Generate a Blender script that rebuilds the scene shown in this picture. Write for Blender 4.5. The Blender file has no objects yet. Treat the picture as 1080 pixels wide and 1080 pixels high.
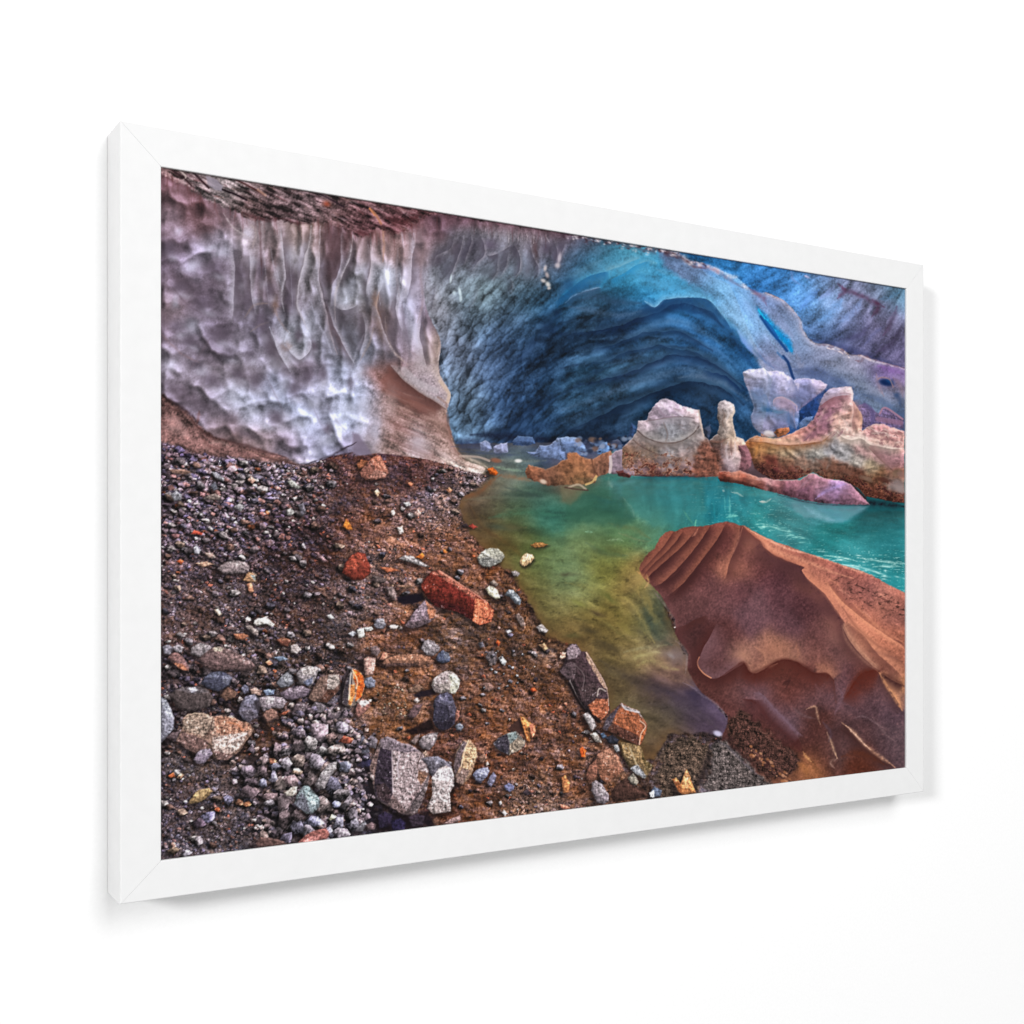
import numpy as np, math, random
# ------------------------------------------------------------------ painter
# The print inside the frame is a flat picture. It is painted here in code on
# a numpy canvas (noise, brush strokes, facets) and carried by the print's own mesh.
S = 1.5
X0, Y0, X1, Y1 = 160.0, 165.0, 962.0, 915.0
W, H = int((X1 - X0) * S), int((Y1 - Y0) * S)
GX, GY = np.meshgrid((np.arange(W, dtype=np.float32) + .5) / S + X0, (np.arange(H, dtype=np.float32) + .5) / S + Y0)
IMG = np.zeros((H, W, 3), np.float32)

def _tab(seed):
    r = np.random.RandomState(seed)
    a = r.rand(256, 256).astype(np.float32) * 2 * np.pi
    return np.cos(a), np.sin(a)
_tabs = {}
def noise(x, y, seed=0):
    if seed not in _tabs: _tabs[seed] = _tab(seed)
    gx, gy = _tabs[seed]
    xi = np.floor(x).astype(np.int32); yi = np.floor(y).astype(np.int32)
    fx = (x - xi).astype(np.float32); fy = (y - yi).astype(np.float32)
    u = fx * fx * fx * (fx * (fx * 6 - 15) + 10); v = fy * fy * fy * (fy * (fy * 6 - 15) + 10)
    xa, xb, ya, yb = xi & 255, (xi + 1) & 255, yi & 255, (yi + 1) & 255
    d = lambda X, Y, a, b: gx[Y, X] * a + gy[Y, X] * b
    n0 = d(xa, ya, fx, fy) * (1 - u) + d(xb, ya, fx - 1, fy) * u
    n1 = d(xa, yb, fx, fy - 1) * (1 - u) + d(xb, yb, fx - 1, fy - 1) * u
    return (n0 * (1 - v) + n1 * v) * 1.5
def fbm(x, y, octv=4, seed=0, gain=.5):
    s = 0; a = 1; t = 0
    for i in range(octv):
        s = s + a * noise(x, y, seed + i); t += a; a *= gain; x = x * 2.03 + 7.1; y = y * 2.03 + 3.7
    return s / t
def worley(x, y, seed=0, jit=.9):
    r = np.random.RandomState(seed)
    px = ((r.rand(256, 256) - .5) * jit + .5).astype(np.float32); py = ((r.rand(256, 256) - .5) * jit + .5).astype(np.float32)
    ident = r.rand(256, 256).astype(np.float32)
    xi = np.floor(x).astype(np.int32); yi = np.floor(y).astype(np.int32)
    f1 = np.full(x.shape, 9., np.float32); f2 = f1.copy(); bid = np.zeros(x.shape, np.float32); bx = bid.copy(); by = bid.copy()
    for j in (-1, 0, 1):
        for i in (-1, 0, 1):
            cx = (xi + i) & 255; cy = (yi + j) & 255
            dx = x - (xi + i + px[cy, cx]); dy = y - (yi + j + py[cy, cx])
            d = dx * dx + dy * dy
            m = d < f1
            f2 = np.where(m, f1, np.minimum(f2, d))
            bid = np.where(m, ident[cy, cx], bid); bx = np.where(m, dx, bx); by = np.where(m, dy, by); f1 = np.where(m, d, f1)
    return np.sqrt(f1), np.sqrt(f2), bid, bx, by
def sstep(a, b, x):
    t = np.clip((x - a) / (b - a), 0, 1); return t * t * (3 - 2 * t)
def bilin(a, h, w):
    ys = np.linspace(0, a.shape[0] - 1, h); xs = np.linspace(0, a.shape[1] - 1, w)
    yi = np.minimum(ys.astype(int), a.shape[0] - 2); xi = np.minimum(xs.astype(int), a.shape[1] - 2)
    fy = (ys - yi).reshape(-1, 1); fx = (xs - xi).reshape(1, -1)
    if a.ndim == 3: fy = fy[..., None]; fx = fx[..., None]
    p, q = a[yi], a[yi + 1]
    return ((p[:, xi] * (1 - fx) + p[:, xi + 1] * fx) * (1 - fy) + (q[:, xi] * (1 - fx) + q[:, xi + 1] * fx) * fy).astype(np.float32)
def blur(a, s):
    s = s * S
    if s < .3: return a
    r = int(s * 3) + 1; k = np.exp(-.5 * (np.arange(-r, r + 1) / s) ** 2); k /= k.sum()
    for ax in (0, 1):
        pad = [(0, 0)] * a.ndim; pad[ax] = (r, r)
        p = np.pad(a, pad, mode='edge'); o = np.zeros_like(a)
        for i, kk in enumerate(k):
            sl = [slice(None)] * a.ndim; sl[ax] = slice(i, i + a.shape[ax]); o += kk * p[tuple(sl)]
        a = o
    return a
def field(pts, sig=20, n=5):
    """smooth field through control points (x, y, v...)"""
    p = np.array(pts, np.float32)
    gw, gh = int((X1 - X0) / n) + 2, int((Y1 - Y0) / n) + 2
    gx, gy = np.meshgrid(np.linspace(X0, X1, gw), np.linspace(Y0, Y1, gh))
    num = np.zeros((gh, gw, p.shape[1] - 2), np.float32); den = np.zeros((gh, gw, 1), np.float32)
    for q in p:
        d2 = (gx - q[0]) ** 2 + (gy - q[1]) ** 2
        w = (np.exp(-d2 / (2 * sig * sig)) + 1e-3 * np.exp(-d2 / (2 * (3.2 * sig) ** 2)) + 1e-9 / (1 + d2 * 1e-4))[..., None]
        num += w * q[2:]; den += w
    return bilin(num / den, H, W)
def remap(a, dx, dy):
    """sample a with an offset in photo px"""
    jx = np.clip(((GX + dx - X0) * S - .5), 0, W - 1.01); jy = np.clip(((GY + dy - Y0) * S - .5), 0, H - 1.01)
    xi = jx.astype(np.int32); yi = jy.astype(np.int32); fx = jx - xi; fy = jy - yi
    if a.ndim == 3: fx = fx[..., None]; fy = fy[..., None]
    return (a[yi, xi] * (1 - fx) + a[yi, xi + 1] * fx) * (1 - fy) + (a[yi + 1, xi] * (1 - fx) + a[yi + 1, xi + 1] * fx) * fy
def box(x0, y0, x1, y1):
    a = max(0, int((x0 - X0) * S)); b = min(W, int((x1 - X0) * S) + 2); c = max(0, int((y0 - Y0) * S)); d = min(H, int((y1 - Y0) * S) + 2)
    return (slice(c, max(c, d)), slice(a, max(a, b)))
_jx = _jy = None
def jitxy(sl, amp, fr, seed):
    x, y = GX[sl], GY[sl]
    if amp <= 0: return x, y
    return (x + amp * fbm(x * fr, y * fr, 3, seed), y + amp * fbm(x * fr + 31.7, y * fr + 11.3, 3, seed + 5))
def smooth(pts, k=6, closed=False):
    """Catmull-Rom resample"""
    p = np.array(pts, np.float64); n = len(p); out = []
    if n < 3: return [tuple(q) for q in p]
    rng = range(n if closed else n - 1)
    for i in rng:
        g = lambda j: p[j % n] if closed else p[min(max(j, 0), n - 1)]
        a, b, c, d = g(i - 1), g(i), g(i + 1), g(i + 2)
        for t in np.arange(k) / k:
            out.append(.5 * (2 * b + (c - a) * t + (2 * a - 5 * b + 4 * c - d) * t * t + (3 * b - a - 3 * c + d) * t ** 3))
    if not closed: out.append(p[-1])
    return [tuple(q) for q in out]
def sdf(pts, x, y):
    p = np.asarray(pts, np.float32); n = len(p)
    d2 = np.full(x.shape, 1e12, np.float32); ins = np.zeros(x.shape, bool)
    for i in range(n):
        ax, ay = p[i]; bx, by = p[(i + 1) % n]; ex, ey = bx - ax, by - ay
        L = ex * ex + ey * ey + 1e-9
        t = np.clip(((x - ax) * ex + (y - ay) * ey) / L, 0, 1)
        d2 = np.minimum(d2, (x - ax - t * ex) ** 2 + (y - ay - t * ey) ** 2)
        if ay != by:
            ins ^= ((ay > y) != (by > y)) & (x < ex * (y - ay) / (by - ay) + ax)
    d = np.sqrt(d2); return np.where(ins, d, -d)
def poly(pts, soft=.7, jit=0, fr=.15, seed=1, sm=0, full=True):
    """mask of a polygon (1 inside). returns (slice, mask, signed distance)"""
    if sm: pts = smooth(pts, sm, True)
    xs = [q[0] for q in pts]; ys = [q[1] for q in pts]; m = soft * 2 + jit + 1
    sl = box(min(xs) - m, min(ys) - m, max(xs) + m, max(ys) + m)
    x, y = jitxy(sl, jit, fr, seed)
    d = sdf(pts, x, y)
    return sl, sstep(-soft, soft, d), d
def full(slm):
    o = np.zeros((H, W), np.float32); o[slm[0]] = slm[1]; return o
def mix(sl, m, col):
    m = m[..., None]; IMG[sl] = IMG[sl] * (1 - m) + np.asarray(col, np.float32) * m
ALL = (slice(0, H), slice(0, W))
def stroke(pts, w, col, a=1., soft=.6, jit=0, fr=.12, seed=3, mode='mix', sm=5, mask=None, taper=0, brk=0):
    """brush stroke along a polyline; w = width or (w0, w1). soft = share of the half width that fades"""
    if sm and len(pts) > 2: pts = smooth(pts, sm)
    jit *= .5; fr *= .6
    w0, w1 = (w if isinstance(w, tuple) else (w, w))
    if soft >= 1: w0, w1, a, taper = w0 * 1.45 + .4, w1 * 1.45 + .4, a * .9, taper or .22
    xs = [q[0] for q in pts]; ys = [q[1] for q in pts]; m = max(w0, w1) + jit + 1
    sl = box(min(xs) - m, min(ys) - m, max(xs) + m, max(ys) + m)
    if GX[sl].size == 0: return
    x, y = jitxy(sl, jit, fr, seed)
    best = np.full(x.shape, 1e9, np.float32); tt = np.zeros(x.shape, np.float32)
    lens = [math.hypot(pts[i + 1][0] - pts[i][0], pts[i + 1][1] - pts[i][1]) for i in range(len(pts) - 1)]; tot = sum(lens) or 1; acc = 0
    for i in range(len(pts) - 1):
        ax, ay = pts[i]; ex, ey = pts[i + 1][0] - ax, pts[i + 1][1] - ay; L = ex * ex + ey * ey + 1e-9
        t = np.clip(((x - ax) * ex + (y - ay) * ey) / L, 0, 1)
        d = (x - ax - t * ex) ** 2 + (y - ay - t * ey) ** 2
        mm = d < best; best = np.where(mm, d, best); tt = np.where(mm, (acc + t * lens[i]) / tot, tt); acc += lens[i]
    ww = (w0 + (w1 - w0) * tt) * .5
    if taper: ww = ww * np.clip(np.minimum(tt, 1 - tt) / taper, .3 if soft >= 1 else .15, 1)
    d = np.sqrt(best)
    mk = a * (np.exp(-2.6 * (d / (ww + .15)) ** 2) if soft >= 1 else 1 - sstep(ww * (1 - soft), ww + .35, d))
    if soft >= 1: mk = mk * (.78 + .22 * np.clip(GR2[sl], -1.5, 1.5) * .6 + .1 * GR1[sl])
    mk = np.clip(mk, 0, 1)
    if brk: mk = mk * sstep(-.25, .35, noise(x * brk, y * brk, seed + 40) + .1)
    if mask is not None: mk = mk * mask[sl]
    if mode == 'mix': mix(sl, mk, col)
    elif mode == 'mul': IMG[sl] *= 1 - mk[..., None] * (1 - np.asarray(col, np.float32) / 255)
    else: IMG[sl] += mk[..., None] * np.asarray(col, np.float32)
def fold(pts, w, col, a=.8, side=1, mask=None, sm=6, jit=.6, seed=17, p=1., ends=.15):
    """one-sided shade: crisp along the line, fading away from it on one side (side 1 = right hand of the direction of travel)"""
    if sm and len(pts) > 2: pts = smooth(pts, sm)
    xs = [q[0] for q in pts]; ys = [q[1] for q in pts]; m = w * 2 + 2
    sl = box(min(xs) - m, min(ys) - m, max(xs) + m, max(ys) + m)
    if GX[sl].size == 0: return
    x, y = jitxy(sl, jit, .12 if jit < 1 else .04, seed)
    best = np.full(x.shape, 1e9, np.float32); sg = np.zeros(x.shape, np.float32); tt = sg.copy(); n = len(pts) - 1
    for i in range(n):
        ax, ay = pts[i]; ex, ey = pts[i + 1][0] - ax, pts[i + 1][1] - ay; L = ex * ex + ey * ey + 1e-9
        t = np.clip(((x - ax) * ex + (y - ay) * ey) / L, 0, 1)
        d = (x - ax - t * ex) ** 2 + (y - ay - t * ey) ** 2; cr = ex * (y - ay) - ey * (x - ax)
        mm = d < best; best = np.where(mm, d, best); sg = np.where(mm, np.sign(cr), sg); tt = np.where(mm, (i + t) / n, tt)
    d = np.sqrt(best) * sg * side
    mk = a * sstep(-.6, .6, d) * np.exp(-(np.maximum(d, 0) / w) ** 2 * p) * np.clip(np.minimum(tt, 1 - tt) / ends, 0, 1) ** .7
    mk = mk * np.clip(1 + .08 * GR1[sl] + .06 * GR2[sl], .5, 1.3)
    if mask is not None: mk = mk * mask[sl]
    mix(sl, np.clip(mk, 0, 1), col)
def cup(x, y, rx, ry, ang, dark, light, a=.7, mask=None, lit=60, seed=19):
    """a scallop in ice: dark under its upper lip, pale on its lower one"""
    r = max(rx, ry) * 1.4 + 2; sl = box(x - r, y - r, x + r, y + r)
    if GX[sl].size == 0: return
    gx, gy = jitxy(sl, rx * .35, .06, seed); c, s = math.cos(math.radians(ang)), math.sin(math.radians(ang))
    u = ((gx - x) * c + (gy - y) * s) / rx; v = (-(gx - x) * s + (gy - y) * c) / ry; rho = np.sqrt(u * u + v * v)
    lu = math.cos(math.radians(lit)); lv = math.sin(math.radians(lit)); t = sstep(-.75, .95, (gx - x) / rx * lu * .9 + (gy - y) / ry * lv)
    t = np.clip(t + .10 * GR1[sl] + .08 * GR2[sl], 0, 1)
    mk = a * (1 - sstep(.72, 1.12, rho)) * (.55 + .45 * np.abs(t * 2 - 1))
    if mask is not None: mk = mk * mask[sl]
    f = np.array(dark, np.float32) * (1 - t[..., None]) + np.array(light, np.float32) * t[..., None]
    IMG[sl] = IMG[sl] * (1 - mk[..., None]) + f * mk[..., None]
def dab(x, y, rx, ry, ang, col, a=.6, mask=None, mode='mix', jit=0, seed=9, p=1.):
    r = max(rx, ry) * 2.2 + jit
    sl = box(x - r, y - r, x + r, y + r)
    if GX[sl].size == 0: return
    gx, gy = jitxy(sl, jit, .12, seed)
    c, s = math.cos(math.radians(ang)), math.sin(math.radians(ang))
    u = ((gx - x) * c + (gy - y) * s) / rx; v = (-(gx - x) * s + (gy - y) * c) / ry
    mk = a * np.exp(-(u * u + v * v) ** p)
    if mask is not None: mk = mk * mask[sl]
    if mode == 'mix': mix(sl, mk, col)
    else: IMG[sl] += mk[..., None] * np.asarray(col, np.float32)
def lic(src, ang, L=14, step=.8):
    """smear src along the angle field (radians), L px each way"""
    c, s = np.cos(ang), np.sin(ang); acc = src.copy(); n = 1
    for sg in (1, -1):
        px = np.zeros((H, W), np.float32); py = px.copy()
        for k in range(int(L / step)):
            jx = np.clip(((GX + px - X0) * S).astype(np.int32), 0, W - 1); jy = np.clip(((GY + py - Y0) * S).astype(np.int32), 0, H - 1)
            px = px + sg * step * c[jy, jx]; py = py + sg * step * s[jy, jx]
            jx = np.clip(((GX + px - X0) * S).astype(np.int32), 0, W - 1); jy = np.clip(((GY + py - Y0) * S).astype(np.int32), 0, H - 1)
            acc = acc + src[jy, jx]; n += 1
    return acc / n
def norm(a): return (a - a.mean()) / (a.std() + 1e-6)
# ---------------------------------------------------------------- grain shared by the whole print
rs = np.random.RandomState(5)
GR = rs.randn(H, W).astype(np.float32)
GR1 = norm(blur(GR, .55)); GR2 = norm(blur(rs.randn(H, W).astype(np.float32), 1.1)); GR4 = norm(blur(rs.randn(H, W).astype(np.float32), 2.4))
def P(ox, oy, *q): return [(ox + q[i] / 5, oy + q[i + 1] / 5) for i in range(0, len(q), 2)]
def FD(a, sig=18, warp=6):
    f = field(a, sig)
    if warp: f = remap(f, warp * fbm(GX * .05, GY * .05, 3, 77), warp * fbm(GX * .05, GY * .05, 3, 87))
    return f
def lay(f, m, lum=1., hi=(48, 46, 48)):
    """put a colour field down through a mask, multiplied by a luminance"""
    if not np.isscalar(lum):
        L = lum[..., None]; f = np.where(L < 1, f * L, f * (1 + .5 * (L - 1)) + (L - 1) * np.array(hi, np.float32))
    mm = m[..., None]; IMG[:] = IMG * (1 - mm) + f * mm
# ---------------------------------------------------------------- direction of the streaks (degrees, y down)
ANG = [(170,200,40),(230,210,32),(300,215,25),(380,225,28),(440,232,60),(180,250,60),(180,330,60),(180,400,45),(250,260,80),(250,330,75),(250,420,40),(320,260,92),(320,330,85),(320,420,50),(380,280,95),(380,340,88),(380,420,60),(430,280,92),(440,350,85),(420,430,22),(450,450,24),(480,485,35),(460,400,60),
 (480,250,110),(520,260,115),(560,260,95),(480,290,125),(520,310,135),(480,340,120),(480,400,122),(500,440,125),(540,340,140),(540,400,130),(560,440,128),(580,350,145),(600,380,152),(600,430,148),(620,320,155),(640,290,150),(640,360,162),(650,400,158),(640,440,155),(690,340,170),(690,380,165),(690,300,185),(720,320,195),(740,340,215),(720,370,185),(760,370,222),(770,400,220),(740,420,200),(780,430,240),
 (700,270,20),(740,300,45),(770,330,52),(800,360,55),(830,340,48),(830,400,30),(880,390,15),(930,410,15),(900,430,20),
 (740,272,10),(800,285,150),(850,300,145),(880,330,142),(920,330,128),(900,360,130),(945,330,115),(945,370,125),
 (560,500,0),(540,540,5),(600,540,-6),(650,520,-8),(700,520,80),(760,530,85),(800,560,20),(880,560,5),(940,590,10),(640,570,5),(600,600,8),(650,620,30),(670,650,38),(640,680,25),(700,660,60),(690,700,15),(690,740,20),(740,740,30),
 (700,580,130),(730,600,128),(760,580,115),(800,600,60),(720,640,130),(760,650,120),(820,620,60),(880,620,38),(930,650,35),(860,590,28),(900,690,45),(940,720,50),(800,690,40),(840,720,50),(880,760,60),(920,770,45),(800,760,50),
 (250,500,25),(350,520,28),(250,600,15),(350,600,25),(430,540,25),(480,540,10),(430,620,18),(520,640,45),(250,700,8),(250,850,-5),(400,750,10),(540,740,48),(500,840,5),(620,780,45)]
_a = np.array(ANG, np.float32); _r = np.radians(_a[:, 2])
_f = field(np.stack([_a[:, 0], _a[:, 1], np.cos(2 * _r), np.sin(2 * _r)], 1), 22)
ANGF = .5 * np.arctan2(_f[..., 1], _f[..., 0]) + .25 * fbm(GX * .03, GY * .03, 3, 400)
GR6 = norm(blur(rs.randn(H, W).astype(np.float32), 3.4))
LF = norm(lic(GR2 + GR4 * .6, ANGF, 5, .7))               # fine streaks
LC = norm(lic(GR6 + .25 * GR2, ANGF, 15, .9))             # broad bands
def cups(sx, sy, deg, seed, warp=5, wf=.035):
    """scalloped ice: dimples with lit lower lips and pale crests between them"""
    c, s = math.cos(math.radians(deg)), math.sin(math.radians(deg)); x = GX + warp * fbm(GX * wf, GY * wf, 3, seed); y = GY + warp * fbm(GX * wf, GY * wf, 3, seed + 7)
    f1, f2, i, bx, by = worley((x * c + y * s) / sx, (-x * s + y * c) / sy, seed)
    return f1, f2 - f1, i, bx, by
# ================================================================ GROUND
G = [(175,480,98,82,90),(210,490,105,90,98),(250,505,112,98,106),(300,510,105,92,98),(200,540,92,78,88),(250,550,92,78,86),(300,560,70,52,56),(330,520,92,74,72),(360,500,78,52,50),(400,500,70,48,46),(440,500,72,46,44),(470,510,80,58,56),(350,540,62,44,44),(340,580,48,32,32),(300,600,50,36,36),(370,560,95,62,48),(390,530,74,52,46),(410,550,110,72,52),(400,590,112,88,80),(440,540,115,95,92),(480,530,125,108,104),(500,520,120,102,96),(440,580,112,74,56),(480,560,100,66,48),(500,590,98,64,44),(470,600,100,72,58),(540,640,82,58,44),(180,580,82,68,76),(230,590,70,56,58),(180,620,80,64,64),(180,650,84,66,64),(230,640,74,60,58),(270,640,72,56,54),(320,640,62,46,44),(360,620,80,62,58),(370,650,92,76,70),(210,670,82,64,60),(260,690,78,68,66),(300,690,72,58,52),(350,690,68,54,50),(190,720,70,58,60),(240,740,48,38,38),(180,760,66,56,56),(310,780,62,42,34),(290,790,60,42,32),(350,760,90,82,88),(340,800,112,104,112),(370,820,118,112,122),(310,830,98,90,98),(280,830,70,60,60),(200,810,76,64,60),(230,850,76,64,62),(190,850,70,60,64),(190,890,78,68,70),(240,880,78,68,68),(300,870,76,64,64),(340,870,98,88,92),(380,860,60,54,64),
 (400,630,95,74,68),(440,640,104,72,54),(410,670,104,68,48),(480,680,88,66,52),(430,700,98,68,50),(420,740,104,72,50),(400,760,100,68,46),(500,720,92,64,48),(540,700,88,60,44),(560,680,88,66,48),(580,700,84,58,42),(520,760,102,68,48),(560,760,96,64,46),(600,770,92,62,46),(480,780,88,58,44),(500,830,92,60,42),(540,810,90,58,42),(560,840,108,84,68),(590,820,96,64,46),(620,800,92,64,48),(470,870,90,56,38),(440,870,60,44,40),(410,880,50,42,48),(650,820,86,62,48),(690,800,70,56,50),(730,800,68,54,52),(760,820,78,68,66),(790,780,60,44,44),(850,815,70,40,28)]
gf = FD(G, 17, 8)
def gravel(sc, seed, asp=.72, rot=None):
    x, y = GX + sc * .5 * fbm(GX * 1.1 / sc, GY * 1.1 / sc, 3, seed, .7), GY + sc * .5 * fbm(GX * 1.1 / sc, GY * 1.1 / sc, 3, seed + 3, .7)
    if rot is not None: x, y = x * math.cos(rot) + y * math.sin(rot), -x * math.sin(rot) + y * math.cos(rot)
    f1, f2, i, bx, by = worley(x / sc, y / (sc * asp), seed)
    e = sstep(.02, .3, f2 - f1)
    return e * np.clip(.82 + 1.15 * (.55 * bx - .8 * by), .25, 1.8) * (.55 + .9 * i), i, e
g1, i1, e1 = gravel(2.3, 11); g2, i2, e2 = gravel(4.4, 12, .7, .25); g3, i3, e3 = gravel(8.2, 13, .7, .3)
den = field([(180,490,.6,.3),(250,510,.9,.45),(310,520,.8,.3),(230,560,.7,.25),(200,600,.5,.2),(330,580,.35,.1),(370,540,.45,.1),(420,500,.1,0),(440,490,.05,0),(470,530,.6,.1),(450,560,.5,.1),(400,600,.5,.1),(200,640,.25,.05),(300,640,.45,.15),(350,640,.4,.1),(200,690,.6,.4),(270,690,.7,.3),(240,740,.6,.4),(340,740,.8,.6),(340,800,.9,.8),(360,850,.9,.9),(300,840,.6,.5),(220,830,.4,.15),(200,880,.4,.15),(290,785,.2,0),(420,650,.4,.1),(420,720,.2,.05),(480,660,.35,.15),(520,700,.35,.2),(540,760,.3,.25),(480,740,.25,.1),(580,720,.4,.3),(600,790,.35,.3),(500,840,.35,.2),(560,850,.5,.1),(400,770,.3,.1),(500,590,.1,0),(520,620,.25,.05),(700,800,.4,.1),(760,820,.6,.1)], 24)
big = fbm(GX * .045, GY * .06, 4, 21)
warm = fbm(GX * .03, GY * .05, 3, 31)
sel2 = sstep(.35, .8, i2 * .75 + den[..., 0] * .7 - .12 + .25 * big); sel3 = sstep(.55, .8, i3 * .6 + den[..., 1] * .75 + .1 * big)
dirt = fbm(GX * .2, GY * .28, 4, 25, .8)
lum = .90 + .07 * g1 + .13 * GR1 + .8 * dirt + .42 * big - .35 * sstep(.2, .6, fbm(GX * .13, GY * .17, 3, 28, .7))
lum = lum * (1 - sel2) + sel2 * (.30 + .88 * g2) * (1 + .10 * GR1)
lum = lum * (1 - sel3) + sel3 * (.32 + .9 * g3) * (1 + .13 * GR1)
HT = fbm(GX * .16, GY * .22, 5, 26, .68); EMB = np.clip(norm(HT - remap(HT, 1.3, -1.)), -2.6, 2.6)
H2 = fbm(GX * .085 + .6 * fbm(GX * .08, GY * .1, 2, 36), GY * .125, 5, 37, .64); E2 = norm(H2 - remap(H2, 2., -1.7)); E2 = np.clip(.6 * E2 + .5 * EMB, -1.9, 2.5)
pit = sstep(.12, .34, -H2 + .12 * HT)
dl = (.93 + .30 * E2 + .35 * big + .10 * GR1) * (1 - .55 * pit)
slope = field([(200,500,0),(300,500,0),(380,510,.5),(430,495,.8),(470,530,.2),(500,520,.1),(200,560,0),(300,560,.2),(345,580,.7),(200,610,.3),(230,650,.3),(290,640,.2),(350,640,.4),(400,550,.9),(400,600,.3),(450,570,.8),(400,650,.4),(440,660,1),(500,610,1),(540,650,.9),(300,690,.2),(210,700,.3),(320,740,0),(290,780,.9),(400,720,.8),(420,680,.9),(460,740,1),(520,700,.8),(580,720,.8),(540,770,1),(610,790,.9),(480,860,1),(560,850,.4),(230,800,.3),(220,860,.2),(340,830,0),(640,840,.9)], 24)[..., 0]
sl_ = np.clip(slope + .25 * fbm(GX * .06, GY * .06, 3, 39), 0, 1)
lum = lum * (1 - sl_ * .85) + sl_ * .85 * dl
lum = lum * (1 + .13 * LC + .08 * LF)
lum = .15 + .93 * np.clip(lum, .05, 2.4) + .16 * EMB * (1 - .6 * np.maximum(sel2, sel3)) * (1 - sl_)
chroma = gf.mean(2, keepdims=True)
tint = (i2[..., None] - .5) * np.array([-10, 0, 16], np.float32) + (warm[..., None]) * np.array([12, -1, -12], np.float32) + (i1[..., None] - .5) * np.array([6, 0, -4], np.float32)
spark = (1 - sl_) * sstep(.965, .995, i1) * e1 * sstep(-.2,.5,big+.2*GR4)
gf = gf * np.array([1.12, 1.08, 1.13], np.float32)
lay(gf + tint, np.ones((H, W), np.float32), lum)
IMG[:] = IMG * (1 - .65 * spark[..., None]) + .65 * spark[..., None] * np.array([195, 178, 170], np.float32)
red = sstep(.985, .995, i2) * sel2 * e2
IMG[:] = IMG * (1 - .6 * red[..., None]) + .6 * red[..., None] * np.array([175, 85, 55], np.float32) * np.clip(g2, .4, 1.4)[..., None]
# ================================================================ WATER
WT = [(500,490,112,128,115),(540,492,122,150,130),(520,505,120,105,85),(600,500,110,85,65),(490,472,40,48,75),(530,478,40,55,90),(570,480,60,80,110),(600,478,60,80,120),(530,520,66,82,74),(560,520,60,92,80),(500,520,90,75,65),(510,545,78,70,52),(580,545,52,112,98),(540,545,66,92,62),(620,540,52,104,86),(650,530,42,105,88),(660,515,65,110,105),(690,520,34,112,122),(720,530,22,112,128),(760,530,24,116,130),(790,545,45,140,145),(840,545,60,135,140),(880,560,32,122,124),(940,560,28,112,118),(900,590,52,140,145),(945,600,40,130,135),(930,540,24,82,88),(690,555,80,125,95),(720,552,60,128,120),(650,560,82,118,76),(620,570,104,128,84),(590,600,96,126,92),(605,625,118,138,95),(570,590,80,104,62),(550,575,76,88,48),(530,570,92,74,46),(560,610,94,90,50),(580,640,92,92,56),(640,600,106,112,58),(660,640,118,108,60),(675,612,140,120,70),(620,650,108,102,54),(600,660,112,98,62),(685,625,90,95,70),(692,640,50,64,54),(700,665,52,68,58),(640,680,94,88,50),(620,675,92,78,52),(655,690,110,100,64),(680,690,148,138,94),(710,690,122,105,92),(715,705,120,95,82),(640,710,72,66,50),(660,720,90,80,55),(700,715,92,72,66),(690,730,64,54,62),(720,735,58,50,68),(740,750,62,55,75),(700,750,80,80,65),(670,745,88,84,60),(745,768,82,70,88),(720,775,86,78,70),(680,765,98,90,62),(660,790,98,76,46),(690,780,85,72,58)]
wf = FD(WT, 15, 5)
wpts = [(470,462),(960,462),(960,640),(800,600),(700,640),(735,720),(770,760),(762,778),(740,772),(705,775),(690,800),(672,805),(655,795),(650,775),(645,758),(640,735),(622,700),(607,680),(590,676),(580,672),(572,660),(566,648),(560,636),(548,622),(545,612),(540,602),(530,598),(520,592),(514,582),(504,572),(495,560),(489,548),(485,536),(484,527),(495,520),(510,512),(518,502),(505,497),(488,488)]
WM = full(poly(wpts, 2.2, 4, .09, 41))
wf = wf * (np.array([1.0, .93, .93], np.float32) + np.array([.04, .05, .05], np.float32) * sstep(680, 800, GX)[..., None])
shal = field([(520,560,.6),(560,610,.9),(600,650,1),(640,640,1),(670,620,.9),(640,690,1),(690,690,.7),(660,760,.8),(700,760,.5),(580,560,.2),(620,540,.05),(700,520,0),(800,560,0),(600,600,.6),(740,740,.3)], 22)[..., 0]
wf = wf * (1 + shal * (.022 * EMB + .2 * fbm(GX * .11, GY * .16, 4, 47, .65) - .22 * sstep(.2, .5, fbm(GX * .09, GY * .16, 3, 48))))[..., None] + (shal * -2)[..., None]
wf = wf * (1 + .06 * shal)[..., None]
cau = 1 - np.abs(fbm(GX * .05 + .06 * GY, GY * .09 - .02 * GX, 3, 49, .55)) * 5; wf = wf + (shal * 11 * np.clip(cau, 0, 1) ** 2)[..., None] * np.array([1.1, 1., .55], np.float32)
l = 1 + .06 * LC + .03 * LF + .02 * GR1 + .12 * fbm(GX * .05, GY * .09, 3, 45)
lay(wf, WM, l)
# wet shore: brown shading along the edge
shore = WM * (1 - blur(WM, 7)) * sstep(740, 700, GX)
shore = np.clip(1.5 * shore * (.8 + .5 * fbm(GX * .12, GY * .12, 3, 46)), 0, .85)[..., None]; IMG[:] = IMG * (1 - shore) + shore * np.array([104, 76, 48], np.float32)
wet = (1 - WM) * blur(WM, 4)
IMG[:] *= 1 - .55 * wet[..., None]
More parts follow.
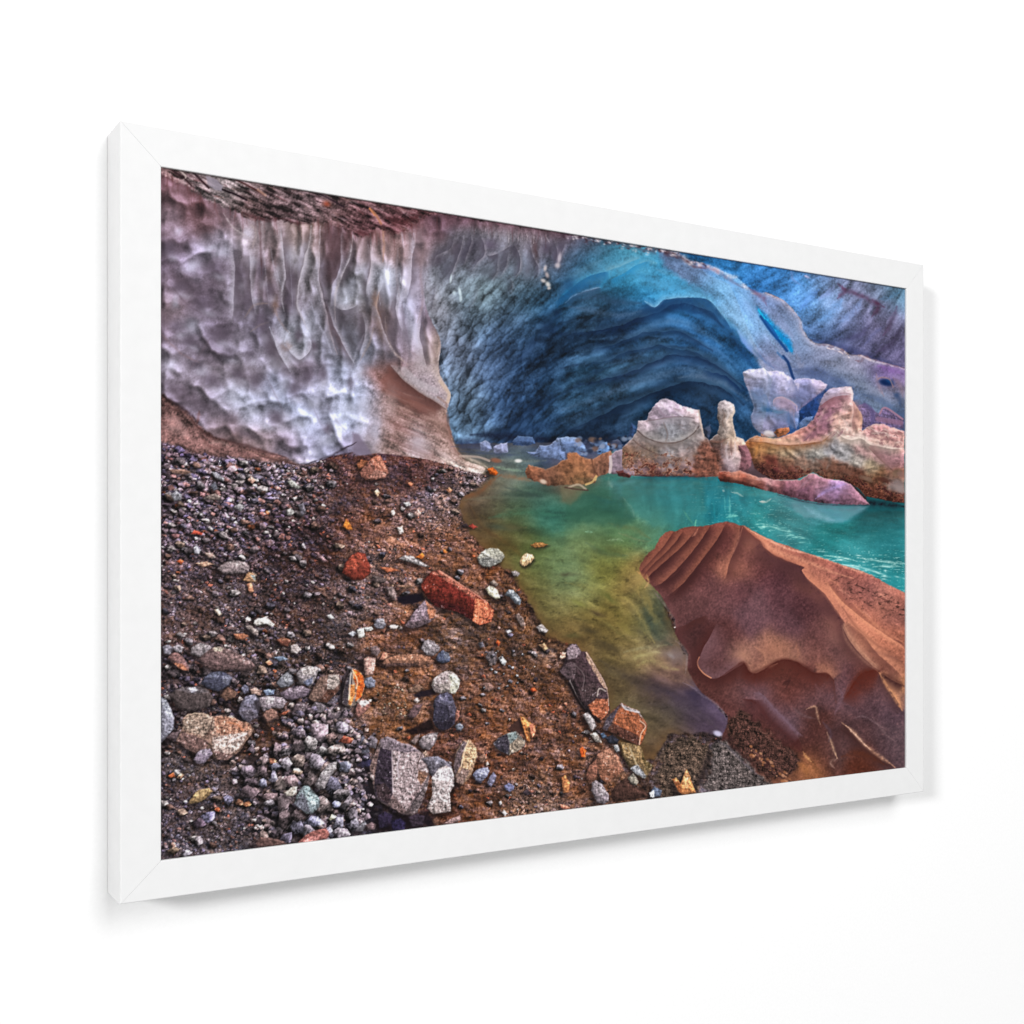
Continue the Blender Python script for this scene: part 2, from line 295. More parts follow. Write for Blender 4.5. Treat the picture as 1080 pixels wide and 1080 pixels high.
# shallow-bed streaks
for p, w, c, a in [
 (P(592,602,330,130,400,210,440,280,490,380), 4, (178,158,95), .8), (P(592,602,150,110,300,190,420,300,470,370), 5, (140,130,75), .5),
 (P(592,602,20,60,150,90,330,140,430,90,450,20), 6, (150,140,80), .5), (P(592,602,400,-20,440,30,400,90,420,140), 5, (175,145,85), .6),
 (P(592,602,0,230,120,260,260,300,400,400), 4, (70,66,38), .5), (P(592,602,60,190,180,230,300,330), 3, (150,142,84), .4),
 (P(592,602,330,430,420,410,560,390), 4, (165,160,125), .7), (P(592,602,400,500,470,470,540,500,620,520), 6, (175,165,110), .75),
 (P(592,602,480,530,560,560,650,590,700,610), 4, (150,118,100), .6), (P(592,602,440,200,470,290,520,360,580,390), 9, (52,64,56), .7),
 (P(592,602,200,470,330,560,470,620,600,640), 8, (58,52,50), .55), (P(592,602,230,520,290,550,330,540), 6, (95,84,60), .6),
 (P(592,602,130,400,200,370,280,410,310,460), 3, (60,52,36), .6), (P(592,602,160,430,240,410,300,450), 8, (85,70,50), .5),
 (P(592,602,470,700,600,720,740,760,820,830), 10, (95,84,90), .4), (P(592,602,560,640,650,680,760,720), 12, (56,48,66), .5),
 (P(592,386,0,640,60,700,130,640,160,600), 3, (130,130,110), .35), (P(592,386,130,930,230,990,350,1000), 5, (55,75,62), .55),
 (P(592,386,0,880,120,880,200,960,340,1010), 4, (70,100,60), .35), (P(592,386,250,830,380,860,470,910), 5, (105,95,55), .5),
 (P(592,386,300,880,420,920,480,920), 2, (150,140,105), .5), (P(592,386,240,920,300,915,330,925), 2, (175,200,160), .7),
 (P(592,386,125,873,165,878), 1.6, (170,220,190), .8), (P(592,386,320,690,370,750,385,800), 2, (150,170,150), .5),
 (P(592,386,395,800,415,800), 6, (150,195,160), .7), (P(592,386,430,822,460,822), 4, (140,175,140), .6),
 (P(592,386,250,590,270,640), 5, (150,155,140), .6), (P(592,386,330,700,345,790,300,860), 4, (100,125,100), .3),
 (P(376,386,560,710,760,690,900,700), 3, (95,105,88), .4), (P(376,386,780,640,860,660,980,690), 3, (40,52,55), .6),
 (P(376,386,700,800,900,770,1080,790), 6, (58,112,88), .5), (P(376,386,640,780,800,850,900,850), 3, (110,95,60), .4),
 (P(376,386,600,740,680,860,830,960,900,1060), 5, (110,80,45), .5), (P(376,386,590,720,640,830,760,920), 3, (62,44,34), .5)]:
    stroke(p, w * 1.25, c, a * .62, 1., 2.5, .1, 51, mask=WM)
for q in [(770,850,16,3.4), (870,680,20,3)]: dab(376 + q[0] / 5, 386 + q[1] / 5, q[2], q[3], 5, (48,62,56), .55, WM)
dab(376+810/5, 386+850/5, 9, 3.4, 5, (88,84,56), .75)
for q in [(185,225,8,2.2,15,(58,46,34)), (150,315,7,2,10,(64,54,36)), (560,440,9,5,10,(128,110,100)), (580,445,4,2,40,(160,150,140)),(250,140,12,3,35,(86,88,46)),(90,170,9,3,20,(128,128,70)),(40,20,10,2.4,0,(58,52,40)),(690,650,10,5,20,(52,44,64)),(60,340,9,3,0,(86,80,50))]:
    dab(592+q[0]/5, 602+q[1]/5, q[2], q[3], q[4], q[5], .7, WM, jit=2)
for x, y, rx, ry, an, c, a in [(678,692,11,4,-12,(176,166,116),.65),(700,700,12,4,28,(158,128,100),.5),(690,687,6,2.5,0,(196,186,140),.5),(718,690,8,9,20,(118,104,106),.5),(660,664,14,5,40,(134,122,66),.5),(684,636,4,26,-24,(150,132,78),.5),(672,614,12,5,-30,(160,132,80),.4),(620,664,14,4,25,(64,56,38),.5),(640,682,18,4,20,(58,50,36),.5),(700,728,30,8,25,(56,48,62),.4),(668,716,14,5,30,(62,52,46),.45),(604,608,9,5,-20,(128,150,108),.5),(652,648,20,4,35,(88,82,42),.4)]: dab(x, y, rx, ry, an, c, a, WM, jit=5, seed=int(x))
for q, c, a, so in [([(618,512),(640,514),(658,528),(670,547),(655,556),(620,552),(596,548),(598,528)], (44,84,68), .5, 4), ([(646,507),(740,506),(746,540),(716,552),(690,556),(672,546),(660,528)], (60,128,124), .45, 4), ([(592,512),(622,511),(612,524),(602,533),(592,530)], (112,104,80), .5, 3)]:
    sl, m, d = poly(q, so, 3, .1, 55); mix(sl, m * a * WM[sl], c)
# ripples, sparkle and reflections on the teal water
teal = WM * (GY < 645) * sstep(690, 740, GX) * sstep(500, 512, GY)
rip = sstep(.9, 2.3, norm(noise(GX * .16 + 2 * noise(GX * .05, GY * .1, 7), GY * .62, 61) + .6 * noise(GX * .4, GY * 1.0, 62)))
zone = field([(700,520,.1),(760,525,.25),(790,535,.35),(805,558,.9),(830,565,.7),(850,560,.25),(900,560,.12),(880,590,.9),(920,596,1),(948,602,1),(930,620,.5),(940,560,.1),(930,540,0),(860,545,.2),(770,545,.6)], 14, 5)[..., 0]
IMG[:] = IMG * (1 - (.5 * rip * zone * teal)[..., None]) + (.5 * rip * zone * teal)[..., None] * np.array([195, 235, 228], np.float32)
rp = P(760,386,365,715,400,770,440,800,520,805,560,825,640,826,700,790,780,740,640,730,480,715)
sl, m, d = poly(rp, 2.2, 2, .15, 65); mix(sl, .55 * m, (112,160,168))
stroke(P(760,386,440,740,520,790,600,815), 7, (140,190,205), .6, 1, 2, .2, 66); stroke(P(760,386,560,745,660,760,740,745), 5, (95,130,140), .6, 1, 2, .2, 67)
for p, w, c, a in [(P(592,386,850,655,860,660), 3, (190,205,200), .9), (P(592,386,895,665,930,672,960,690), 2.2, (170,195,190), .8), (P(592,386,1045,715,1080,718), 2.4, (225,240,235), .9),
 (P(760,386,205,715,240,715,268,700), 2.6, (205,215,205), .9), (P(592,386,888,690,888,790), 2.4, (120,200,190), .6), (P(592,386,860,690,865,770), 1.8, (80,170,170), .6), (P(592,386,800,700,810,800), 3, (40,140,150), .5), (P(592,386,870,800,900,790,930,790), 4, (150,225,210), .7), (P(592,386,1040,850,1080,850), 3, (170,235,225), .8), (P(592,386,710,810,705,850), 1.6, (150,220,170), .7),(P(592,386,640,760,700,840), 2, (90,150,120), .5),
 (P(760,386,540,1000,640,1010,720,1030), 2, (190,235,225), .8), (P(760,386,560,1030,650,1020), 1.6, (220,245,240), .7), (P(760,386,720,1010,850,1030,960,1045), 2.4, (205,240,232), .75), (P(760,386,800,1060,900,1055,965,1060), 2, (190,232,225), .7), (P(760,386,200,850,260,845,330,870), 2, (170,225,215), .7), (P(760,386,350,880,420,910), 1.8, (130,205,200), .6)]:
    stroke(p, w * .8, c, a, 1, 1.2, .3, 70)
# ================================================================ CAVE
CV = [(455,240,110,80,88),(470,250,84,66,80),(470,275,84,76,90),(500,245,130,112,125),(498,262,70,62,78),(520,262,88,76,96),(530,245,150,125,135),(545,266,78,72,88),(560,250,135,105,115),(570,270,110,92,112),(590,255,95,70,82),(480,300,110,112,130),(455,310,120,105,118),(510,310,104,116,130),(535,290,90,98,115),(560,300,80,95,115),(580,285,120,120,150),(596,300,30,75,120),(590,318,18,85,140),(500,340,80,95,122),(465,345,105,95,110),(540,330,58,76,104),(565,318,42,78,110),(580,340,14,36,70),(480,370,80,84,112),(520,390,50,66,102),(570,380,16,36,66),(490,420,76,92,122),(475,400,86,94,122),(540,420,36,60,102),(500,450,60,80,110),(560,445,18,42,78),(580,430,30,60,100),(545,375,24,44,78),(555,355,30,56,90),(560,400,22,48,86),(525,360,44,62,98),(530,445,34,56,96),(590,400,30,58,92),
 (610,250,80,68,90),(605,280,62,90,130),(620,290,32,112,160),(650,285,34,135,180),(672,276,80,150,180),(640,270,55,85,110),(660,300,28,122,178),(640,312,34,70,104),(620,315,62,86,118),(605,325,48,76,110),(690,300,26,124,186),(690,285,50,120,165),(712,308,45,150,212),(730,320,40,110,180),(620,345,18,42,70),(655,325,22,46,78),(660,345,18,46,84),(700,330,14,58,112),(690,350,50,92,138),(720,345,34,84,140),(740,345,28,80,145),(755,335,50,115,175),(620,400,22,52,78),(600,360,20,40,68),(680,390,42,74,112),(640,430,18,38,64),(700,412,20,50,86),(740,380,22,60,108),(752,398,64,92,128),(772,388,24,72,122),(740,440,26,54,90),(630,455,14,32,58),(780,440,20,50,84),(600,455,20,38,64),(785,415,22,58,105),(770,360,28,84,145),(720,430,20,44,76),(605,425,48,82,118),(640,412,44,78,112),(670,400,55,88,124)]
cf = FD(CV, 15, 5) * np.array([.95, 1.03, 1.0], np.float32) + 15 * sstep(610, 470, GX)[..., None]
cpts = [(440,200),(720,255),(728,275),(748,290),(770,300),(800,372),(806,384),(815,400),(800,470),(660,478),(620,466),(480,468),(470,440),(462,380),(445,330)]
CM = full(poly(cpts, 1.2, 1, .1, 81))
str_amp = field([(470,260,.14,.08),(520,270,.13,.10),(500,320,.18,.22),(500,380,.26,.30),(490,440,.26,.28),(560,400,.34,.26),(620,290,.08,.10),(690,300,.06,.08),(640,380,.26,.30),(700,350,.14,.30),(740,400,.10,.26),(640,440,.2,.28),(720,430,.12,.2),(580,340,.26,.3)], 26)
# scallops: soft cells stretched along the streaks
_, e1_, i1_, x1_, y1_ = cups(18, 6, -50, 93, 7); _, e2_, i2_, x2_, y2_ = cups(26, 8.5, -28, 94, 8)
sa_ = blur(-.62 * (1 - sstep(.03, .22, e1_)) + .12 - .55 * y1_ - .25 * x1_ + .35 * (i1_ - .5), .55); sb_ = blur(-.5 * (1 - sstep(.03, .22, e2_)) + .1 - .55 * y2_ + .3 * (i2_ - .5), .9)
scw = field([(480,300,.30,0),(500,350,.5,0),(490,420,.45,.05),(540,320,.42,.05),(560,280,.16,0),(480,250,.05,0),(560,360,.35,.2),(540,420,.35,.2),(600,400,.1,.4),(640,390,.05,.34),(700,380,0,.3),(640,440,.05,.36),(700,340,0,.15),(620,290,0,.05),(740,400,0,.12),(590,340,.1,.25)], 24)
l = 1 + str_amp[..., 0] * LF * .34 + str_amp[..., 1] * LC * .75 + scw[..., 0] * 1.15 * sa_ + scw[..., 1] * 1.0 * sb_ + .05 * GR1 + .04 * GR2 + .12 * fbm(GX * .06, GY * .06, 3, 95)
lay(cf, CM, np.clip(l, .45, 2.1), (40, 46, 54))
T3 = (592, 200); T7 = (592, 386); T2 = (376, 170); T4 = (760, 250); T8 = (760, 386); T6 = (376, 386); T1 = (160, 170); T5 = (160, 386)
DK = (14, 34, 68)
for p, w, c, a in [
 (P(*T3,0,760,200,740,350,700,480,640,640,600,760,640,850,720), 11, DK, .75), (P(*T3,0,860,150,830,330,790,470,745,600,745,700,790,800,850), 8, DK, .55),
 (P(*T3,0,940,200,900,420,835,560,830,680,840), 7, DK, .6), (P(*T3,60,1040,300,980,500,900,640,870,780,900,900,990,980,1060), 9, DK, .7),
 (P(*T7,40,340,250,240,440,150,640,90,830,110,960,200), 15, (12,32,60), .75), (P(*T7,0,150,120,70,260,0), 7, DK, .5),
 (P(*T3,760,940,870,990,950,1060), 6, (14,46,92), .8), (P(*T3,480,640,600,620,740,650), 8, (10,48,100), .6), (P(*T3,850,660,900,760,960,860,1010,930), 12, (18,62,118), .6),
 (P(*T3,-20,620,20,560,80,520,200,500), 8, (16,78,130), .7), (P(*T3,0,700,120,690,260,680), 6, (22,42,70), .5), (P(*T3,100,590,160,560,220,570,280,590,420,600), 8, (40,62,92), .5),
 (P(*T2,960,900,1000,860,1080,780), 14, (10,28,58), .6), (P(*T2,830,1080,940,960,1080,860), 12, (14,32,64), .5), (P(*T6,760,340,900,260,1080,120), 16, (14,34,66), .5), (P(*T6,640,360,800,350,1080,300), 8, (22,46,84), .5)]:
    stroke(p, w, c, a, 1., 4, .07, 101, mask=CM)
for p, w, c, a in [
 (P(*T3,40,620,180,640,300,665,420,640), 7, (72,98,132), .5), (P(*T3,150,790,380,765,520,700,640,700,760,760,860,830), 8, (66,106,148), .55), (P(*T3,200,930,400,880,480,800,560,775), 6, (58,92,132), .5),
 (P(*T3,480,770,650,785,800,835,920,930), 5, (54,100,152), .5), (P(*T3,300,990,480,930,620,900,740,940), 6, (60,92,132), .45), (P(*T7,0,235,130,190,330,110,520,50,650,20,800,50,900,110,980,180), 10, (76,106,142), .6),
 (P(*T7,0,300,100,260,200,220), 6, (50,80,116), .5), (P(*T7,620,60,740,55,860,95,940,150), 7, (96,116,146), .55), (P(*T7,640,200,760,180,800,240), 20, (36,66,104), .5), (P(*T7,700,320,760,330,780,370), 12, (50,78,118), .5),
 (P(*T3,0,480,120,420,220,370), 6, (78,116,140), .4), (P(*T3,20,600,70,560,150,530,210,515), 2.4, (142,162,196), .75), (P(*T3,210,515,250,450,330,400,420,370,480,370), 9, (34,140,190), .6), (P(*T3,0,560,100,480,180,450,240,440), 8, (24,128,184), .65),
 (P(*T3,400,400,450,380,500,390), 7, (112,172,196), .6), (P(*T3,360,430,480,480,560,500,640,520), 7, (36,132,190), .6), (P(*T3,450,570,560,550,640,545,700,560), 7, (58,166,226), .7), (P(*T3,440,590,490,620,530,590,550,578), 2.6, (150,190,226), .7),
 (P(*T3,550,578,620,570,690,568), 2.2, (150,200,236), .8), (P(*T3,780,580,820,620,850,665), 2.4, (150,186,216), .8), (P(*T3,640,440,720,500,800,570), 8, (96,160,206), .4), (P(*T3,500,420,600,450,680,480), 6, (104,166,206), .5)]:
    stroke(p, w, c, a, 1., 3, .09, 103, mask=CM)
sl, m, d = poly(P(*T3,925,735,950,745,985,790,1040,865,1052,892,1000,860,950,800), 1.6, .8, .2, 105); mix(sl, .85 * m, (116,150,226))
rc = random.Random(8)
for k in range(330):                                     # crisp dimples on the roof
    x, y = rc.uniform(452, 640), rc.uniform(268, 462)
    if y < 268 + (x - 450) * .12 or (x > 560 and y < 330): continue
    c = cf[int((y - Y0) * S), int((x - X0) * S)]; q = max(0, 1 - (x - 470) / 230)
    cup(x, y, rc.uniform(6, 12) * (1.15 - .3 * q), rc.uniform(2.6, 4.6) * (1.25 - .4 * q), -52 + (x - 470) * .16 + rc.uniform(-8, 8), c * .62, c * 1.18 + np.array([16, 18, 20]), rc.uniform(.12, .4), CM, -70, k)
for x, y, rx, ry, an in [(628,288,26,9,-22),(660,282,22,10,-8),(700,300,26,10,12),(735,308,24,9,30),(760,326,20,9,48),(782,348,18,8,55)]: dab(x, y, rx, ry, an, (110,186,226), .34, CM, jit=5)
for q, w1, w2, c, a in [(P(*T3,0,770,200,745,350,705,480,645,640,604,760,640,850,720), 5, 8, (14,36,72), .6), (P(*T3,60,1045,300,985,500,905,640,865,780,902,900,990,980,1060), 6, 9, (16,36,70), .6), (P(*T7,40,345,250,245,440,155,640,92,830,112,960,205), 6, 12, (12,30,58), .6), (P(*T3,760,945,870,992,950,1065), 4, 6, (14,44,90), .7), (P(*T3,100,860,330,795,470,750,600,748,700,792,800,850), 4, 6, (18,44,80), .5), (P(*T3,100,935,420,838,560,832,680,848,800,905), 4, 6, (18,44,80), .5)]:
    fold(q, w2, c, a * .8, 1, CM, jit=5); fold(q, w1, (66,106,140), a * .5, -1, CM, jit=5)
fold(P(*T3,20,600,70,560,150,530,210,515), 5, (40,66,98), .6, 1, CM); fold(P(*T3,-40,600,30,540,120,470,200,440,250,430), 9, (14,84,140), .6, 1, CM); fold(P(*T3,430,588,490,620,530,590,560,576,690,568,780,585,850,662,900,740), 12, (14,56,108), .6, 1, CM); fold(P(*T3,430,588,490,620,530,590,560,576,690,568,780,585,850,662,900,740), 5, (110,184,230), .6, -1, CM)
fold(P(*T3,250,480,330,440,400,395,470,375), 6, (24,130,190), .6, 1, CM); fold(P(*T3,230,430,300,410,370,380,420,360), 4, (120,170,190), .5, -1, CM)
# ---- scalloped lip of the ceiling
for x, y, rx, ry, an, c in [(498,260,6,10,15,(58,52,66)),(488,268,5,9,20,(72,66,82)),(480,262,5,8,20,(84,72,86)),(516,258,9,6,0,(96,82,104)),(543,264,4.5,9,10,(66,60,74)),(548,276,4,9,10,(82,86,100)),(530,276,5,10,15,(88,84,100)),(564,262,3.4,12,-8,(88,62,68)),(577,262,6,6,0,(78,66,86)),(590,264,5,8,20,(98,86,110)),(466,248,7,8,0,(92,66,74)),(462,274,8,7,-20,(70,60,74)),(470,284,5,12,22,(86,84,100)),(514,286,8,6,-30,(92,98,112)),(556,284,5,8,10,(100,100,118)),(600,300,8,8,0,(24,74,120)),(588,272,4,10,0,(90,80,104))]:
    dab(x, y, rx, ry, an, c, .75, jit=2)
LT = (196, 180, 192)
for p, w, a in [((482,238,477,258,472,264,460,270,456,282), 1.6, .6), ((489,244,487,258,482,274,476,290,475,298), 1.8, .8), ((495,240,497,254,492,270,488,282), 1.6, .7), ((504,244,510,256,511,268,504,276,496,288), 2, .8), ((525,268,524,286,518,296), 1.5, .6), ((536,266,534,280,526,294), 1.5, .6), ((542,258,548,270,548,284,542,294), 1.8, .8), ((558,250,562,270,568,282,566,294), 2, .7), ((514,270,520,269,526,267), 2, 1), ((526,267,534,262,540,258), 1.4, .6), ((470,232,466,240,472,242,478,234), 1.6, .5), ((584,252,588,266,586,276), 2, .7), ((596,256,592,268,588,278), 2, .6), ((455,226,458,236,456,246), 1.4, .6), ((460,300,458,312,455,330), 1.6, .4), ((505,300,500,316,492,330), 1.5, .3), ((536,290,540,300,538,312), 1.4, .4)]:
    q = [(p[i], p[i + 1]) for i in range(0, len(p), 2)]
    fold(q, 5, (74, 66, 82), a * .7, 1, None, ends=.3); fold(q, 2.4, (150, 138, 152), a * .6, -1, None, ends=.4)
for q in [(575,283,1.8,3.4,10,(206,186,184)),(577,290,2,3.4,-20,(190,168,168)),(573,296,3,2,25,(214,198,194)),(578,300,2.4,3.4,-30,(228,214,206)),(579,304,2,1.6,0,(200,184,180)),(485,308,1.6,5,-10,(208,224,232)),(486,315,1.8,3.4,0,(190,206,216)),(479,309,1.8,2.6,0,(190,206,216)),(475.5,294,1.2,5,8,(196,208,216)),(590,272,2,6,10,(190,176,188)),(588,280,3,3,0,(200,184,190))]: dab(*q[:5], q[5], .8, p=1.5)
for k in range(26):
    x = 492 + k * 3.4 + rs.uniform(-1.5, 1.5); y = 226 + (x - 492) * .165
    stroke([(x, y + rs.uniform(3, 6)), (x + rs.uniform(-1, 2.5), y + 9), (x + rs.uniform(-1, 4), y + rs.uniform(12, 24))], (1.2, .5), (205,188,196) if rs.rand() > .35 else (80,48,56), rs.uniform(.3, .7), 1, .6, .2, 115 + k)
# ================================================================ RIGHT: CLIFF, RIDGE
CL = [(735,270,28,84,150),(770,280,36,100,175),(800,285,50,118,200),(830,300,60,122,205),(850,310,74,134,218),(835,325,80,130,210),(880,300,120,140,200),(870,290,70,105,165),(890,310,104,142,205),(915,312,110,130,180),(905,325,96,100,155),(925,330,82,76,118),(860,345,76,118,188),(880,330,96,140,205),(900,350,84,94,145),(940,350,82,86,128),(945,310,66,108,150),(925,300,78,118,160),(920,372,58,62,102),(945,380,66,66,110),(870,358,44,60,108),(890,362,50,56,98),(815,300,34,90,170),(800,300,40,96,176),(905,300,100,84,120)]
sky = [(592,245),(632,252),(672,258),(696,262),(716,266),(728,275),(748,279),(762,286),(776,291),(786,300),(794,307),(804,309),(808,308),(826,316),(836,326),(844,336),(846,346),(852,356),(860,362),(874,363),(888,368),(896,374),(908,374),(918,378),(932,382),(962,390)]
RG = [(740,290,104,130,180),(725,285,100,126,170),(700,272,78,104,145),(755,300,110,168,214),(772,310,108,170,222),(740,312,70,150,210),(785,325,118,172,222),(775,340,112,168,216),(790,350,120,165,210),(800,345,130,170,210),(790,315,125,150,190),(805,320,112,130,175),(820,325,118,135,175),(835,335,130,148,185),(830,350,120,140,175),(845,360,118,145,180),(800,370,132,140,180),(815,385,138,138,165),(825,375,128,145,180),(820,368,100,120,155),(850,375,118,128,160),(870,375,140,140,165),(880,390,116,130,155),(855,390,110,122,150),(845,398,90,104,140),(905,385,136,130,150),(910,400,118,132,152),(930,392,110,84,140),(945,395,108,88,140),(945,410,138,122,135),(925,415,118,128,145),(905,418,96,112,142),(860,405,74,90,130),(885,412,80,98,135),(870,425,56,72,112),(900,432,66,80,120),(940,425,92,112,138),(930,432,100,112,135),(945,440,66,84,120),(850,430,44,72,118),(860,450,40,70,118),(840,440,36,66,112)]
rf = FD(RG, 12, 4)
rpts = [(692,255),(716,260),(800,290)] + sky[12:] + [(962,460),(820,462),(812,440),(812,405),(803,392),(799,380),(792,366),(782,352),(772,340),(763,334),(757,326),(749,313),(735,303),(716,292),(700,280)]
rm = full(poly(rpts, 4., 3, .1, 131)); RM = rm
lay(rf, rm, np.clip(1 + .08 * LC + .04 * LF + .05 * GR1 + .16 * fbm(GX * .09, GY * .09, 3, 132), .4, 1.8))
lf = FD(CL, 16, 6)
lm = full(poly(sky[3:] + [(962,240),(690,240)], .8, .8, .2, 121))
lf = lf * np.array([1.16, 1.07, .93], np.float32) + 5
lay(lf, lm, np.clip(1 + .13 * LC + .10 * LF + .06 * GR1 + .16 * fbm(GX * .07, GY * .07, 3, 122), .4, 1.9))
for p, w, c, a in [(P(*T4,620,250,660,280,720,300,800,340,860,370), 6, (70,34,58), .6), (P(*T4,640,260,650,290,620,320), 5, (96,52,84), .6), (P(*T4,800,330,830,370,800,420), 6, (74,36,60), .6), (P(*T4,930,370,900,450,860,520), 6, (72,48,74), .5), (P(*T4,780,470,730,520,640,540), 7, (56,52,86), .5), (P(*T4,950,480,900,560,820,610), 7, (56,46,74), .5),
 (P(*T4,440,200,470,215), 2, (215,200,230), .9), (P(*T4,430,215,470,260), 2.4, (60,110,150), .6), (P(*T4,370,170,380,220,420,250), 3, (120,140,190), .5), (P(*T4,640,330,580,400,520,440), 12, (112,164,226), .5), (P(*T4,740,330,700,400,620,450), 9, (118,150,205), .4), (P(*T4,520,280,460,330,420,380), 8, (100,146,222), .5), (P(*T4,600,260,560,300,520,330), 7, (136,148,200), .5), (P(*T4,860,470,800,520,760,570), 5, (100,104,150), .5), (P(*T4,940,290,880,320,840,330), 6, (84,130,170), .4), (P(*T4,470,540,560,560,700,600,800,640,950,680), 8, (44,50,92), .45)]:
    stroke(p, w, c, a, 1., 3, .12, 125, mask=lm)
edge = sky[3:]
stroke([(x, y + 2.4) for x, y in edge[:9]], 5.4, (226,220,230), .95, 1, 1.6, .2, 133, brk=.10)
stroke([(x, y + 1.6) for x, y in edge[8:]], 2.6, (216,206,216), .8, 1, 1.6, .2, 134, brk=.13); fold([(x, y + .6) for x, y in edge[8:]], 5, (176,172,192), .5, 1, None, jit=1.5)
stroke([(x, y + 3.2) for x, y in edge[9:19]], 3, (170,176,205), .5, 1, 1, .2, 135)
stroke(P(*T4,500,565,570,580,640,600,670,625), 5, (96,74,92), .6, 1, 1.5, .2, 136, brk=.2); stroke(P(*T4,560,585,620,600,680,635), 2.2, (225,210,215), .7, .8, 1.5, .2, 137, brk=.25); stroke(P(*T4,710,650,740,655,760,630,790,640), 3, (110,84,96), .7, 1, 1, .2, 138); stroke(P(*T4,740,625,790,650), 2, (200,180,190), .6)
for p, w, c, a in [(P(*T4,150,270,190,300,230,320,240,360), 4, (96,70,100), .6), (P(*T3,520,318,600,345,660,375,700,405,760,415), 3.4, (84,54,66), .7), (P(*T3,700,400,800,420,880,470,960,520), 4, (110,84,110), .55), (P(*T3,1000,530,1050,560,1075,600), 5, (120,100,130), .5), (P(*T3,840,480,900,500,960,540,1040,640), 7, (116,160,206), .5),
 (P(*T4,60,260,150,340,200,430,260,520,300,600), 5, (146,190,226), .35), (P(*T4,10,350,90,420,160,520,220,610), 4, (140,186,226), .35), (P(*T4,120,300,180,380,230,470,320,580), 3, (84,130,180), .35), (P(*T4,20,390,90,480,180,600,240,660), 3, (80,120,170), .4), (P(*T4,230,640,300,640,350,690), 9, (146,142,174), .5), (P(*T4,250,660,300,690,350,700), 4, (120,120,160), .5), (P(*T4,180,600,240,660,280,690), 4, (70,100,150), .5),
 (P(*T4,240,360,300,420,380,520), 8, (126,136,172), .4), (P(*T4,380,400,420,480,440,540,490,570), 7, (134,150,186), .4), (P(*T4,390,700,520,710,600,750,700,800), 9, (62,76,118), .5), (P(*T4,420,720,520,740,560,800,700,880), 10, (60,74,114), .45), (P(*T4,560,660,660,690,760,720), 9, (150,150,172), .35), (P(*T4,400,620,420,680,440,660), 6, (146,142,160), .4), (P(*T4,750,830,840,860,930,920,965,940), 7, (66,84,122), .5), (P(*T4,690,760,780,790,860,840), 7, (126,134,150), .4), (P(*T4,830,680,900,700,960,720), 6, (120,80,146), .5), (P(*T4,820,720,835,790,860,840), 4, (150,124,132), .5), (P(*T4,910,740,950,790,960,840), 5, (134,112,120), .5), (P(*T4,910,820,945,860,950,890), 5, (54,72,108), .6)]:
    stroke(p, w, c, a, 1., 2, .15, 140, mask=rm)
sl, m, d = poly(P(*T4,192,372,232,398,300,475,368,540,382,585,378,612,345,580,285,520,225,440,205,410), 2.8, 1.6, .15, 145); mt = m[..., None]; IMG[sl] = IMG[sl] * (1 - mt) + mt * (np.array([40,134,192], np.float32) + np.array([6,36,26], np.float32) * np.clip(fbm(GX[sl] * .12, GY[sl] * .12, 3, 148), -1, 1)[..., None]) * (1 + .06 * GR1[sl] + .05 * EMB[sl])[..., None]
stroke(P(*T4,200,385,240,440,290,500), 2.2, (40,190,225), .6); stroke(P(*T4,300,500,350,560,375,600), 4, (16,132,190), .7); stroke(P(*T4,212,420,260,490,310,550,350,600), 4.2, (22,66,124), .9, .8); stroke(P(*T4,235,440,270,480,300,530), 3, (30,84,150), .8)
stroke(P(*T4,330,630,355,660,368,700,385,745), 4.4, (28,56,104), .95, .8, 1, .2, 146); stroke(P(*T4,300,610,330,640), 3, (70,110,160), .6)
dab(934.5, 403.5, 8, 3.6, 12, (16,38,78), 1., p=2.); dab(938, 402, 4, 2, 20, (24,70,120), .7); stroke(P(*T4,830,750,850,740,890,750,910,790), 1.8, (150,120,125), .6); dab(946, 417, 3, 3, 0, (56,74,108), .8)
sl, m, d = poly(P(*T4,712,890,760,880,830,930,870,898,965,960,968,1010,740,1010,735,940), 1.2, 1, .2, 147); mt = m[..., None]; IMG[sl] = IMG[sl] * (1 - mt) + mt * np.array([106,92,124], np.float32) * (1 + .12 * EMB[sl] + .1 * LC[sl] + .25 * fbm(GX[sl] * .09, GY[sl] * .12, 3, 149))[..., None]; stroke(P(*T4,760,885,800,920,800,1000), 6, (92,82,122), .7); stroke(P(*T4,840,930,870,900,960,960), 2.4, (158,120,140), .8); stroke(P(*T4,830,960,950,980), 7, (138,104,128), .7)
# ---- dark gap and loose ice on the floor of the cave
stroke(P(*T6,600,365,760,372,900,385,1080,395), 10, (16,20,40), .85, 1, 3, .15, 151); stroke(P(*T7,-30,395,100,400,240,390,330,390), 16, (24,32,54), .8, 1, 3, .15, 152)
stroke(P(*T6,490,398,620,405,760,430), 9, (40,48,78), .8, 1, 2, .15, 153)
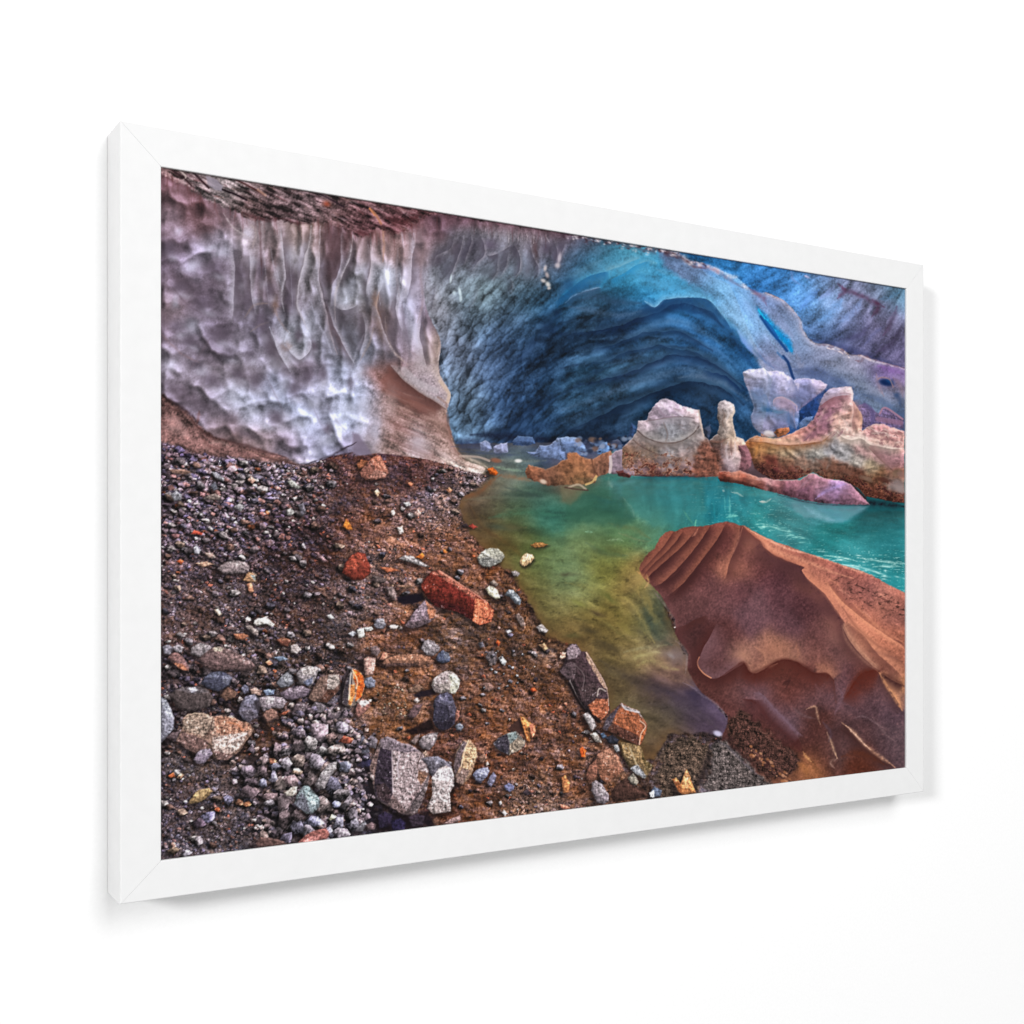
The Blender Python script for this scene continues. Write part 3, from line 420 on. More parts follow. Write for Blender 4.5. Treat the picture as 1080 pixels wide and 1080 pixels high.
# ================================================================ LEFT ICE WALL
WL = [(175,190,108,74,80),(230,195,118,98,106),(300,200,104,75,78),(350,210,100,72,75),(385,225,84,50,50),(430,225,90,50,55),(465,240,100,72,82),
 (180,205,120,92,100),(178,225,130,112,122),(200,215,98,68,72),(215,230,108,82,88),(180,240,124,104,116),(250,230,122,100,108),(185,270,98,84,98),(232,262,158,150,168),(205,280,150,140,160),(226,285,94,80,92),(262,244,160,146,152),(265,270,140,130,138),(258,290,98,88,98),(290,250,125,108,112),(286,275,112,92,96),(280,300,108,92,98),(312,250,152,132,130),(312,270,150,148,156),(310,295,90,82,86),(308,315,92,82,92),(328,250,128,105,100),(350,250,90,66,70),(355,290,80,72,80),(340,310,118,112,122),(370,310,152,156,166),(325,300,128,122,130),(205,325,112,98,112),(180,310,110,96,108),(190,302,98,82,94),(240,325,118,108,122),(215,318,96,84,98),(247,300,122,112,124),(184,320,135,115,122),(202,345,140,134,150),(230,350,98,86,100),(175,350,108,92,104),(265,330,98,90,102),(280,350,94,86,102),(300,345,128,126,138),(312,360,166,168,182),(325,345,140,142,156),(340,345,120,114,126),(362,345,82,80,88),(370,360,86,88,96),(350,365,118,116,130),(300,365,140,136,144),(270,370,125,118,132),(250,365,128,120,134),(215,368,112,100,114),(190,365,120,108,122),
 (400,240,118,82,82),(395,262,140,122,125),(420,260,138,112,112),(440,255,148,124,130),(400,295,165,168,182),(412,305,172,178,195),(388,300,135,130,138),(430,300,168,158,175),(385,320,90,84,88),(400,330,112,92,88),(395,345,104,88,92),(415,350,108,96,106),(432,330,182,180,208),(440,355,168,166,192),(450,335,128,108,120),(455,360,150,128,122),(462,375,172,152,146),(385,365,140,142,162),(410,372,78,72,78),(425,370,135,115,125),
 (175,385,150,142,156),(175,400,118,108,120),(200,395,140,130,144),(222,400,128,116,126),(246,420,188,192,214),(228,412,138,130,146),(264,435,182,184,206),(255,395,128,118,128),(285,415,150,150,172),(275,440,142,138,156),(300,420,158,164,188),(318,448,185,192,222),(330,410,158,158,182),(345,420,140,138,156),(365,430,200,208,236),(360,400,168,172,196),(320,395,122,108,122),(340,455,168,168,194),(330,475,160,158,184),(308,472,142,128,144),(300,455,126,112,122),(270,462,140,120,124),(240,450,128,108,114),(210,428,108,96,108),(235,435,124,112,124),(185,412,104,90,102),(250,470,112,88,88),
 (405,400,128,92,86),(420,400,120,76,70),(440,395,168,154,158),(455,395,172,158,156),(466,415,176,156,150),(470,430,170,148,138),(420,425,150,115,105),(440,430,138,104,96),(400,430,140,118,116),(385,420,172,178,206),(380,445,192,198,230),(395,455,160,146,152),(415,450,146,114,108),(440,455,160,138,136),(455,440,142,112,104),(440,470,176,164,170),(465,460,152,122,114),(470,480,164,138,132),(485,486,172,146,136),(500,493,186,166,156),(420,470,150,120,114),(400,470,140,118,112),(455,475,158,132,126),(380,470,120,112,132)]
wlf = FD(WL, 11, 4)
wall = [(150,150),(600,150),(604,244),(590,249),(560,246),(520,242),(480,240),(462,250),(452,270),(448,300),(449,322),(455,338),(462,352),(465,364),(463,378),(463,392),(468,402),(473,411),(475,420),(472,430),(471,440),(473,452),(477,464),(481,474),(486,482),(494,487),(503,490),(512,494),(508,499),(497,497),(484,493),(468,489),(448,484),(425,481),(400,478),(380,480),(372,477),(360,479),(350,481),(340,485),(328,489),(318,490),(306,487),(296,486),(282,484),(262,478),(240,474),(216,474),(196,474),(180,468),(165,464),(150,460)]
wm = full(poly(wall, .8, .8, .2, 201, sm=3)); wm *= 1 - sstep(6, -4, GX - 462 + 0 * GY) * 0
top = sstep(330, 285, GY) * sstep(425, 450, GX)
wm = wm * (1 - top) + blur(wm, 5) * top
nb = fbm(GX * .055 + .4 * fbm(GX * .04, GY * .04, 2, 211), GY * .05, 3, 212); nb2 = fbm(GX * .11, GY * .09, 3, 214)
foot = sstep(380, 416, GX + 14 * fbm(GX * .06, GY * .06, 3, 218) - .12 * (GY - 440)) * sstep(386, 402, GY)
amp = field([(200,280,.34,.12),(200,400,.30,.10),(300,430,.36,.10),(300,300,.22,.30),(380,300,.2,.34),(430,320,.16,.40),(440,420,.10,.10),(440,460,.08,.12),(470,400,.06,.05),(460,250,.1,.25)], 40)
_, ea, ia, xa_, ya_ = cups(27, 19, -32, 215, 12, .03); _, eb, ib, xb_, yb_ = cups(11.5, 46, 6, 216, 7, .03); _, ec, ic, xc_, yc_ = cups(15, 17, 20, 217, 9, .04)
zz = field([(190,260,1,0,.2),(200,400,.9,0,.3),(230,300,.9,.1,.2),(260,260,.4,.5,.2),(300,280,.1,1,.2),(340,300,0,1.1,.2),(300,360,.3,.6,.5),(300,420,.4,0,.9),(350,430,.3,.1,.9),(260,420,.7,0,.5),(400,300,0,.8,.2),(430,320,0,.7,.1),(400,370,.1,.6,.3),(460,280,0,.3,.6),(440,450,0,0,.2)], 26)
def rn(sx, sy, deg, seed):
    c, s = math.cos(math.radians(deg)), math.sin(math.radians(deg)); wx = 7 * fbm(GX * .02, GY * .02, 2, seed + 3)
    u, v = (GX * c + GY * s + wx) / sx, (-GX * s + GY * c - wx) / sy
    return noise(u, v, seed) * 1.1 + .4 * noise(u * 2.1 + 5, v * 2.1, seed + 1)
cu = zz[..., 0] * rn(34, 19, -38, 215) + zz[..., 1] * rn(12, 42, 8, 216) + zz[..., 2] * rn(24, 12, -52, 217)
def bowls(sx, sy, deg, seed, warp, wf):
    f1 = cups(sx, sy, deg, seed, warp, wf)[0]; return np.minimum(f1, .95) ** 2 * (sx * sy) ** .5
h_ = blur(zz[..., 0] * bowls(30, 20, -35, 815, 12, .03) + zz[..., 1] * 1.1 * bowls(12, 40, 7, 816, 8, .03) + zz[..., 2] * bowls(17, 13, -40, 817, 9, .035), 1.0)
sh_ = h_ - remap(h_, 2.0, -2.4); sh_ = np.clip(sh_ / (sh_[wm > .5].std() + 1e-6), -2.4, 2.6)
l = 1.0 + .20 * cu + .17 * sh_ + amp[..., 1] * .12 * LC + (.035 + .02 * np.clip(cu, -1, 1)) * GR1 + .10 * sstep(1.0, 2.2, sh_ + .5 * cu)
l = l * (1 - foot) + foot * (1 + .07 * LC + .16 * LF + .10 * GR1 + .12 * nb2)
lay(wlf, wm, np.clip(l, .45, 1.75), (62, 64, 78))
LV = (206, 206, 226); PD = (92, 80, 92)
B = lambda L, c, a, p=1.: [dab(x, y, rx, ry, an, c, a, wm, jit=3, seed=int(x), p=p) for x, y, rx, ry, an in L]
B([(234,266,8,5,-10),(222,262,6,3,-25),(202,281,10,5,-20),(188,245,5,4,0),(261,246,6,5,20),(266,277,5,6,10),(246,310,4,14,0),(304,270,5,8,0),(317,284,3.5,8,0),(293,288,4,10,0),(320,262,4,8,0),(368,308,8,7,10),(372,298,4,5,0),(302,354,5,4,0),(318,376,8,4,-30),(312,330,4,8,10),(325,347,4,8,10),(268,319,6,4,-40),(203,344,6,7,0),(185,318,4,8,0),(247,420,7,6,20),(265,436,6,7,10),(245,408,4,9,10),(318,448,9,8,20),(366,432,10,8,20),(300,405,6,8,20),(290,418,5,6,0),(340,405,6,12,10),(345,465,10,6,-10),(282,450,10,4,20),(330,478,8,4,-10),(410,305,7,12,0),(404,296,5,8,0),(432,330,4.5,20,-4),(438,352,4,14,-6),(384,425,8,12,0),(381,450,6,14,0),(440,466,6,5,0),(300,440,6,6,0),(215,390,6,5,0),(180,385,6,5,0),(330,425,7,7,0),(355,445,9,4,-20),(378,395,6,8,0)], LV, .42)
B([(226,284,9,8,20),(178,262,8,10,30),(192,302,10,7,20),(214,320,11,8,20),(228,352,11,9,0),(253,288,5,10,0),(250,305,4,12,0),(262,318,6,12,-15),(276,342,7,14,-22),(286,366,7,12,-20),(275,285,5,14,0),(284,308,6,8,0),(303,318,4.5,14,0),(307,298,5,12,0),(252,395,9,7,20),(222,402,12,8,20),(270,400,8,10,20),(290,440,7,7,30),(310,410,7,10,10),(325,396,6,10,0),(308,472,6,4,20),(345,452,4,4,0),(300,462,10,4,15),(210,425,16,7,30),(240,440,12,5,25),(185,410,14,6,30),(200,360,8,6,20),(330,365,5,5,0),(315,355,4,6,0),(340,395,5,8,0),(370,404,4,10,0),(260,458,14,4,20)], PD, .5)
B([(350,250,8,12,0),(348,285,8,12,8),(352,270,9,8,0),(382,240,10,8,0)], (84,62,68), .6); B([(362,342,6,14,-14),(370,360,6,10,-15),(352,322,5,12,-10),(388,318,4,14,0),(412,376,6,5,0),(396,330,5,10,-5),(384,345,5,14,0)], (76,72,80), .65); B([(402,340,5,16,-12),(396,316,3,10,0),(291,322,4,8,0),(302,366,5,4,0)], (112,84,72), .6)
rw = random.Random(3)
for k in range(0):
    x, y = rw.uniform(172, 455), rw.uniform(215, 480)
    if x < 262 or y > 375: cup(x, y, rw.uniform(6, 11), rw.uniform(4.5, 8), rw.uniform(-45, 0), (96,84,98) if y < 400 else (122,114,134), (182,176,194) if y < 400 else (204,206,228), rw.uniform(.25, .5), wm * (1 - foot), 70, k)
    elif y > 250: cup(x, y, rw.uniform(3.5, 6.5), rw.uniform(9, 20), rw.uniform(-8, 12), (92,82,90), (186,182,198), rw.uniform(.25, .5), wm * (1 - foot), rw.choice((20, 50, 150)), k)
for x, y, rx, ry, an in [(226,283,11,8,10),(178,262,9,9,20),(190,303,11,8,15),(214,320,12,9,15),(230,352,12,10,0),(252,290,6,11,0),(262,318,6,13,-12),(276,342,7,14,-20),(286,368,7,12,-20),(275,285,5,14,0),(284,306,6,9,0),(306,318,5,15,0),(307,296,5,12,0),(252,395,10,7,20),(222,402,12,8,20),(270,402,8,10,20),(292,441,8,8,30),(310,411,8,10,10),(325,396,6,10,0),(200,360,9,7,20),(330,365,5,6,0),(315,352,4,6,0),(340,395,5,8,0),(347,452,5,5,0),(186,345,8,8,0),(206,385,9,7,20),(240,372,9,8,0),(264,372,7,9,-20)]:
    dab(x, y, rx * .9, ry * .9, an, (86,76,90), .5, wm, jit=2); dab(x + rx * .5, y + ry * 1.1, rx * .7, ry * .45, an, (190,186,204), .4, wm, jit=2)
for q, w, c, a in [((236,225,246,240,262,250), 1.4, (190,176,180), .6), ((243,258,246,290,247,322,245,340), 2.4, (150,142,156), .55), ((258,335,268,322,282,320), 1.6, (130,112,108), .6), ((264,350,276,342,284,340), 1.2, (130,116,116), .5),
 ((328,238,326,256,319,282,314,305,313,322,318,334,325,348), 2.4, (186,178,182), .75), ((338,238,337,264,337,294,341,318,346,336,350,356,356,374), 2, (172,158,164), .65), ((372,248,370,270,362,288,355,304,353,322,354,340), 2, (178,168,170), .65), ((296,240,298,262,301,288,297,312,300,328), 2.2, (176,170,180), .65), ((275,236,275,260,276,290), 1.2, (74,50,52), .6), ((262,236,270,244,266,262), 1.6, (165,148,146), .5), ((284,345,290,360,300,380,306,392), 2.4, (190,190,208), .7), ((288,322,296,340,306,352), 1.5, (140,120,116), .5), ((344,318,352,342,362,364,374,384), 2.4, (166,160,176), .6), ((328,318,334,338,344,356,350,372), 2.2, (170,168,186), .6), ((305,350,300,362,308,372,318,378,328,372,326,352), 2.6, (196,198,216), .6), ((322,300,320,318,328,338), 1.6, (164,160,172), .5),
 ((388,258,391,278,388,300), 2.2, (168,152,156), .6), ((392,220,402,236,405,256,404,276), 1.8, (166,126,106), .75), ((400,308,397,322,402,336), 2.2, (156,112,80), .6), ((436,246,434,282,428,306), 4, (180,170,188), .55), ((430,300,434,330,440,362), 5, (190,188,216), .55), ((406,334,408,354,416,372,430,384), 1.8, (176,156,150), .7), ((446,260,444,290,446,318,440,340), 2.4, (150,128,132), .5), ((420,262,418,290,422,318), 2, (150,138,146), .5), ((460,338,464,352,465,366,463,384), 3, (200,176,164), .7), ((424,318,426,340,432,366), 2, (110,98,112), .5), ((414,318,412,340,420,366), 2.4, (100,88,98), .5), ((380,380,390,360,394,346), 2, (150,130,120), .5), ((446,340,450,356,458,372,460,386), 2, (120,98,98), .5), ((372,384,378,366,384,352), 2.4, (178,178,196), .5), ((432,370,444,378,456,386), 2, (130,108,110), .5),
 ((215,188,235,240), 1, (120,90,92), .3), ((180,300,196,320,212,330), 1.6, (84,70,80), .4), ((170,352,190,372,210,382), 2, (130,104,106), .4), ((200,390,212,372,222,356), 2, (100,86,96), .45), ((330,430,338,446,350,462), 1.6, (112,100,116), .35), ((345,425,352,440,366,456), 1.6, (120,110,128), .35), ((280,396,292,420,300,440), 1.4, (112,100,112), .35)]:
    stroke([(q[i], q[i + 1]) for i in range(0, len(q), 2)], w + .8, c, a, 1., 1.6, .15, 221 + int(q[0]), mask=wm, taper=.2)
for pp, wl, wd, sd in [((246,250,247,280,247,322,244,340),5,9,-1),((262,262,265,300,268,335),4,8,1),((296,240,299,262,301,290,297,314),5,8,-1),((328,238,326,256,319,282,314,305,313,322,318,334,325,348),6,8,1),((338,238,337,264,337,294,341,318,346,336,350,356,356,376),5,8,-1),((361,240,359,270,356,290,347,306),3,8,1),((372,248,370,270,362,288,357,302),2.5,6,-1),((376,322,366,327,352,323),6,14,-1),((284,344,290,360,298,380,308,396),6,10,1),((324,350,328,366,318,378,307,372,301,360),5,6,-1),((344,318,352,342,362,364,376,388),4,7,1),((388,250,391,278,388,300,386,314),6,6,1),((404,298,398,322,402,338,410,360,420,378),4,9,-1),((440,240,436,270,433,300,428,318),8,9,-1),((446,326,442,350,447,374,452,390),10,7,-1),((460,336,464,352,464,366,462,386),4,1,1),((382,330,384,352,378,376),5,6,1),((420,300,417,325,424,352),4,6,1)]:
    pt = [(pp[i], pp[i + 1]) for i in range(0, len(pp), 2)]; dk = (84,66,72) if 338 < pp[0] < 362 else (88,78,88)
    fold(pt, wd, dk, .55, sd, wm, ends=.35, jit=2.5); fold(pt, wl, (186,178,192), .5, -sd, wm, ends=.35, jit=2.5)
IMG[:] += (wm * 1.5 * EMB)[..., None] * (1 - foot)[..., None]
# the curtain's fine vertical drip lines
for k in range(16):
    x = rs.uniform(268, 448); y = 232 + rs.uniform(0, 60); L = rs.uniform(20, 70); dx = rs.uniform(-4, 4) + (6 if x < 370 else 0)
    stroke([(x, y), (x + dx * .4, y + L * .5), (x + dx, y + L)], rs.uniform(.8, 2), LV if rs.rand() > .5 else (88,74,80), rs.uniform(.15, .4), 1., 1.5, .12, 300 + k, mask=wm, taper=.3)
# overhanging nose and the streaked foot under it
nose = P(*T6,180,0,250,0,430,-10,435,40,450,75,480,115,495,150,490,190,475,225,450,205,400,180,350,150,290,110,240,70)
sl, m, d = poly(nose, 1, .6, .2, 231, sm=4); m = m * sstep(378, 402, GY[sl]) * .9; nl = np.clip(1 + .22 * ((GX[sl] - 440) / 40 - (GY[sl] - 400) / 60) + .07 * GR1[sl] + .06 * nb2[sl], .5, 1.4); IMG[sl] = IMG[sl] * (1 - m[..., None]) + m[..., None] * np.array([152,138,146], np.float32) * nl[..., None]
stroke(P(*T6,185,5,240,65,300,115,360,155,420,190,470,228), 2.4, (66,46,44), .85, 1, 1, .2, 232); stroke(P(*T6,440,80,470,120,488,150,480,190), 4, (196,170,150), .7); stroke(P(*T6,250,20,330,90,420,130), 9, (186,176,182), .5); stroke(P(*T6,430,165,470,195,475,215), 3, (140,112,104), .6)
sl, m, d = poly(P(*T6,175,10,230,65,300,118,370,162,440,205,420,250,330,230,220,190,140,130,130,80), 4, 3, .15, 233); mix(sl, m * .8, (122,80,74))
for k in range(19):
    y = 410 + k * 4.0 + rs.uniform(-1, 1); x = 402 - .1 * k
    fold([(x, y - 6), (x + 20, y + 3 + rs.uniform(-1, 1)), (x + 44, y + 12), (x + 70, y + 22)], rs.uniform(1.6, 3.2), (110,80,78), rs.uniform(.2, .55), rs.choice((1, -1)), wm * foot, ends=.3)
    stroke([(x, y - 6), (x + 22, y + 3 + rs.uniform(-1, 1)), (x + 46, y + 12), (x + 66, y + 20)], rs.uniform(1, 2.6), (104,72,70) if k % 2 else (186,158,150), rs.uniform(.25, .55), 1, 2, .12, 240 + k, mask=wm * foot, brk=.06)
for q, c, rr in [((345,235,12,5,25),(112,74,70),.6),((300,200,14,5,25),(128,88,80),.5),((320,400,8,14,-10),(182,166,176),.55),((180,200,8,20,0),(166,146,146),.4),((240,330,18,5,30),(112,74,70),.4),((420,300,8,14,-30),(150,116,108),.4),((100,350,6,20,5),(190,188,210),.5),((470,480,10,4,30),(196,176,176),.6),((350,420,10,8,20),(180,164,170),.5)]: dab(T6[0]+q[0]/5, T6[1]+q[1]/5, q[2], q[3], q[4], c, rr, wm, jit=3)
for p, w, c in [(P(*T6,540,470,600,490,680,530,690,545), 3, (206,186,172)), (P(*T6,420,470,500,510,580,550,660,565), 2, (216,196,186)), (P(*T6,500,480,560,520,640,540), 1.6, (140,106,96)), (P(*T6,620,540,660,560,690,550), 3.4, (222,208,202)), (P(*T6,485,300,500,380,530,450,570,485), 3, (176,146,136)), (P(*T6,478,230,490,320,500,380), 2, (122,84,76))]: stroke(p, w, c, .8, 1, 1, .2, 261)
sl, m, d = poly(P(*T6,-20,350,10,360,40,400,65,440,80,470,0,475,-20,470), 2, 1, .2, 262); mix(sl, m * .8, (118,106,124))
fold(P(*T6,175,-10,240,66,300,116,360,156,420,192,472,232), 8, (78,52,50), .75, 1); fold(P(*T6,175,-10,240,66,300,116,360,156,420,192,472,232), 5, (176,164,164), .5, -1); fold(P(*T6,430,-10,436,40,452,78,482,116,496,150,488,195), 6, (196,178,168), .55, 1); fold(P(*T6,470,232,478,262,488,320,505,400,535,455,580,490), 5, (120,90,84), .6, 1)
# dirty band under the belly
band = P(*T5,0,160,60,150,120,200,190,250,260,320,330,370,420,405,500,425,600,450,700,480,790,520,700,515,560,505,480,490,380,480,300,475,220,460,120,420,40,395,0,390)
sl, m, d = poly(band, 2, 2, .15, 263); bl = np.clip(1 + .16 * LC[sl] + .12 * LF[sl] + .12 * GR1[sl] + .5 * fbm(GX * .08, GY * .08, 3, 264)[sl], .4, 1.8); IMG[sl] = IMG[sl] * (1 - m[..., None]) + m[..., None] * np.array([118,88,86], np.float32) * bl[..., None]
for p, w, c, a in [(P(*T5,50,150,90,180,150,215,210,260,240,300), 4, (44,28,30), .8), (P(*T5,200,260,240,320,330,380,440,405,560,440,700,480), 4, (66,42,42), .75), (P(*T5,60,200,110,225,180,250), 3, (70,46,46), .6), (P(*T5,560,470,640,490,760,520), 3, (60,34,34), .7), (P(*T5,60,320,120,330,200,370), 10, (150,124,122), .5), (P(*T5,70,270,130,290,180,330), 8, (136,112,112), .5), (P(*T5,270,380,290,430,350,470), 4, (140,108,104), .5), (P(*T5,300,410,360,400,420,430), 4, (160,132,128), .5), (P(*T5,440,440,500,470,560,490), 4, (126,88,86), .5), (P(*T5,250,350,300,420,380,440), 3, (88,56,54), .5), (P(*T5,480,440,620,480,700,500), 1.6, (150,112,100), .5), (P(*T5,250,240,240,300), 4, (104,60,54), .6), (P(*T5,810,520,900,490,990,450,1080,400), 2.6, (30,20,26), .8), (P(*T5,990,455,1080,470), 6, (112,100,124), .6)]: stroke(p, w, c, a, 1, 2, .15, 265)
# dirt-laden top
dirt_p = [(150,160)] + [(x, y) for x, y in [(160,178),(172,184),(184,190),(196,196),(208,204),(218,211),(234,217),(252,225),(262,231),(272,233),(284,231),(296,232),(306,235),(316,234),(326,236),(336,233),(348,236),(360,240),(372,246),(382,250),(390,246),(398,240),(408,243),(418,247),(428,243),(438,236),(448,228),(462,225),(500,231),(560,240),(604,248),(640,252),(604,150)]]
sl, m, d = poly(dirt_p, 2.2, 4, .22, 271); DM = full((sl, m))
db = field([(175,180,112,78,80),(215,190,120,95,98),(230,196,150,138,142),(250,200,112,84,86),(290,205,110,84,88),(320,215,118,90,96),(350,222,104,74,76),(370,232,80,50,54),(390,236,80,42,46),(400,222,112,80,84),(420,235,78,38,42),(440,225,92,56,60),(300,225,92,64,68),(270,225,84,56,58),(210,206,88,58,62),(500,231,78,44,54),(560,241,82,48,56)], 18, 5)
DL = norm(lic(GR2 + .5 * GR1, ANGF * 0 + math.radians(24) + .3 * fbm(GX * .04, GY * .06, 2, 273), 6, .7))
ly = np.clip(.95 + .24 * DL + .12 * LF + .12 * GR1 + .25 * fbm(GX * .12, GY * .2, 3, 272), .35, 1.9)
db = db * np.array([.94, 1.04, 1.02], np.float32)
lay(db, DM, ly, (58,52,56))
for k in range(110):
    x = rs.uniform(172, 440); y = 178 + (x - 170) * .161 + rs.uniform(0, 1) ** 1.3 * (8 + 30 * math.exp(-((x - 330) / 110) ** 2)); L = rs.uniform(4, 16); an = math.radians(rs.uniform(8, 42))
    stroke([(x, y), (x + L * math.cos(an), y + L * math.sin(an))], rs.uniform(.7, 2.2), [(44,28,34),(62,38,42),(156,134,140),(140,108,104),(96,58,60)][rs.randint(5)], rs.uniform(.3, .75), 1, 1, .3, 280 + k, mask=DM, taper=.3)
sl, m, d = poly(P(*T1,285,75,340,95,375,130,370,160,330,150,295,120), 1, .8, .2, 281); mix(sl, m * .85, (146,136,148))
stroke(P(*T1,375,150,440,175,500,205), 3, (28,18,24), .9, .8, .8, .2, 282); stroke(P(*T1,220,60,270,110,300,140), 3, (40,24,30), .8); stroke(P(*T1,440,95,510,130,590,175), 2.6, (60,32,32), .8); stroke(P(*T1,150,50,180,80,170,95), 2, (190,172,168), .8); stroke(P(*T1,110,50,170,90,210,130), 2.4, (44,26,30), .7)
dab(344.5, 215, 4, 3, 20, (150,72,52), .8); stroke(P(*T1,880,170,940,200,1010,240), 2.4, (40,26,34), .7); stroke(P(*T1,560,150,600,180), 3, (172,136,122), .7); stroke(P(*T2,70,250,100,280,130,330), 3, (170,116,88), .7); stroke(P(*T2,70,250,95,285), 2, (196,128,90), .7)
stroke(P(*T1,480,270,560,300,620,310,700,300), 4, (54,26,30), .6, 1, 3, .25, 283); stroke(P(*T1,680,300,760,325,830,325), 4, (58,30,34), .6, 1, 3, .25, 284); stroke(P(*T2,0,370,60,390), 6, (64,30,34), .7, 1, 3, .25, 285); stroke(P(*T2,160,300,240,320,320,290), 9, (76,36,40), .6, 1, 4, .2, 286)
for k in range(60):                              # maroon seeping down from the dirt
    x = rs.uniform(175, 470); yb = np.interp(x, [q[0] for q in dirt_p[1:-3]], [q[1] for q in dirt_p[1:-3]])
    stroke([(x, yb - 4), (x + rs.uniform(-1, 3), yb + rs.uniform(4, 20))], (2.2, .6), (92,54,56), rs.uniform(.2, .5), 1, 1.5, .2, 290 + k, mask=wm)
stroke([(592,246.5),(632,254),(672,261),(696,266),(716,271),(740,282)], 7, (66,44,60), .75, 1, 3, .2, 291, brk=.12)
for k in range(170):
    x = rs.uniform(594, 745); y = np.interp(x, [q[0] for q in sky], [q[1] for q in sky]) + abs(rs.randn()) * 3
    dab(x, y, rs.uniform(.8, 2.4), rs.uniform(.6, 1.2), rs.uniform(0, 40), (206,192,200) if rs.rand() > .5 else (62,40,52), rs.uniform(.3, .8))
# ================================================================ ICE AND SHORE BLOCKS
BR = np.clip(1 + .17 * GR1 + .14 * GR2, .4, 1.7)
_R = -np.abs(fbm(GX * .05, GY * .058, 4, 470, .5)); EMI = norm(_R - remap(_R, 2.2, -2.)); EMI = np.clip(EMI, -2.2, 2.4)
def edge_light(d, r=4.):
    gy, gx = np.gradient(d); n = np.sqrt(gx * gx + gy * gy) + 1e-6
    return (-gx / n * .62 + gy / n * .78 * 1.) * np.exp(-(np.maximum(d, 0) / r) ** 2)
def body(pts, cols, rough=.1, soft=.9, jit=.8, seed=401, sm=0, sig=9, streak=.06, rim=None, rimw=1.6, k=.9, em=.10):
    """a lump: outline + colour points inside; rim = colour of the lit upper edge"""
    sl, m, d = poly(pts, soft, jit, .25, seed, sm)
    if len(cols) == 1: f = np.ones((H, W, 3), np.float32)[sl] * np.array(cols[0][-3:], np.float32)
    else:
        p = np.array(cols, np.float32); num = 0; den = 1e-9
        wx, wy = jitxy(sl, 3, .12, seed + 2)
        for q in p:
            w = np.exp(-((wx - q[0]) ** 2 + (wy - q[1]) ** 2) / (2 * sig * sig)) + 1e-4 / (1 + (wx - q[0]) ** 2 + (wy - q[1]) ** 2) ; num = num + w[..., None] * q[2:]; den = den + w
        f = num / den[..., None]
    L = np.clip(1.04 + rough * (.3 * GR1[sl] + .3 * GR2[sl]) + streak * LC[sl] + rough * 1.7 * fbm(GX[sl] * .13, GY[sl] * .13, 3, seed + 4) + .06 + em * EMI[sl] + .32 * edge_light(d, 6), .3, 1.9)
    f = f * L[..., None] * k
    if rim is not None:
        up = np.roll(d, 0); gy = np.gradient(d, axis=0) * S
        r = .6 * np.clip(gy, 0, 1) * (1 - sstep(.2, rimw, d)); f = f * (1 - r[..., None]) + r[..., None] * np.array(rim, np.float32)
    IMG[sl] = IMG[sl] * (1 - m[..., None]) + f * m[..., None]
    return sl, m, d
# bits of ice floating in the dark of the cave
for p, c, rim in [(P(*T6,650,405,680,392,705,410,715,440,690,452,655,448), (120,128,158), (176,180,206)), (P(*T6,722,425,760,408,795,405,800,455,760,462,724,456), (138,142,172), (186,188,214)), (P(*T6,820,400,850,370,930,375,945,410,900,420,830,418), (62,82,120), (92,116,152)), (P(*T6,895,452,940,455,965,420,1020,418,1060,380,1100,375,1100,500,1020,485,930,475), (112,128,165), (170,178,208)),
  (P(*T7,-10,380,30,372,90,380,125,420,128,445,80,455,0,450), (112,132,172), (150,168,200)), (P(*T7,180,450,215,405,240,400,262,440,240,465,190,465), (100,128,170), (140,160,195)), (P(*T7,20,455,90,450,140,470,120,490,60,480), (72,84,112), (120,136,168)), (P(*T7,250,400,300,385,330,420,310,445,260,440), (52,56,74), (96,110,140)), (P(*T7,150,400,200,395,190,430,150,430), (60,72,98), (110,126,158)), (P(*T7,330,395,380,380,390,340,400,330,370,300,350,380), (40,60,96), None)]:
    body(p, [(0, 0) + c], .10, .8, 1, 402, rim=rim)
for k in range(60):
    x, y = rs.uniform(600, 668), rs.uniform(460, 480); r = rs.uniform(1, 3)
    dab(x, y, r * 1.3, r, rs.uniform(-30, 30), [(96,116,150),(60,70,96),(28,34,52),(130,140,165),(110,84,74)][rs.randint(5)], .8, p=2.)
stroke(P(*T6,720,492,840,500,1000,500), 4, (126,130,118), .5, 1, 2, .2, 403); dab(T6[0]+853/5, T6[1]+500/5, 4, 2, 0, (225,222,220), .9, p=2.); dab(T6[0]+735/5, T6[1]+498/5, 6, 2.6, 10, (132,88,70), .9, p=2.); stroke(P(*T6,545,475,640,480,700,500), 3, (180,160,150), .7); stroke(P(*T6,720,530,800,545,880,555), 3, (150,176,150), .6, 1, 2, .2, 404); stroke(P(*T6,740,575,860,590,940,610), 6, (130,98,76), .7, 1, 2, .2, 405); stroke(P(*T6,530,690,640,670,720,600,760,575), 5, (112,74,52), .7, 1, 2, .2, 406)
stroke(P(*T6,500,425,620,430,720,440), 3, (66,72,100), .5, 1, 1.5, .3, 407); stroke(P(*T6,540,450,700,462,860,470), 3, (56,66,92), .5, 1, 1.5, .3, 408)
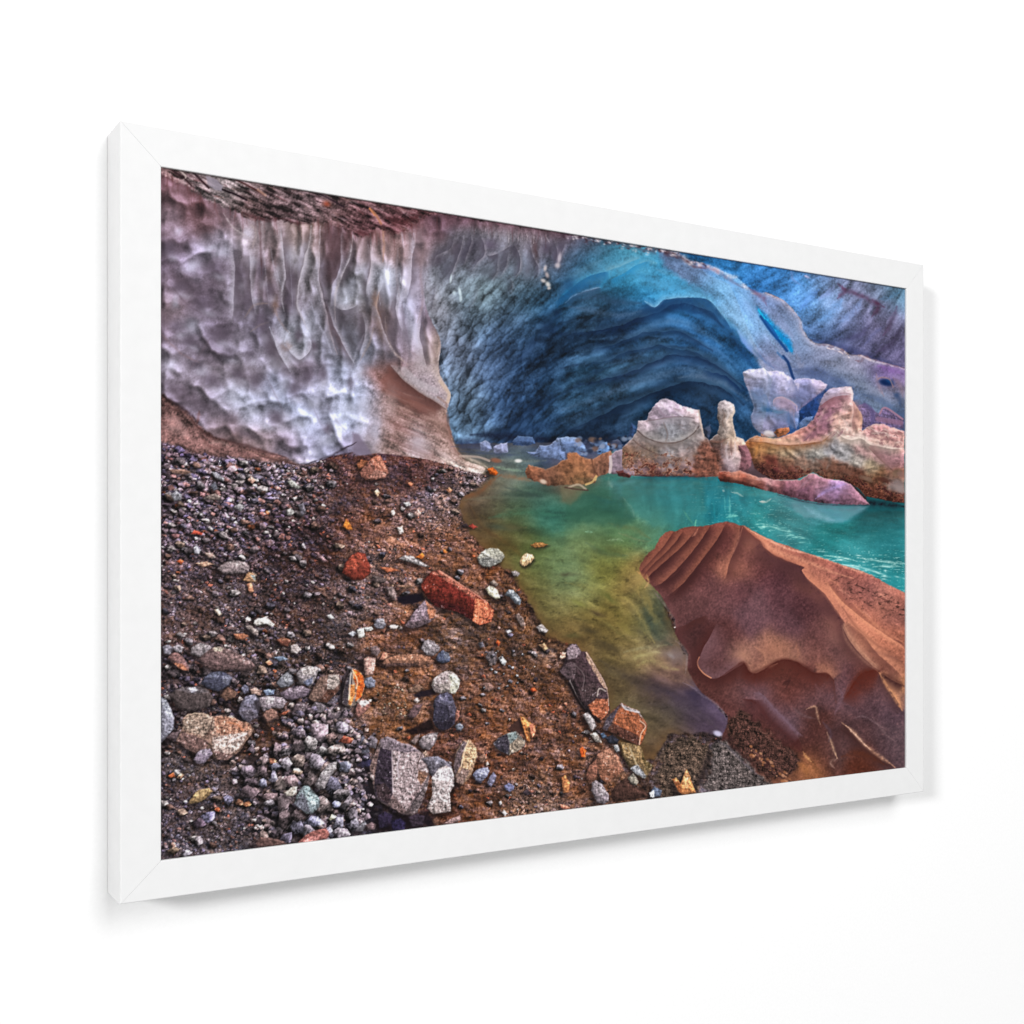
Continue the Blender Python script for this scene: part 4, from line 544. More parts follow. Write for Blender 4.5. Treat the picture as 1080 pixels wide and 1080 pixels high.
# brown shore lump
body(P(*T6,890,560,905,520,940,530,1000,545,1060,520,1085,495) + P(*T7,30,490,30,460,80,455,110,478,160,496,200,470,260,446,275,480,265,560,210,575,185,590,180,615,130,625,60,625,0,628) + P(*T6,1010,632,950,610,900,590), [(565,497,140,92,70),(580,498,112,78,64),(600,500,138,92,66),(607,485,128,86,64),(618,496,150,102,72),(628,488,120,82,66),(640,484,126,88,72),(636,498,110,80,70),(612,508,170,130,90),(595,508,118,86,66)], .16, .9, 1.2, 411, rim=(176,138,116))
stroke(P(*T7,130,625,165,610,185,580,180,600), 2.6, (212,176,120), .8); stroke(P(*T7,40,640,90,625,130,650), 3, (190,170,150), .7, .8, 1, .3, 412); stroke(P(*T7,20,640,80,650,140,655), 2, (70,50,44), .7); stroke(P(*T7,160,490,170,540,190,575), 2, (96,64,50), .7); stroke(P(*T7,60,470,80,520,60,580), 4, (158,110,80), .5); dab(T6[0]+985/5, T6[1]+610/5, 4, 2.4, 20, (206,186,170), .9, p=2.)
body(P(*T7,250,555,255,475,290,446,325,440,345,500,350,550,300,570,270,572), [(645,490,150,134,146),(655,485,128,112,124),(650,497,140,120,130),(660,492,130,110,122)], .08, .8, .8, 413, rim=(200,184,190)); stroke(P(*T7,258,480,262,520,256,560), 4, (206,190,188), .8)
body(P(*T7,290,555,340,545,375,570,360,590,300,580), [(0,0,74,42,40)], .12, 1, 1, 414)
# crescent block and the spire
blockC = P(*T7,405,290,450,285,460,250,485,215,520,180,550,170,590,183,640,212,680,220,705,230,722,232,730,262,742,305,752,360,775,385,795,430,820,480,832,540,850,580,760,586,600,580,440,582,370,578,330,560,320,520,322,430,370,385,398,345)
body(blockC, [(700,425,186,164,182),(715,432,176,150,170),(690,440,166,142,160),(730,437,196,168,172),(680,448,186,162,172),(722,448,142,134,142),(705,455,142,138,146),(690,462,140,130,132),(720,465,140,136,140),(735,455,150,134,136),(738,470,142,126,124),(670,465,150,130,128),(705,475,142,136,138),(685,478,122,104,92),(665,478,120,92,76),(720,482,140,122,120),(740,485,124,92,80),(700,490,128,112,116),(715,494,118,92,90),(680,492,112,78,72),(730,494,140,114,120),(755,480,108,66,56),(745,496,112,80,76),(750,470,120,96,90),(675,498,150,130,142),(690,500,98,58,54)], .10, .8, .8, 421, sig=6, rim=(206,186,196))
stroke(P(*T7,402,340,440,372,500,398,560,406,630,396,690,360,725,320), 1.8, (74,56,56), .85, .8, .8, .2, 422); stroke(P(*T7,380,390,430,430,520,470,600,480), 1.6, (84,62,58), .6, .8, 1, .2, 423); stroke(P(*T7,450,290,520,280,580,270,650,268,700,275), 1.6, (120,98,104), .7); stroke(P(*T7,500,210,540,260,580,270), 3, (150,124,142), .6); stroke(P(*T7,590,200,600,230,640,265), 2, (210,190,204), .7); stroke(P(*T7,540,300,560,360,550,400), 2, (120,100,96), .5); stroke(P(*T7,725,235,735,300,750,370), 2.4, (206,176,160), .7); stroke(P(*T7,560,440,570,520,590,550), 5, (150,148,158), .5)
bcm = full(poly(blockC, .8, .8, .25, 421)); dn = fbm(GX * .13, GY * .17, 4, 461, .6) + .06 * fbm(GX * .6, GY * .6, 2, 466)
dz = sstep(464, 488, GY - .12 * (GX - 700)) * bcm
for th, c, a in [(-.02, (158,122,102), .45), (.1, (118,78,62), .6), (.24, (76,42,38), .7)]:
    mk = sstep(th, th + .14, dn + .35 * dz - .25) * dz * a; IMG[:] = IMG * (1 - mk[..., None]) + mk[..., None] * np.array(c, np.float32) * np.clip(1 + .15 * GR1, .6, 1.4)[..., None]
stroke(P(*T7,370,575,520,582,700,582,840,575), 2.6, (52,26,28), .7, 1, 1, .2, 424)
spire = P(*T7,825,200,840,185,862,180,890,190,912,205,916,240,904,275,906,310,918,345,922,372,960,385,965,400,990,420,1004,450,1006,520,985,560,920,582,850,580,832,545,818,490,800,440,780,395,800,375,822,358,834,312,822,270)
body(spire, [(763,425,166,150,156),(770,430,190,172,172),(760,440,142,124,120),(772,445,176,152,138),(764,455,150,132,126),(770,462,168,142,124),(757,465,122,98,92),(768,475,150,128,126),(778,470,186,156,142),(757,485,140,118,120),(768,490,170,150,156),(776,485,190,168,168),(788,480,138,106,108),(785,495,124,94,98),(765,500,130,100,104),(755,478,110,76,70),(790,490,112,82,90)], .12, .8, .8, 425, sig=4.5, rim=(214,196,196))
for p, w, c, a in [(P(*T7,900,205,912,240,895,270,905,310), 2.4, (210,186,166), .8), (P(*T7,850,230,860,260,850,300,870,340), 2, (112,84,74), .6), (P(*T7,870,210,880,250,870,290), 2, (206,190,190), .7), (P(*T7,880,400,870,450,880,500), 3, (206,190,194), .7), (P(*T7,915,400,918,450,905,490), 3, (216,198,198), .8), (P(*T7,895,380,895,430,900,470), 1.6, (120,88,84), .6), (P(*T7,845,410,850,470,860,520), 4, (150,132,136), .6), (P(*T7,780,395,830,400,880,380), 3, (112,72,60), .7), (P(*T7,925,385,950,395,965,400), 3, (220,196,180), .8), (P(*T7,940,420,960,480,950,540), 5, (126,94,100), .6), (P(*T7,830,480,850,520,880,560), 4, (100,70,72), .5)]: stroke(p, w, c, a, 1, .8, .2, 426)
jb = P(*T7,735,400,770,392,800,430,835,470,855,580,700,584,690,540,715,470)
sl, m, d = poly(jb, 4, 4, .15, 428); jl = np.clip(1 + .15 * EMI[sl] + .5 * dn[sl] + .06 * GR1[sl], .4, 1.7); IMG[sl] = IMG[sl] * (1 - .85 * m[..., None]) + .85 * m[..., None] * np.array([112,72,60], np.float32) * jl[..., None]
body(P(*T7,750,330,785,310,790,350,775,385,755,370), [(0,0,62,72,98)], .08, .9, .6, 427)
# standing lavender block
bA = P(*T8,118,30,150,18,205,14,225,10,245,28,290,25,330,32,350,50,372,62,386,76,400,68,440,64,490,68,530,78,562,100,555,118,530,138,500,160,470,185,435,215,412,240,415,265,410,310,398,335,370,312,345,330,300,350,270,362,235,362,200,350,172,320,158,270,170,240,175,215,160,170,148,130,132,100,122,70)
body(bA, [(790,392,168,164,192),(805,392,176,170,198),(822,398,166,162,192),(795,405,144,142,176),(812,405,150,152,186),(830,402,180,176,204),(836,406,150,150,184),(848,403,140,138,172),(862,403,168,158,184),(868,406,182,166,186),(850,412,112,118,156),(842,425,108,114,152),(800,415,100,116,160),(795,430,104,120,158),(812,420,134,138,170),(808,432,96,124,160),(825,424,152,138,164),(835,430,140,122,146),(828,438,112,118,146),(800,445,132,132,166),(812,445,138,134,162),(822,448,118,120,156),(795,440,112,122,160),(835,445,110,120,160),(838,442,96,118,156),(806,455,150,144,172),(830,453,120,104,124)], .055, .9, .8, 431, sig=5, streak=.03, rim=(216,206,222))
for p, w, c, a in [(P(*T8,240,225,260,240,270,238), 4, (42,84,126), .9), (P(*T8,270,235,320,245,360,240), 3, (84,124,150), .6), (P(*T8,275,190,290,170,320,165,350,172,380,190,402,212,400,235), 2, (206,180,190), .85), (P(*T8,300,200,350,200,390,230), 7, (142,124,150), .5), (P(*T8,360,235,362,290,385,320), 3, (84,108,150), .7), (P(*T8,390,225,385,270,395,310), 2, (176,150,160), .6), (P(*T8,355,50,370,80,385,100,410,95,405,130), 2.6, (206,196,216), .8), (P(*T8,385,80,375,110,350,130), 2, (110,120,160), .6), (P(*T8,240,30,260,80,240,150,230,200), 3, (126,138,176), .5), (P(*T8,320,40,330,80,350,110), 3, (190,184,210), .5), (P(*T8,150,140,190,180,220,200), 6, (104,132,172), .5), (P(*T8,180,290,240,250,280,260), 5, (140,138,168), .5), (P(*T8,430,215,480,180,540,130), 4, (120,104,140), .6), (P(*T8,140,90,155,140,170,190), 2, (170,164,190), .6), (P(*T8,400,160,420,190,410,220), 4, (100,118,158), .5), (P(*T8,270,160,275,200), 2, (112,122,150), .6)]: stroke(p, w, c, a, 1, 1, .2, 432)
for x, y, rx, ry, an, c, a in [(808,432,5,3,10,(52,92,132),.85),(822,434,6,3,-10,(84,116,150),.6),(797,418,6,8,20,(106,122,160),.5),(814,412,4,9,10,(112,122,158),.5),(836,446,3,8,0,(88,106,148),.6),(824,450,6,6,0,(112,114,150),.5),(846,416,5,8,20,(112,116,152),.5),(856,412,8,5,-30,(128,124,158),.45),(797,440,5,8,0,(112,120,158),.5),(826,428,5,4,0,(170,152,172),.5),(834,432,3,4,0,(176,160,178),.5),(806,447,8,6,0,(150,146,172),.4),(836,408,4,4,0,(196,190,210),.5),(800,396,12,3,-5,(196,190,210),.4)]: dab(x, y, rx, ry, an, c, a, jit=2)
body(P(*T8,415,245,470,190,550,130,580,120,545,160,520,215,490,280,450,270,420,305), [(850,440,36,62,110),(860,430,34,58,104),(865,420,48,66,112)], .05, 1, 1, 433); body(P(*T8,415,300,450,270,490,265,480,300,440,320,410,330), [(0,0,92,112,150)], .06, 1, 1, 434)
sl, m, d = poly([(784,470),(798,474),(812,492),(822,512),(800,512),(780,506)], 2, 2, .15, 429); mix(sl, m * .95, (80,56,60)); dab(792, 492, 5, 4, 0, (112,88,96), .6, jit=2)
# big berg on the right
bB = P(*T8,130,400,150,382,190,366,240,378,300,382,345,365,380,352,420,330,455,315,490,280,515,232,522,200,545,150,575,120,610,114,640,112,675,108,692,112,700,150,698,182,718,212,738,242,748,270,746,310,744,342,770,325,810,306,860,305,890,320,920,328,970,345,970,722,900,715,830,700,765,688,720,640,640,600,560,600,490,560,400,600,280,600,220,572,180,540,165,490,140,440)
body(bB, [(795,463,150,92,56),(800,475,168,124,84),(815,470,158,128,96),(830,475,156,140,118),(845,472,148,136,126),(860,478,150,146,142),(875,468,146,144,150),(890,478,150,146,148),(905,485,152,144,138),(920,492,148,132,112),(800,485,120,78,58),(812,488,96,52,44),(830,488,118,86,70),(845,490,130,104,92),(860,492,120,96,86),(875,494,112,78,64),(890,498,108,74,62),(905,502,96,60,48),(925,502,110,78,58),(815,500,70,36,36),(835,500,80,42,40),(800,498,72,42,44),(900,515,70,36,30),(925,515,92,56,44),(945,500,120,84,70),(940,510,120,100,92),(950,515,112,96,88),(920,524,60,28,22),(945,524,66,34,28),(910,475,138,108,108),(930,480,148,112,118),(945,485,150,112,118),(945,470,190,150,144),(925,468,196,164,152),(905,462,200,178,172),(890,456,206,182,170),(882,445,186,150,140),(895,450,196,164,158),(870,445,146,106,120),(862,455,156,112,118),(850,460,150,104,112),(880,425,150,112,120),(870,430,130,92,108),(865,420,140,128,150),(880,412,160,148,170),(893,412,196,176,178),(896,425,176,144,142),(902,440,166,128,118),(905,450,190,152,136),(840,460,196,150,130),(825,464,206,164,142),(845,455,176,126,120),(925,452,170,126,128),(940,456,178,132,130),(915,455,180,136,136)], .075, .9, .8, 441, sig=5, rim=(206,180,180), em=.15)
for p, w, c, a in [(P(*T8,180,382,230,385,290,400,350,412,420,412,480,402,520,396), 3.4, (212,164,140), .75), (P(*T8,150,396,220,402,290,413,400,418,500,404,560,376,600,350), 2, (92,60,50), .75), (P(*T8,600,335,640,370,690,388,740,380,790,412,840,420,900,432,965,436), 4.4, (226,206,196), .8), (P(*T8,610,320,650,355,720,370), 2, (150,110,106), .6), (P(*T8,640,275,670,310,690,350), 3, (214,190,184), .7), (P(*T8,690,190,700,240,690,300,700,340), 2.4, (206,176,170), .7), (P(*T8,720,230,742,270,738,330), 3, (196,156,130), .8), (P(*T8,790,325,830,350,880,360,940,380), 2.4, (226,204,198), .75), (P(*T8,780,350,840,385,900,385,960,410), 2.4, (124,86,92), .6), (P(*T8,760,370,800,385,860,405), 2, (216,192,186), .7), (P(*T8,850,310,870,335,930,350), 2, (206,176,176), .6), (P(*T8,530,210,580,170,640,145,690,150), 3, (110,60,64), .65), (P(*T8,545,240,590,200,640,180), 3, (150,104,116), .6), (P(*T8,690,120,695,150,690,175), 2.4, (220,206,210), .85), (P(*T8,560,140,620,120,680,115), 3, (176,168,190), .6), (P(*T8,480,320,530,280,600,240), 5, (150,106,128), .5), (P(*T8,440,390,520,340,600,280), 7, (140,96,116), .5), (P(*T8,390,385,460,350,500,320), 3, (200,150,140), .5), (P(*T8,300,385,360,370,440,345), 3, (150,92,84), .5), (P(*T8,780,430,840,490,915,555), 1.6, (92,66,62), .8), (P(*T8,800,470,860,510,900,555), 6, (150,120,112), .4), (P(*T8,200,400,190,450,180,480), 4, (176,118,66), .6), (P(*T8,160,400,160,450,170,500), 4, (110,62,42), .6), (P(*T8,240,420,240,470), 3, (126,88,60), .5), (P(*T8,220,480,300,520,380,560), 7, (84,44,40), .5), (P(*T8,500,490,600,540,720,580), 6, (122,84,74), .5), (P(*T8,560,420,580,480,560,540), 7, (156,148,146), .4)]: stroke(p, w, c, a, 1, 1.2, .2, 442)
bBm = full(poly(bB, 1, .8, .25, 441))
dz = bBm * sstep(-26, -2, GY - np.interp(GX, [798, 850, 890, 955], [500, 505, 512, 525]).astype(np.float32))
for th, c, a in [(0, (128,84,66), .45), (.12, (88,50,42), .65), (.26, (54,28,28), .75)]:
    mk = sstep(th, th + .14, dn + .45 * dz - .28) * dz * a; IMG[:] = IMG * (1 - mk[..., None]) + mk[..., None] * np.array(c, np.float32) * np.clip(1 + .15 * GR1, .6, 1.4)[..., None]
for q in [(930,630,9,7,0,(132,118,118)),(950,650,6,5,0,(140,126,124)),(935,565,6,4,0,(110,90,76)),(955,575,5,4,0,(126,98,92)),(770,595,8,2.4,20,(120,96,82)),(860,600,8,2.4,10,(64,34,28))]: dab(T8[0]+q[0]/5, T8[1]+q[1]/5, q[2], q[3], q[4], q[5], .75, bBm, p=2., jit=2)
dab(T8[0]+255/5, T8[1]+357/5, 6, 3.6, 12, (212,204,206), .95, p=2.5); dab(T8[0]+258/5, T8[1]+366/5, 5, 1.6, 12, (160,140,140), .7)
body(P(*T8,280,350,300,332,340,325,360,322,365,345,340,365,300,375), [(0,0,168,108,78)], .2, .8, 1, 443)
body(P(*T8,90,420,130,415,150,440,165,490,160,530,120,555,100,540,110,480), [(0,0,116,80,86)], .12, .9, 1, 444, rim=(176,136,130))
tp = P(*T8,150,396,220,400,290,412,350,416,420,414,480,404,530,396,565,376,600,352)
fold(tp, 7, (140,92,60), .6, 1); fold(tp, 5, (206,160,140), .6, -1); fold(P(*T8,600,338,640,372,690,390,740,382,790,414,840,424,900,436,965,440), 8, (150,136,128), .6, 1); fold(P(*T8,600,338,640,372,690,390,740,382,790,414,840,424,900,436,965,440), 3, (230,210,200), .75, -1); fold(P(*T8,525,212,570,178,620,158,690,152), 7, (140,96,104), .7, 1); fold(P(*T8,525,212,570,178,620,158,690,152), 6, (176,166,184), .5, -1); fold(P(*T8,692,180,702,240,692,300,700,342), 7, (150,112,108), .6, -1); fold(P(*T8,775,425,840,490,915,555), 9, (140,104,104), .6, -1)
fold(P(*T7,400,338,440,372,500,398,560,406,630,396,690,360,728,318), 6, (108,92,86), .6, 1, None); fold(P(*T7,400,338,440,372,500,398,560,406,630,396,690,360,728,318), 5, (164,150,146), .5, -1, None); fold(P(*T7,448,290,520,282,580,270,650,268,705,276), 6, (140,130,134), .6, 1, None); fold(P(*T7,380,390,430,432,520,470,620,480,700,450), 6, (120,104,98), .5, 1, None)
fold(P(*T8,160,120,200,160,240,150,262,235), 5, (96,118,160), .6, 1); fold(P(*T8,275,215,280,175,320,162,350,172,382,190,404,214), 4, (164,144,162), .6, 1); fold(P(*T8,275,215,280,175,320,162,350,172,382,190,404,214), 4, (104,122,156), .5, -1); fold(P(*T8,372,62,392,92,408,130,400,170), 5, (116,120,156), .6, 1); fold(P(*T8,360,238,364,290,390,325), 4, (92,112,152), .6, 1); fold(P(*T8,170,245,215,250,262,240,300,262,360,250), 5, (112,130,166), .55, 1)
for k in range(34):
    x = rs.uniform(905, 955); y = 448 + rs.uniform(0, 20) + (x - 905) * .1; L = rs.uniform(3, 8)
    fold([(x, y), (x + L * .5, y - rs.uniform(.5, 2)), (x + L, y + rs.uniform(0, 2))], rs.uniform(1.2, 2.6), (116,80,84) if k % 2 else (214,188,180), rs.uniform(.4, .75), 1 if k % 2 else -1, bBm, ends=.3)
for k in range(26):
    x = rs.uniform(850, 895); y = rs.uniform(425, 458); 
    fold([(x, y), (x - 3, y + 5), (x - 8, y + 9)], rs.uniform(1.5, 3), (120,84,94) if k % 2 else (196,162,160), rs.uniform(.25, .5), 1 if k % 2 else -1, bBm, ends=.3)
for k in range(30):
    x = rs.uniform(668, 738); y = rs.uniform(424, 486); L = rs.uniform(4, 10)
    fold([(x, y), (x + L * .4, y + rs.uniform(-1, 3)), (x + L, y + rs.uniform(1, 5))], rs.uniform(1.5, 3.4), (122,100,98) if k % 2 else (190,172,170), rs.uniform(.25, .5), 1 if k % 2 else -1, bcm, ends=.3)
# low slab in front and its dark waterline
stroke(P(*T8,700,690,760,718,860,728,975,742), 6.5, (18,18,26), .9, 1, 1, .2, 450); stroke(P(*T8,640,600,700,640,760,700), 5, (46,22,26), .8)
bE = P(*T7,826,590,832,560,850,552,900,560,940,552,1000,572,1040,588) + P(*T8,240,590,280,600,350,602,420,600,450,580,475,566,492,565,515,578,545,592,600,600,640,604,685,622,715,655,750,692,788,732,720,732,640,731,560,726,480,716,400,700,300,672,180,642,90,620,0,608)
body(bE, [(765,502,120,66,58),(775,500,180,128,116),(785,500,150,92,82),(765,508,72,40,36),(785,508,84,46,42),(795,505,190,138,130),(800,512,92,54,52),(812,508,176,136,150),(820,514,116,78,86),(838,510,148,106,126),(850,506,132,96,112),(858,501,152,116,136),(866,510,148,112,136),(850,520,124,88,112),(872,522,136,110,150),(885,512,158,132,180),(880,520,150,122,168),(895,520,126,96,120),(905,527,138,104,128),(890,528,118,90,116),(870,527,120,90,112),(830,518,104,72,90)], .12, .8, .9, 451, sig=5, rim=(206,166,160), k=np.array([.93,.9,.84], np.float32))
for p, w, c, a in [(P(*T8,500,700,540,670,600,640,660,622), 4, (172,150,206), .65), (P(*T8,420,640,460,600,490,575), 3, (160,124,140), .6), (P(*T8,400,660,450,650,490,610), 4, (110,76,96), .5), (P(*T8,10,565,60,572,110,560,150,580), 2.4, (196,140,126), .7), (P(*T8,180,600,230,600,268,625), 3, (206,160,156), .8), (P(*T8,0,600,90,612,200,640), 3, (52,28,28), .7), (P(*T8,300,680,480,722,640,735,785,735), 1.6, (46,30,44), .7), (P(*T8,560,690,640,670,690,680), 3, (134,104,130), .5), (P(*T8,120,590,180,610,250,640), 4, (96,54,50), .6)]: stroke(p, w, c, a, 1, 1.2, .2, 452)
# the bergs mirrored in the pool
yw = np.where(GX < 757, 503.5, np.interp(GX, [757, 800, 856, 900, 916, 962], [506, 514, 529, 532, 532.5, 536])).astype(np.float32)
src_ = remap(blur(IMG, 1.3), 1.6 * fbm(GX * .05, GY * .35, 2, 480), np.maximum(-90, 2.15 * (yw - GY)))
mk = WM * (1 - bBm) * (GY > yw) * np.exp(-np.maximum(GY - yw, 0) / 26) * .42 * sstep(590, 665, GX); mk = np.where((GX > 757) & (GY < yw + 1), 0, mk)
mk = np.clip(mk * (.9 + .5 * fbm(GX * .04, GY * .3, 3, 482)), 0, 1)[..., None]; IMG[:] = IMG * (1 - mk) + mk * (src_ * np.array([.62, .86, .86], np.float32) + np.array([8, 22, 24], np.float32))
for k in range(70):
    x = rs.uniform(862, 955); y = 592 + (x - 870) * .17 + rs.randn() * 5; dab(x, y, rs.uniform(1.5, 5), rs.uniform(.4, .9), rs.uniform(0, 14), (206,240,234), rs.uniform(.25, .8), WM)
for k in range(36):
    x = rs.uniform(796, 850); y = 556 + (x - 800) * .2 + rs.randn() * 4; dab(x, y, rs.uniform(1, 3.6), rs.uniform(.4, .8), rs.uniform(-5, 14), (170,226,216), rs.uniform(.2, .6), WM)
# ================================================================ BROWN BOULDER OF ICE
BO = [(690,580,120,72,55),(700,575,130,80,62),(682,592,96,62,50),(700,590,84,48,44),(720,570,130,78,60),(730,565,100,60,50),(740,580,95,55,48),(765,556,120,72,60),(770,570,84,46,44),(785,562,100,58,50),(780,590,112,70,60),(775,600,150,100,78),(795,590,90,55,52),(790,565,180,125,95),(800,575,170,112,85),(810,590,96,56,54),(815,575,196,140,112),(830,580,165,105,85),(850,590,160,100,84),(870,598,158,98,82),(700,620,80,48,45),(690,612,110,68,56),(715,610,95,58,52),(730,605,80,46,44),(730,640,90,60,58),(715,640,84,54,52),(745,625,98,64,62),(760,640,95,64,64),(780,620,88,56,58),(800,640,100,72,75),(820,630,84,54,58),(850,640,70,42,45),(820,610,74,44,48),(840,600,70,42,44),(850,605,120,76,64),(860,604,165,110,86),(880,605,130,82,72),(900,612,150,94,80),(895,625,110,70,64),(920,620,130,84,76),(915,632,126,80,70),(935,625,170,118,100),(945,635,150,96,80),(940,650,120,78,68),(930,645,175,115,92),(900,640,182,116,90),(880,628,185,120,95),(870,615,180,118,92),(890,655,192,128,98),(915,660,186,118,90),(935,672,178,112,84),(948,685,150,96,72),(905,680,165,112,82),(930,695,150,98,74),(945,705,110,66,52),(915,700,130,88,72),(885,672,142,104,88),(895,685,130,92,78),(880,655,150,105,90),(870,645,80,50,50),(865,670,84,54,54),(880,690,84,58,60),(830,660,88,60,64),(790,655,98,70,74),(770,670,76,46,44),(755,665,78,46,44),(740,660,68,42,42),(735,680,70,44,42),(760,690,86,58,60),(748,690,90,60,60),(775,695,106,76,70),(783,690,150,112,90),(800,690,118,86,78),(815,683,150,108,84),(830,688,140,100,80),(808,698,138,96,76),(845,690,96,66,64),(860,695,118,78,66),(875,705,130,88,70),(865,680,104,68,60),(895,708,86,60,66),(745,705,70,42,38),(760,715,76,46,42),(770,708,78,42,36),(780,720,92,64,62),(800,728,112,84,88),(795,735,104,80,84),(780,740,84,54,50),(770,750,84,50,46),(800,710,76,40,34),(820,700,76,38,30),(830,715,88,48,40),(820,725,92,56,50),(845,710,86,44,36),(855,720,90,56,52),(870,715,92,56,52),(875,730,84,60,62),(850,740,92,66,66),(840,730,86,48,42),(890,722,92,68,74),(905,720,88,46,38),(915,712,92,40,28),(925,712,84,42,34),(895,735,96,70,72),(910,740,76,56,60),(930,730,86,64,68),(945,745,80,62,68),(800,750,74,40,38),(820,755,84,58,60),(835,765,92,74,80),(810,770,76,42,36),(830,785,66,36,32),(845,790,70,40,32),(850,775,74,44,40),(860,760,70,40,34),(870,775,82,50,44),(880,790,82,62,60),(870,795,76,44,34),(890,770,72,50,50),(900,780,76,54,54),(910,800,80,40,26),(930,790,78,58,60),(945,785,76,62,66),(790,775,52,34,32),(850,808,150,100,60),(835,812,100,66,48),(935,720,90,68,72),(948,720,180,130,84)]
bof = FD(BO, 9, 3)
bo = [(674,600),(679,590),(684,583),(690,579),(697,566),(706,560),(712,561),(722,556),(740,555),(752,553),(767,550),(780,554),(786,555),(796,561),(806,566),(820,572),(834,577),(850,583),(866,588),(880,593),(895,598),(908,602),(920,607),(934,615),(946,621),(956,626),(962,630),(962,812),(870,830),(840,836),(800,834),(760,790),(768,764),(765,752),(750,739),(738,728),(728,712),(725,702),(726,690),(720,680),(712,668),(712,655),(706,644),(697,628),(688,618),(680,611)]
bm = full(poly(bo, .9, .8, .2, 501, sm=2))
lay(bof, bm, np.clip(1.02 + .05 * GR1 + .03 * GR2 + .03 * LC + .16 * fbm(GX * .05, GY * .05, 4, 502), .4, 1.7), (64,48,40))
tex = np.clip(.5 + fbm(GX * .16, GY * .3, 3, 503), 0, 1) * field([(900,620,1),(935,630,1),(860,600,.6),(900,660,.25),(930,680,.35),(800,640,0),(850,650,0)], 20)[..., 0] * bm * sstep(-6, 6, (GY - 575) * .92 - (GX - 800) * .38 + 6)
IMG[:] = IMG * (1 - .42 * sstep(.45, .85, tex)[..., None]) 
IMG[:] = IMG + (46 * sstep(.25, .0, tex) * field([(910,615,1),(940,635,1),(935,660,.6),(870,600,.4),(800,640,0),(850,660,0)], 16)[..., 0] * bm)[..., None] * np.array([1.1,.8,.6], np.float32) * np.clip(fbm(GX * .18, GY * .35, 3, 504), 0, 1)[..., None]
def rid(p, w, dark, light=None, a=.75, off=(1.6, -1.2)):
    if light: stroke([(x + off[0], y + off[1]) for x, y in p], w * .8, light, a * .7, 1, 1.5, .1, 511, mask=bm)
    stroke(p, w, dark, a, 1, 1.5, .1, 512, mask=bm)
T12 = (760, 602); T11 = (592, 602)
def two(p, wl, light, wd, dark, a=.8, sd=1): fold(p, wd, dark, a, sd, bm); fold(p, wl, light, a * .8, -sd, bm)
for p in [P(*T7,590,872,555,930,500,995,440,1060,415,1090), P(*T7,640,872,600,930,545,990,480,1050,430,1110), P(*T7,715,858,665,920,600,985,530,1045,470,1100,430,1140), P(*T7,790,838,745,905,690,980,620,1060,560,1120,500,1170), P(*T7,868,828,830,900,770,985,700,1075,640,1150,590,1210)]:
    two(p, 5.5, (140,88,66), 7, (62,33,32), .8, -1)
two(P(*T7,945,838,935,900,905,980,880,1060,865,1130), 4, (160,106,80), 10, (74,42,40), .6, -1); stroke(P(*T7,955,850,930,930,895,1010), 2, (188,130,100), .6, 1, 1, .14, 512, mask=bm); stroke(P(*T7,720,860,705,885,690,900), 2.4, (196,136,104), .7, 1, 1, .14, 512, mask=bm)
fold(P(*T8,112,840,160,885,212,925,232,958,290,1000,370,1035,440,1062) + P(*T12,430,0,470,52,540,112,600,190,650,265,655,300,685,370,740,440,800,500,830,530), 15, (70,42,44), .75, 1, bm)
fold(P(*T8,112,840,160,885,212,925,232,958,290,1000,370,1035,440,1062) + P(*T12,430,0,470,52,540,112,600,190,650,265), 8, (186,124,94), .85, -1, bm)
fold(P(*T12,645,270,650,310,685,375,740,442,800,500,835,530), 6, (158,118,94), .85, -1, bm); fold(P(*T12,660,265,720,310,770,360,820,430,900,500,965,560), 7, (112,72,60), .6, 1, bm); fold(P(*T12,660,265,720,310,770,360,820,430,900,500,965,560), 9, (196,136,102), .6, -1, bm)
fold(P(*T12,560,60,640,160,760,260,860,330,965,395), 5, (206,144,108), .7, 1, bm); fold(P(*T12,560,60,640,160,760,260,860,330,965,395), 5, (112,66,56), .55, -1, bm); fold(P(*T12,835,532,870,595,910,655,962,740), 6, (196,142,98), .85, -1, bm); fold(P(*T12,835,532,870,595,910,655,962,740), 9, (72,46,46), .6, 1, bm); fold(P(*T12,850,535,900,575,965,605), 7, (62,36,34), .8, 1, bm)
fold(P(*T12,-10,570,60,522,120,486,150,528,185,540,240,512,290,480,340,468,400,480,450,512,500,540,560,540,595,575,605,650), 13, (76,34,27), .85, 1, bm); fold(P(*T12,60,522,120,486,150,528,185,540,240,512,290,480,340,468,400,480,450,512), 12, (166,122,96), .6, -1, bm); fold(P(*T12,500,540,560,540,595,575), 9, (158,110,86), .7, -1, bm)
fold(P(*T12,640,690,690,605,740,545,800,525,838,532), 14, (84,35,25), .85, 1, bm); fold(P(*T12,120,675,180,680,240,690,320,770,400,870,440,950), 11, (68,34,32), .7, 1, bm); fold(P(*T12,170,640,220,650,300,740,390,830,430,870), 9, (116,94,102), .6, 1, bm)
fold(P(*T11,590,300,650,288,700,258,770,234), 9, (70,38,34), .75, 1, bm); fold(P(*T11,820,275,790,335,750,405,722,472,724,505,760,545,805,570,860,550,925,510,980,480), 13, (112,84,86), .7, -1, bm); fold(P(*T11,820,275,790,335,750,405,722,472,724,505,760,545,805,570,860,550,925,510,980,480), 10, (66,33,30), .75, 1, bm); stroke(P(*T11,728,455,719,480,724,508,750,540,790,565), 1.6, (204,146,108), .8, .9, .6, .14, 513, mask=bm)
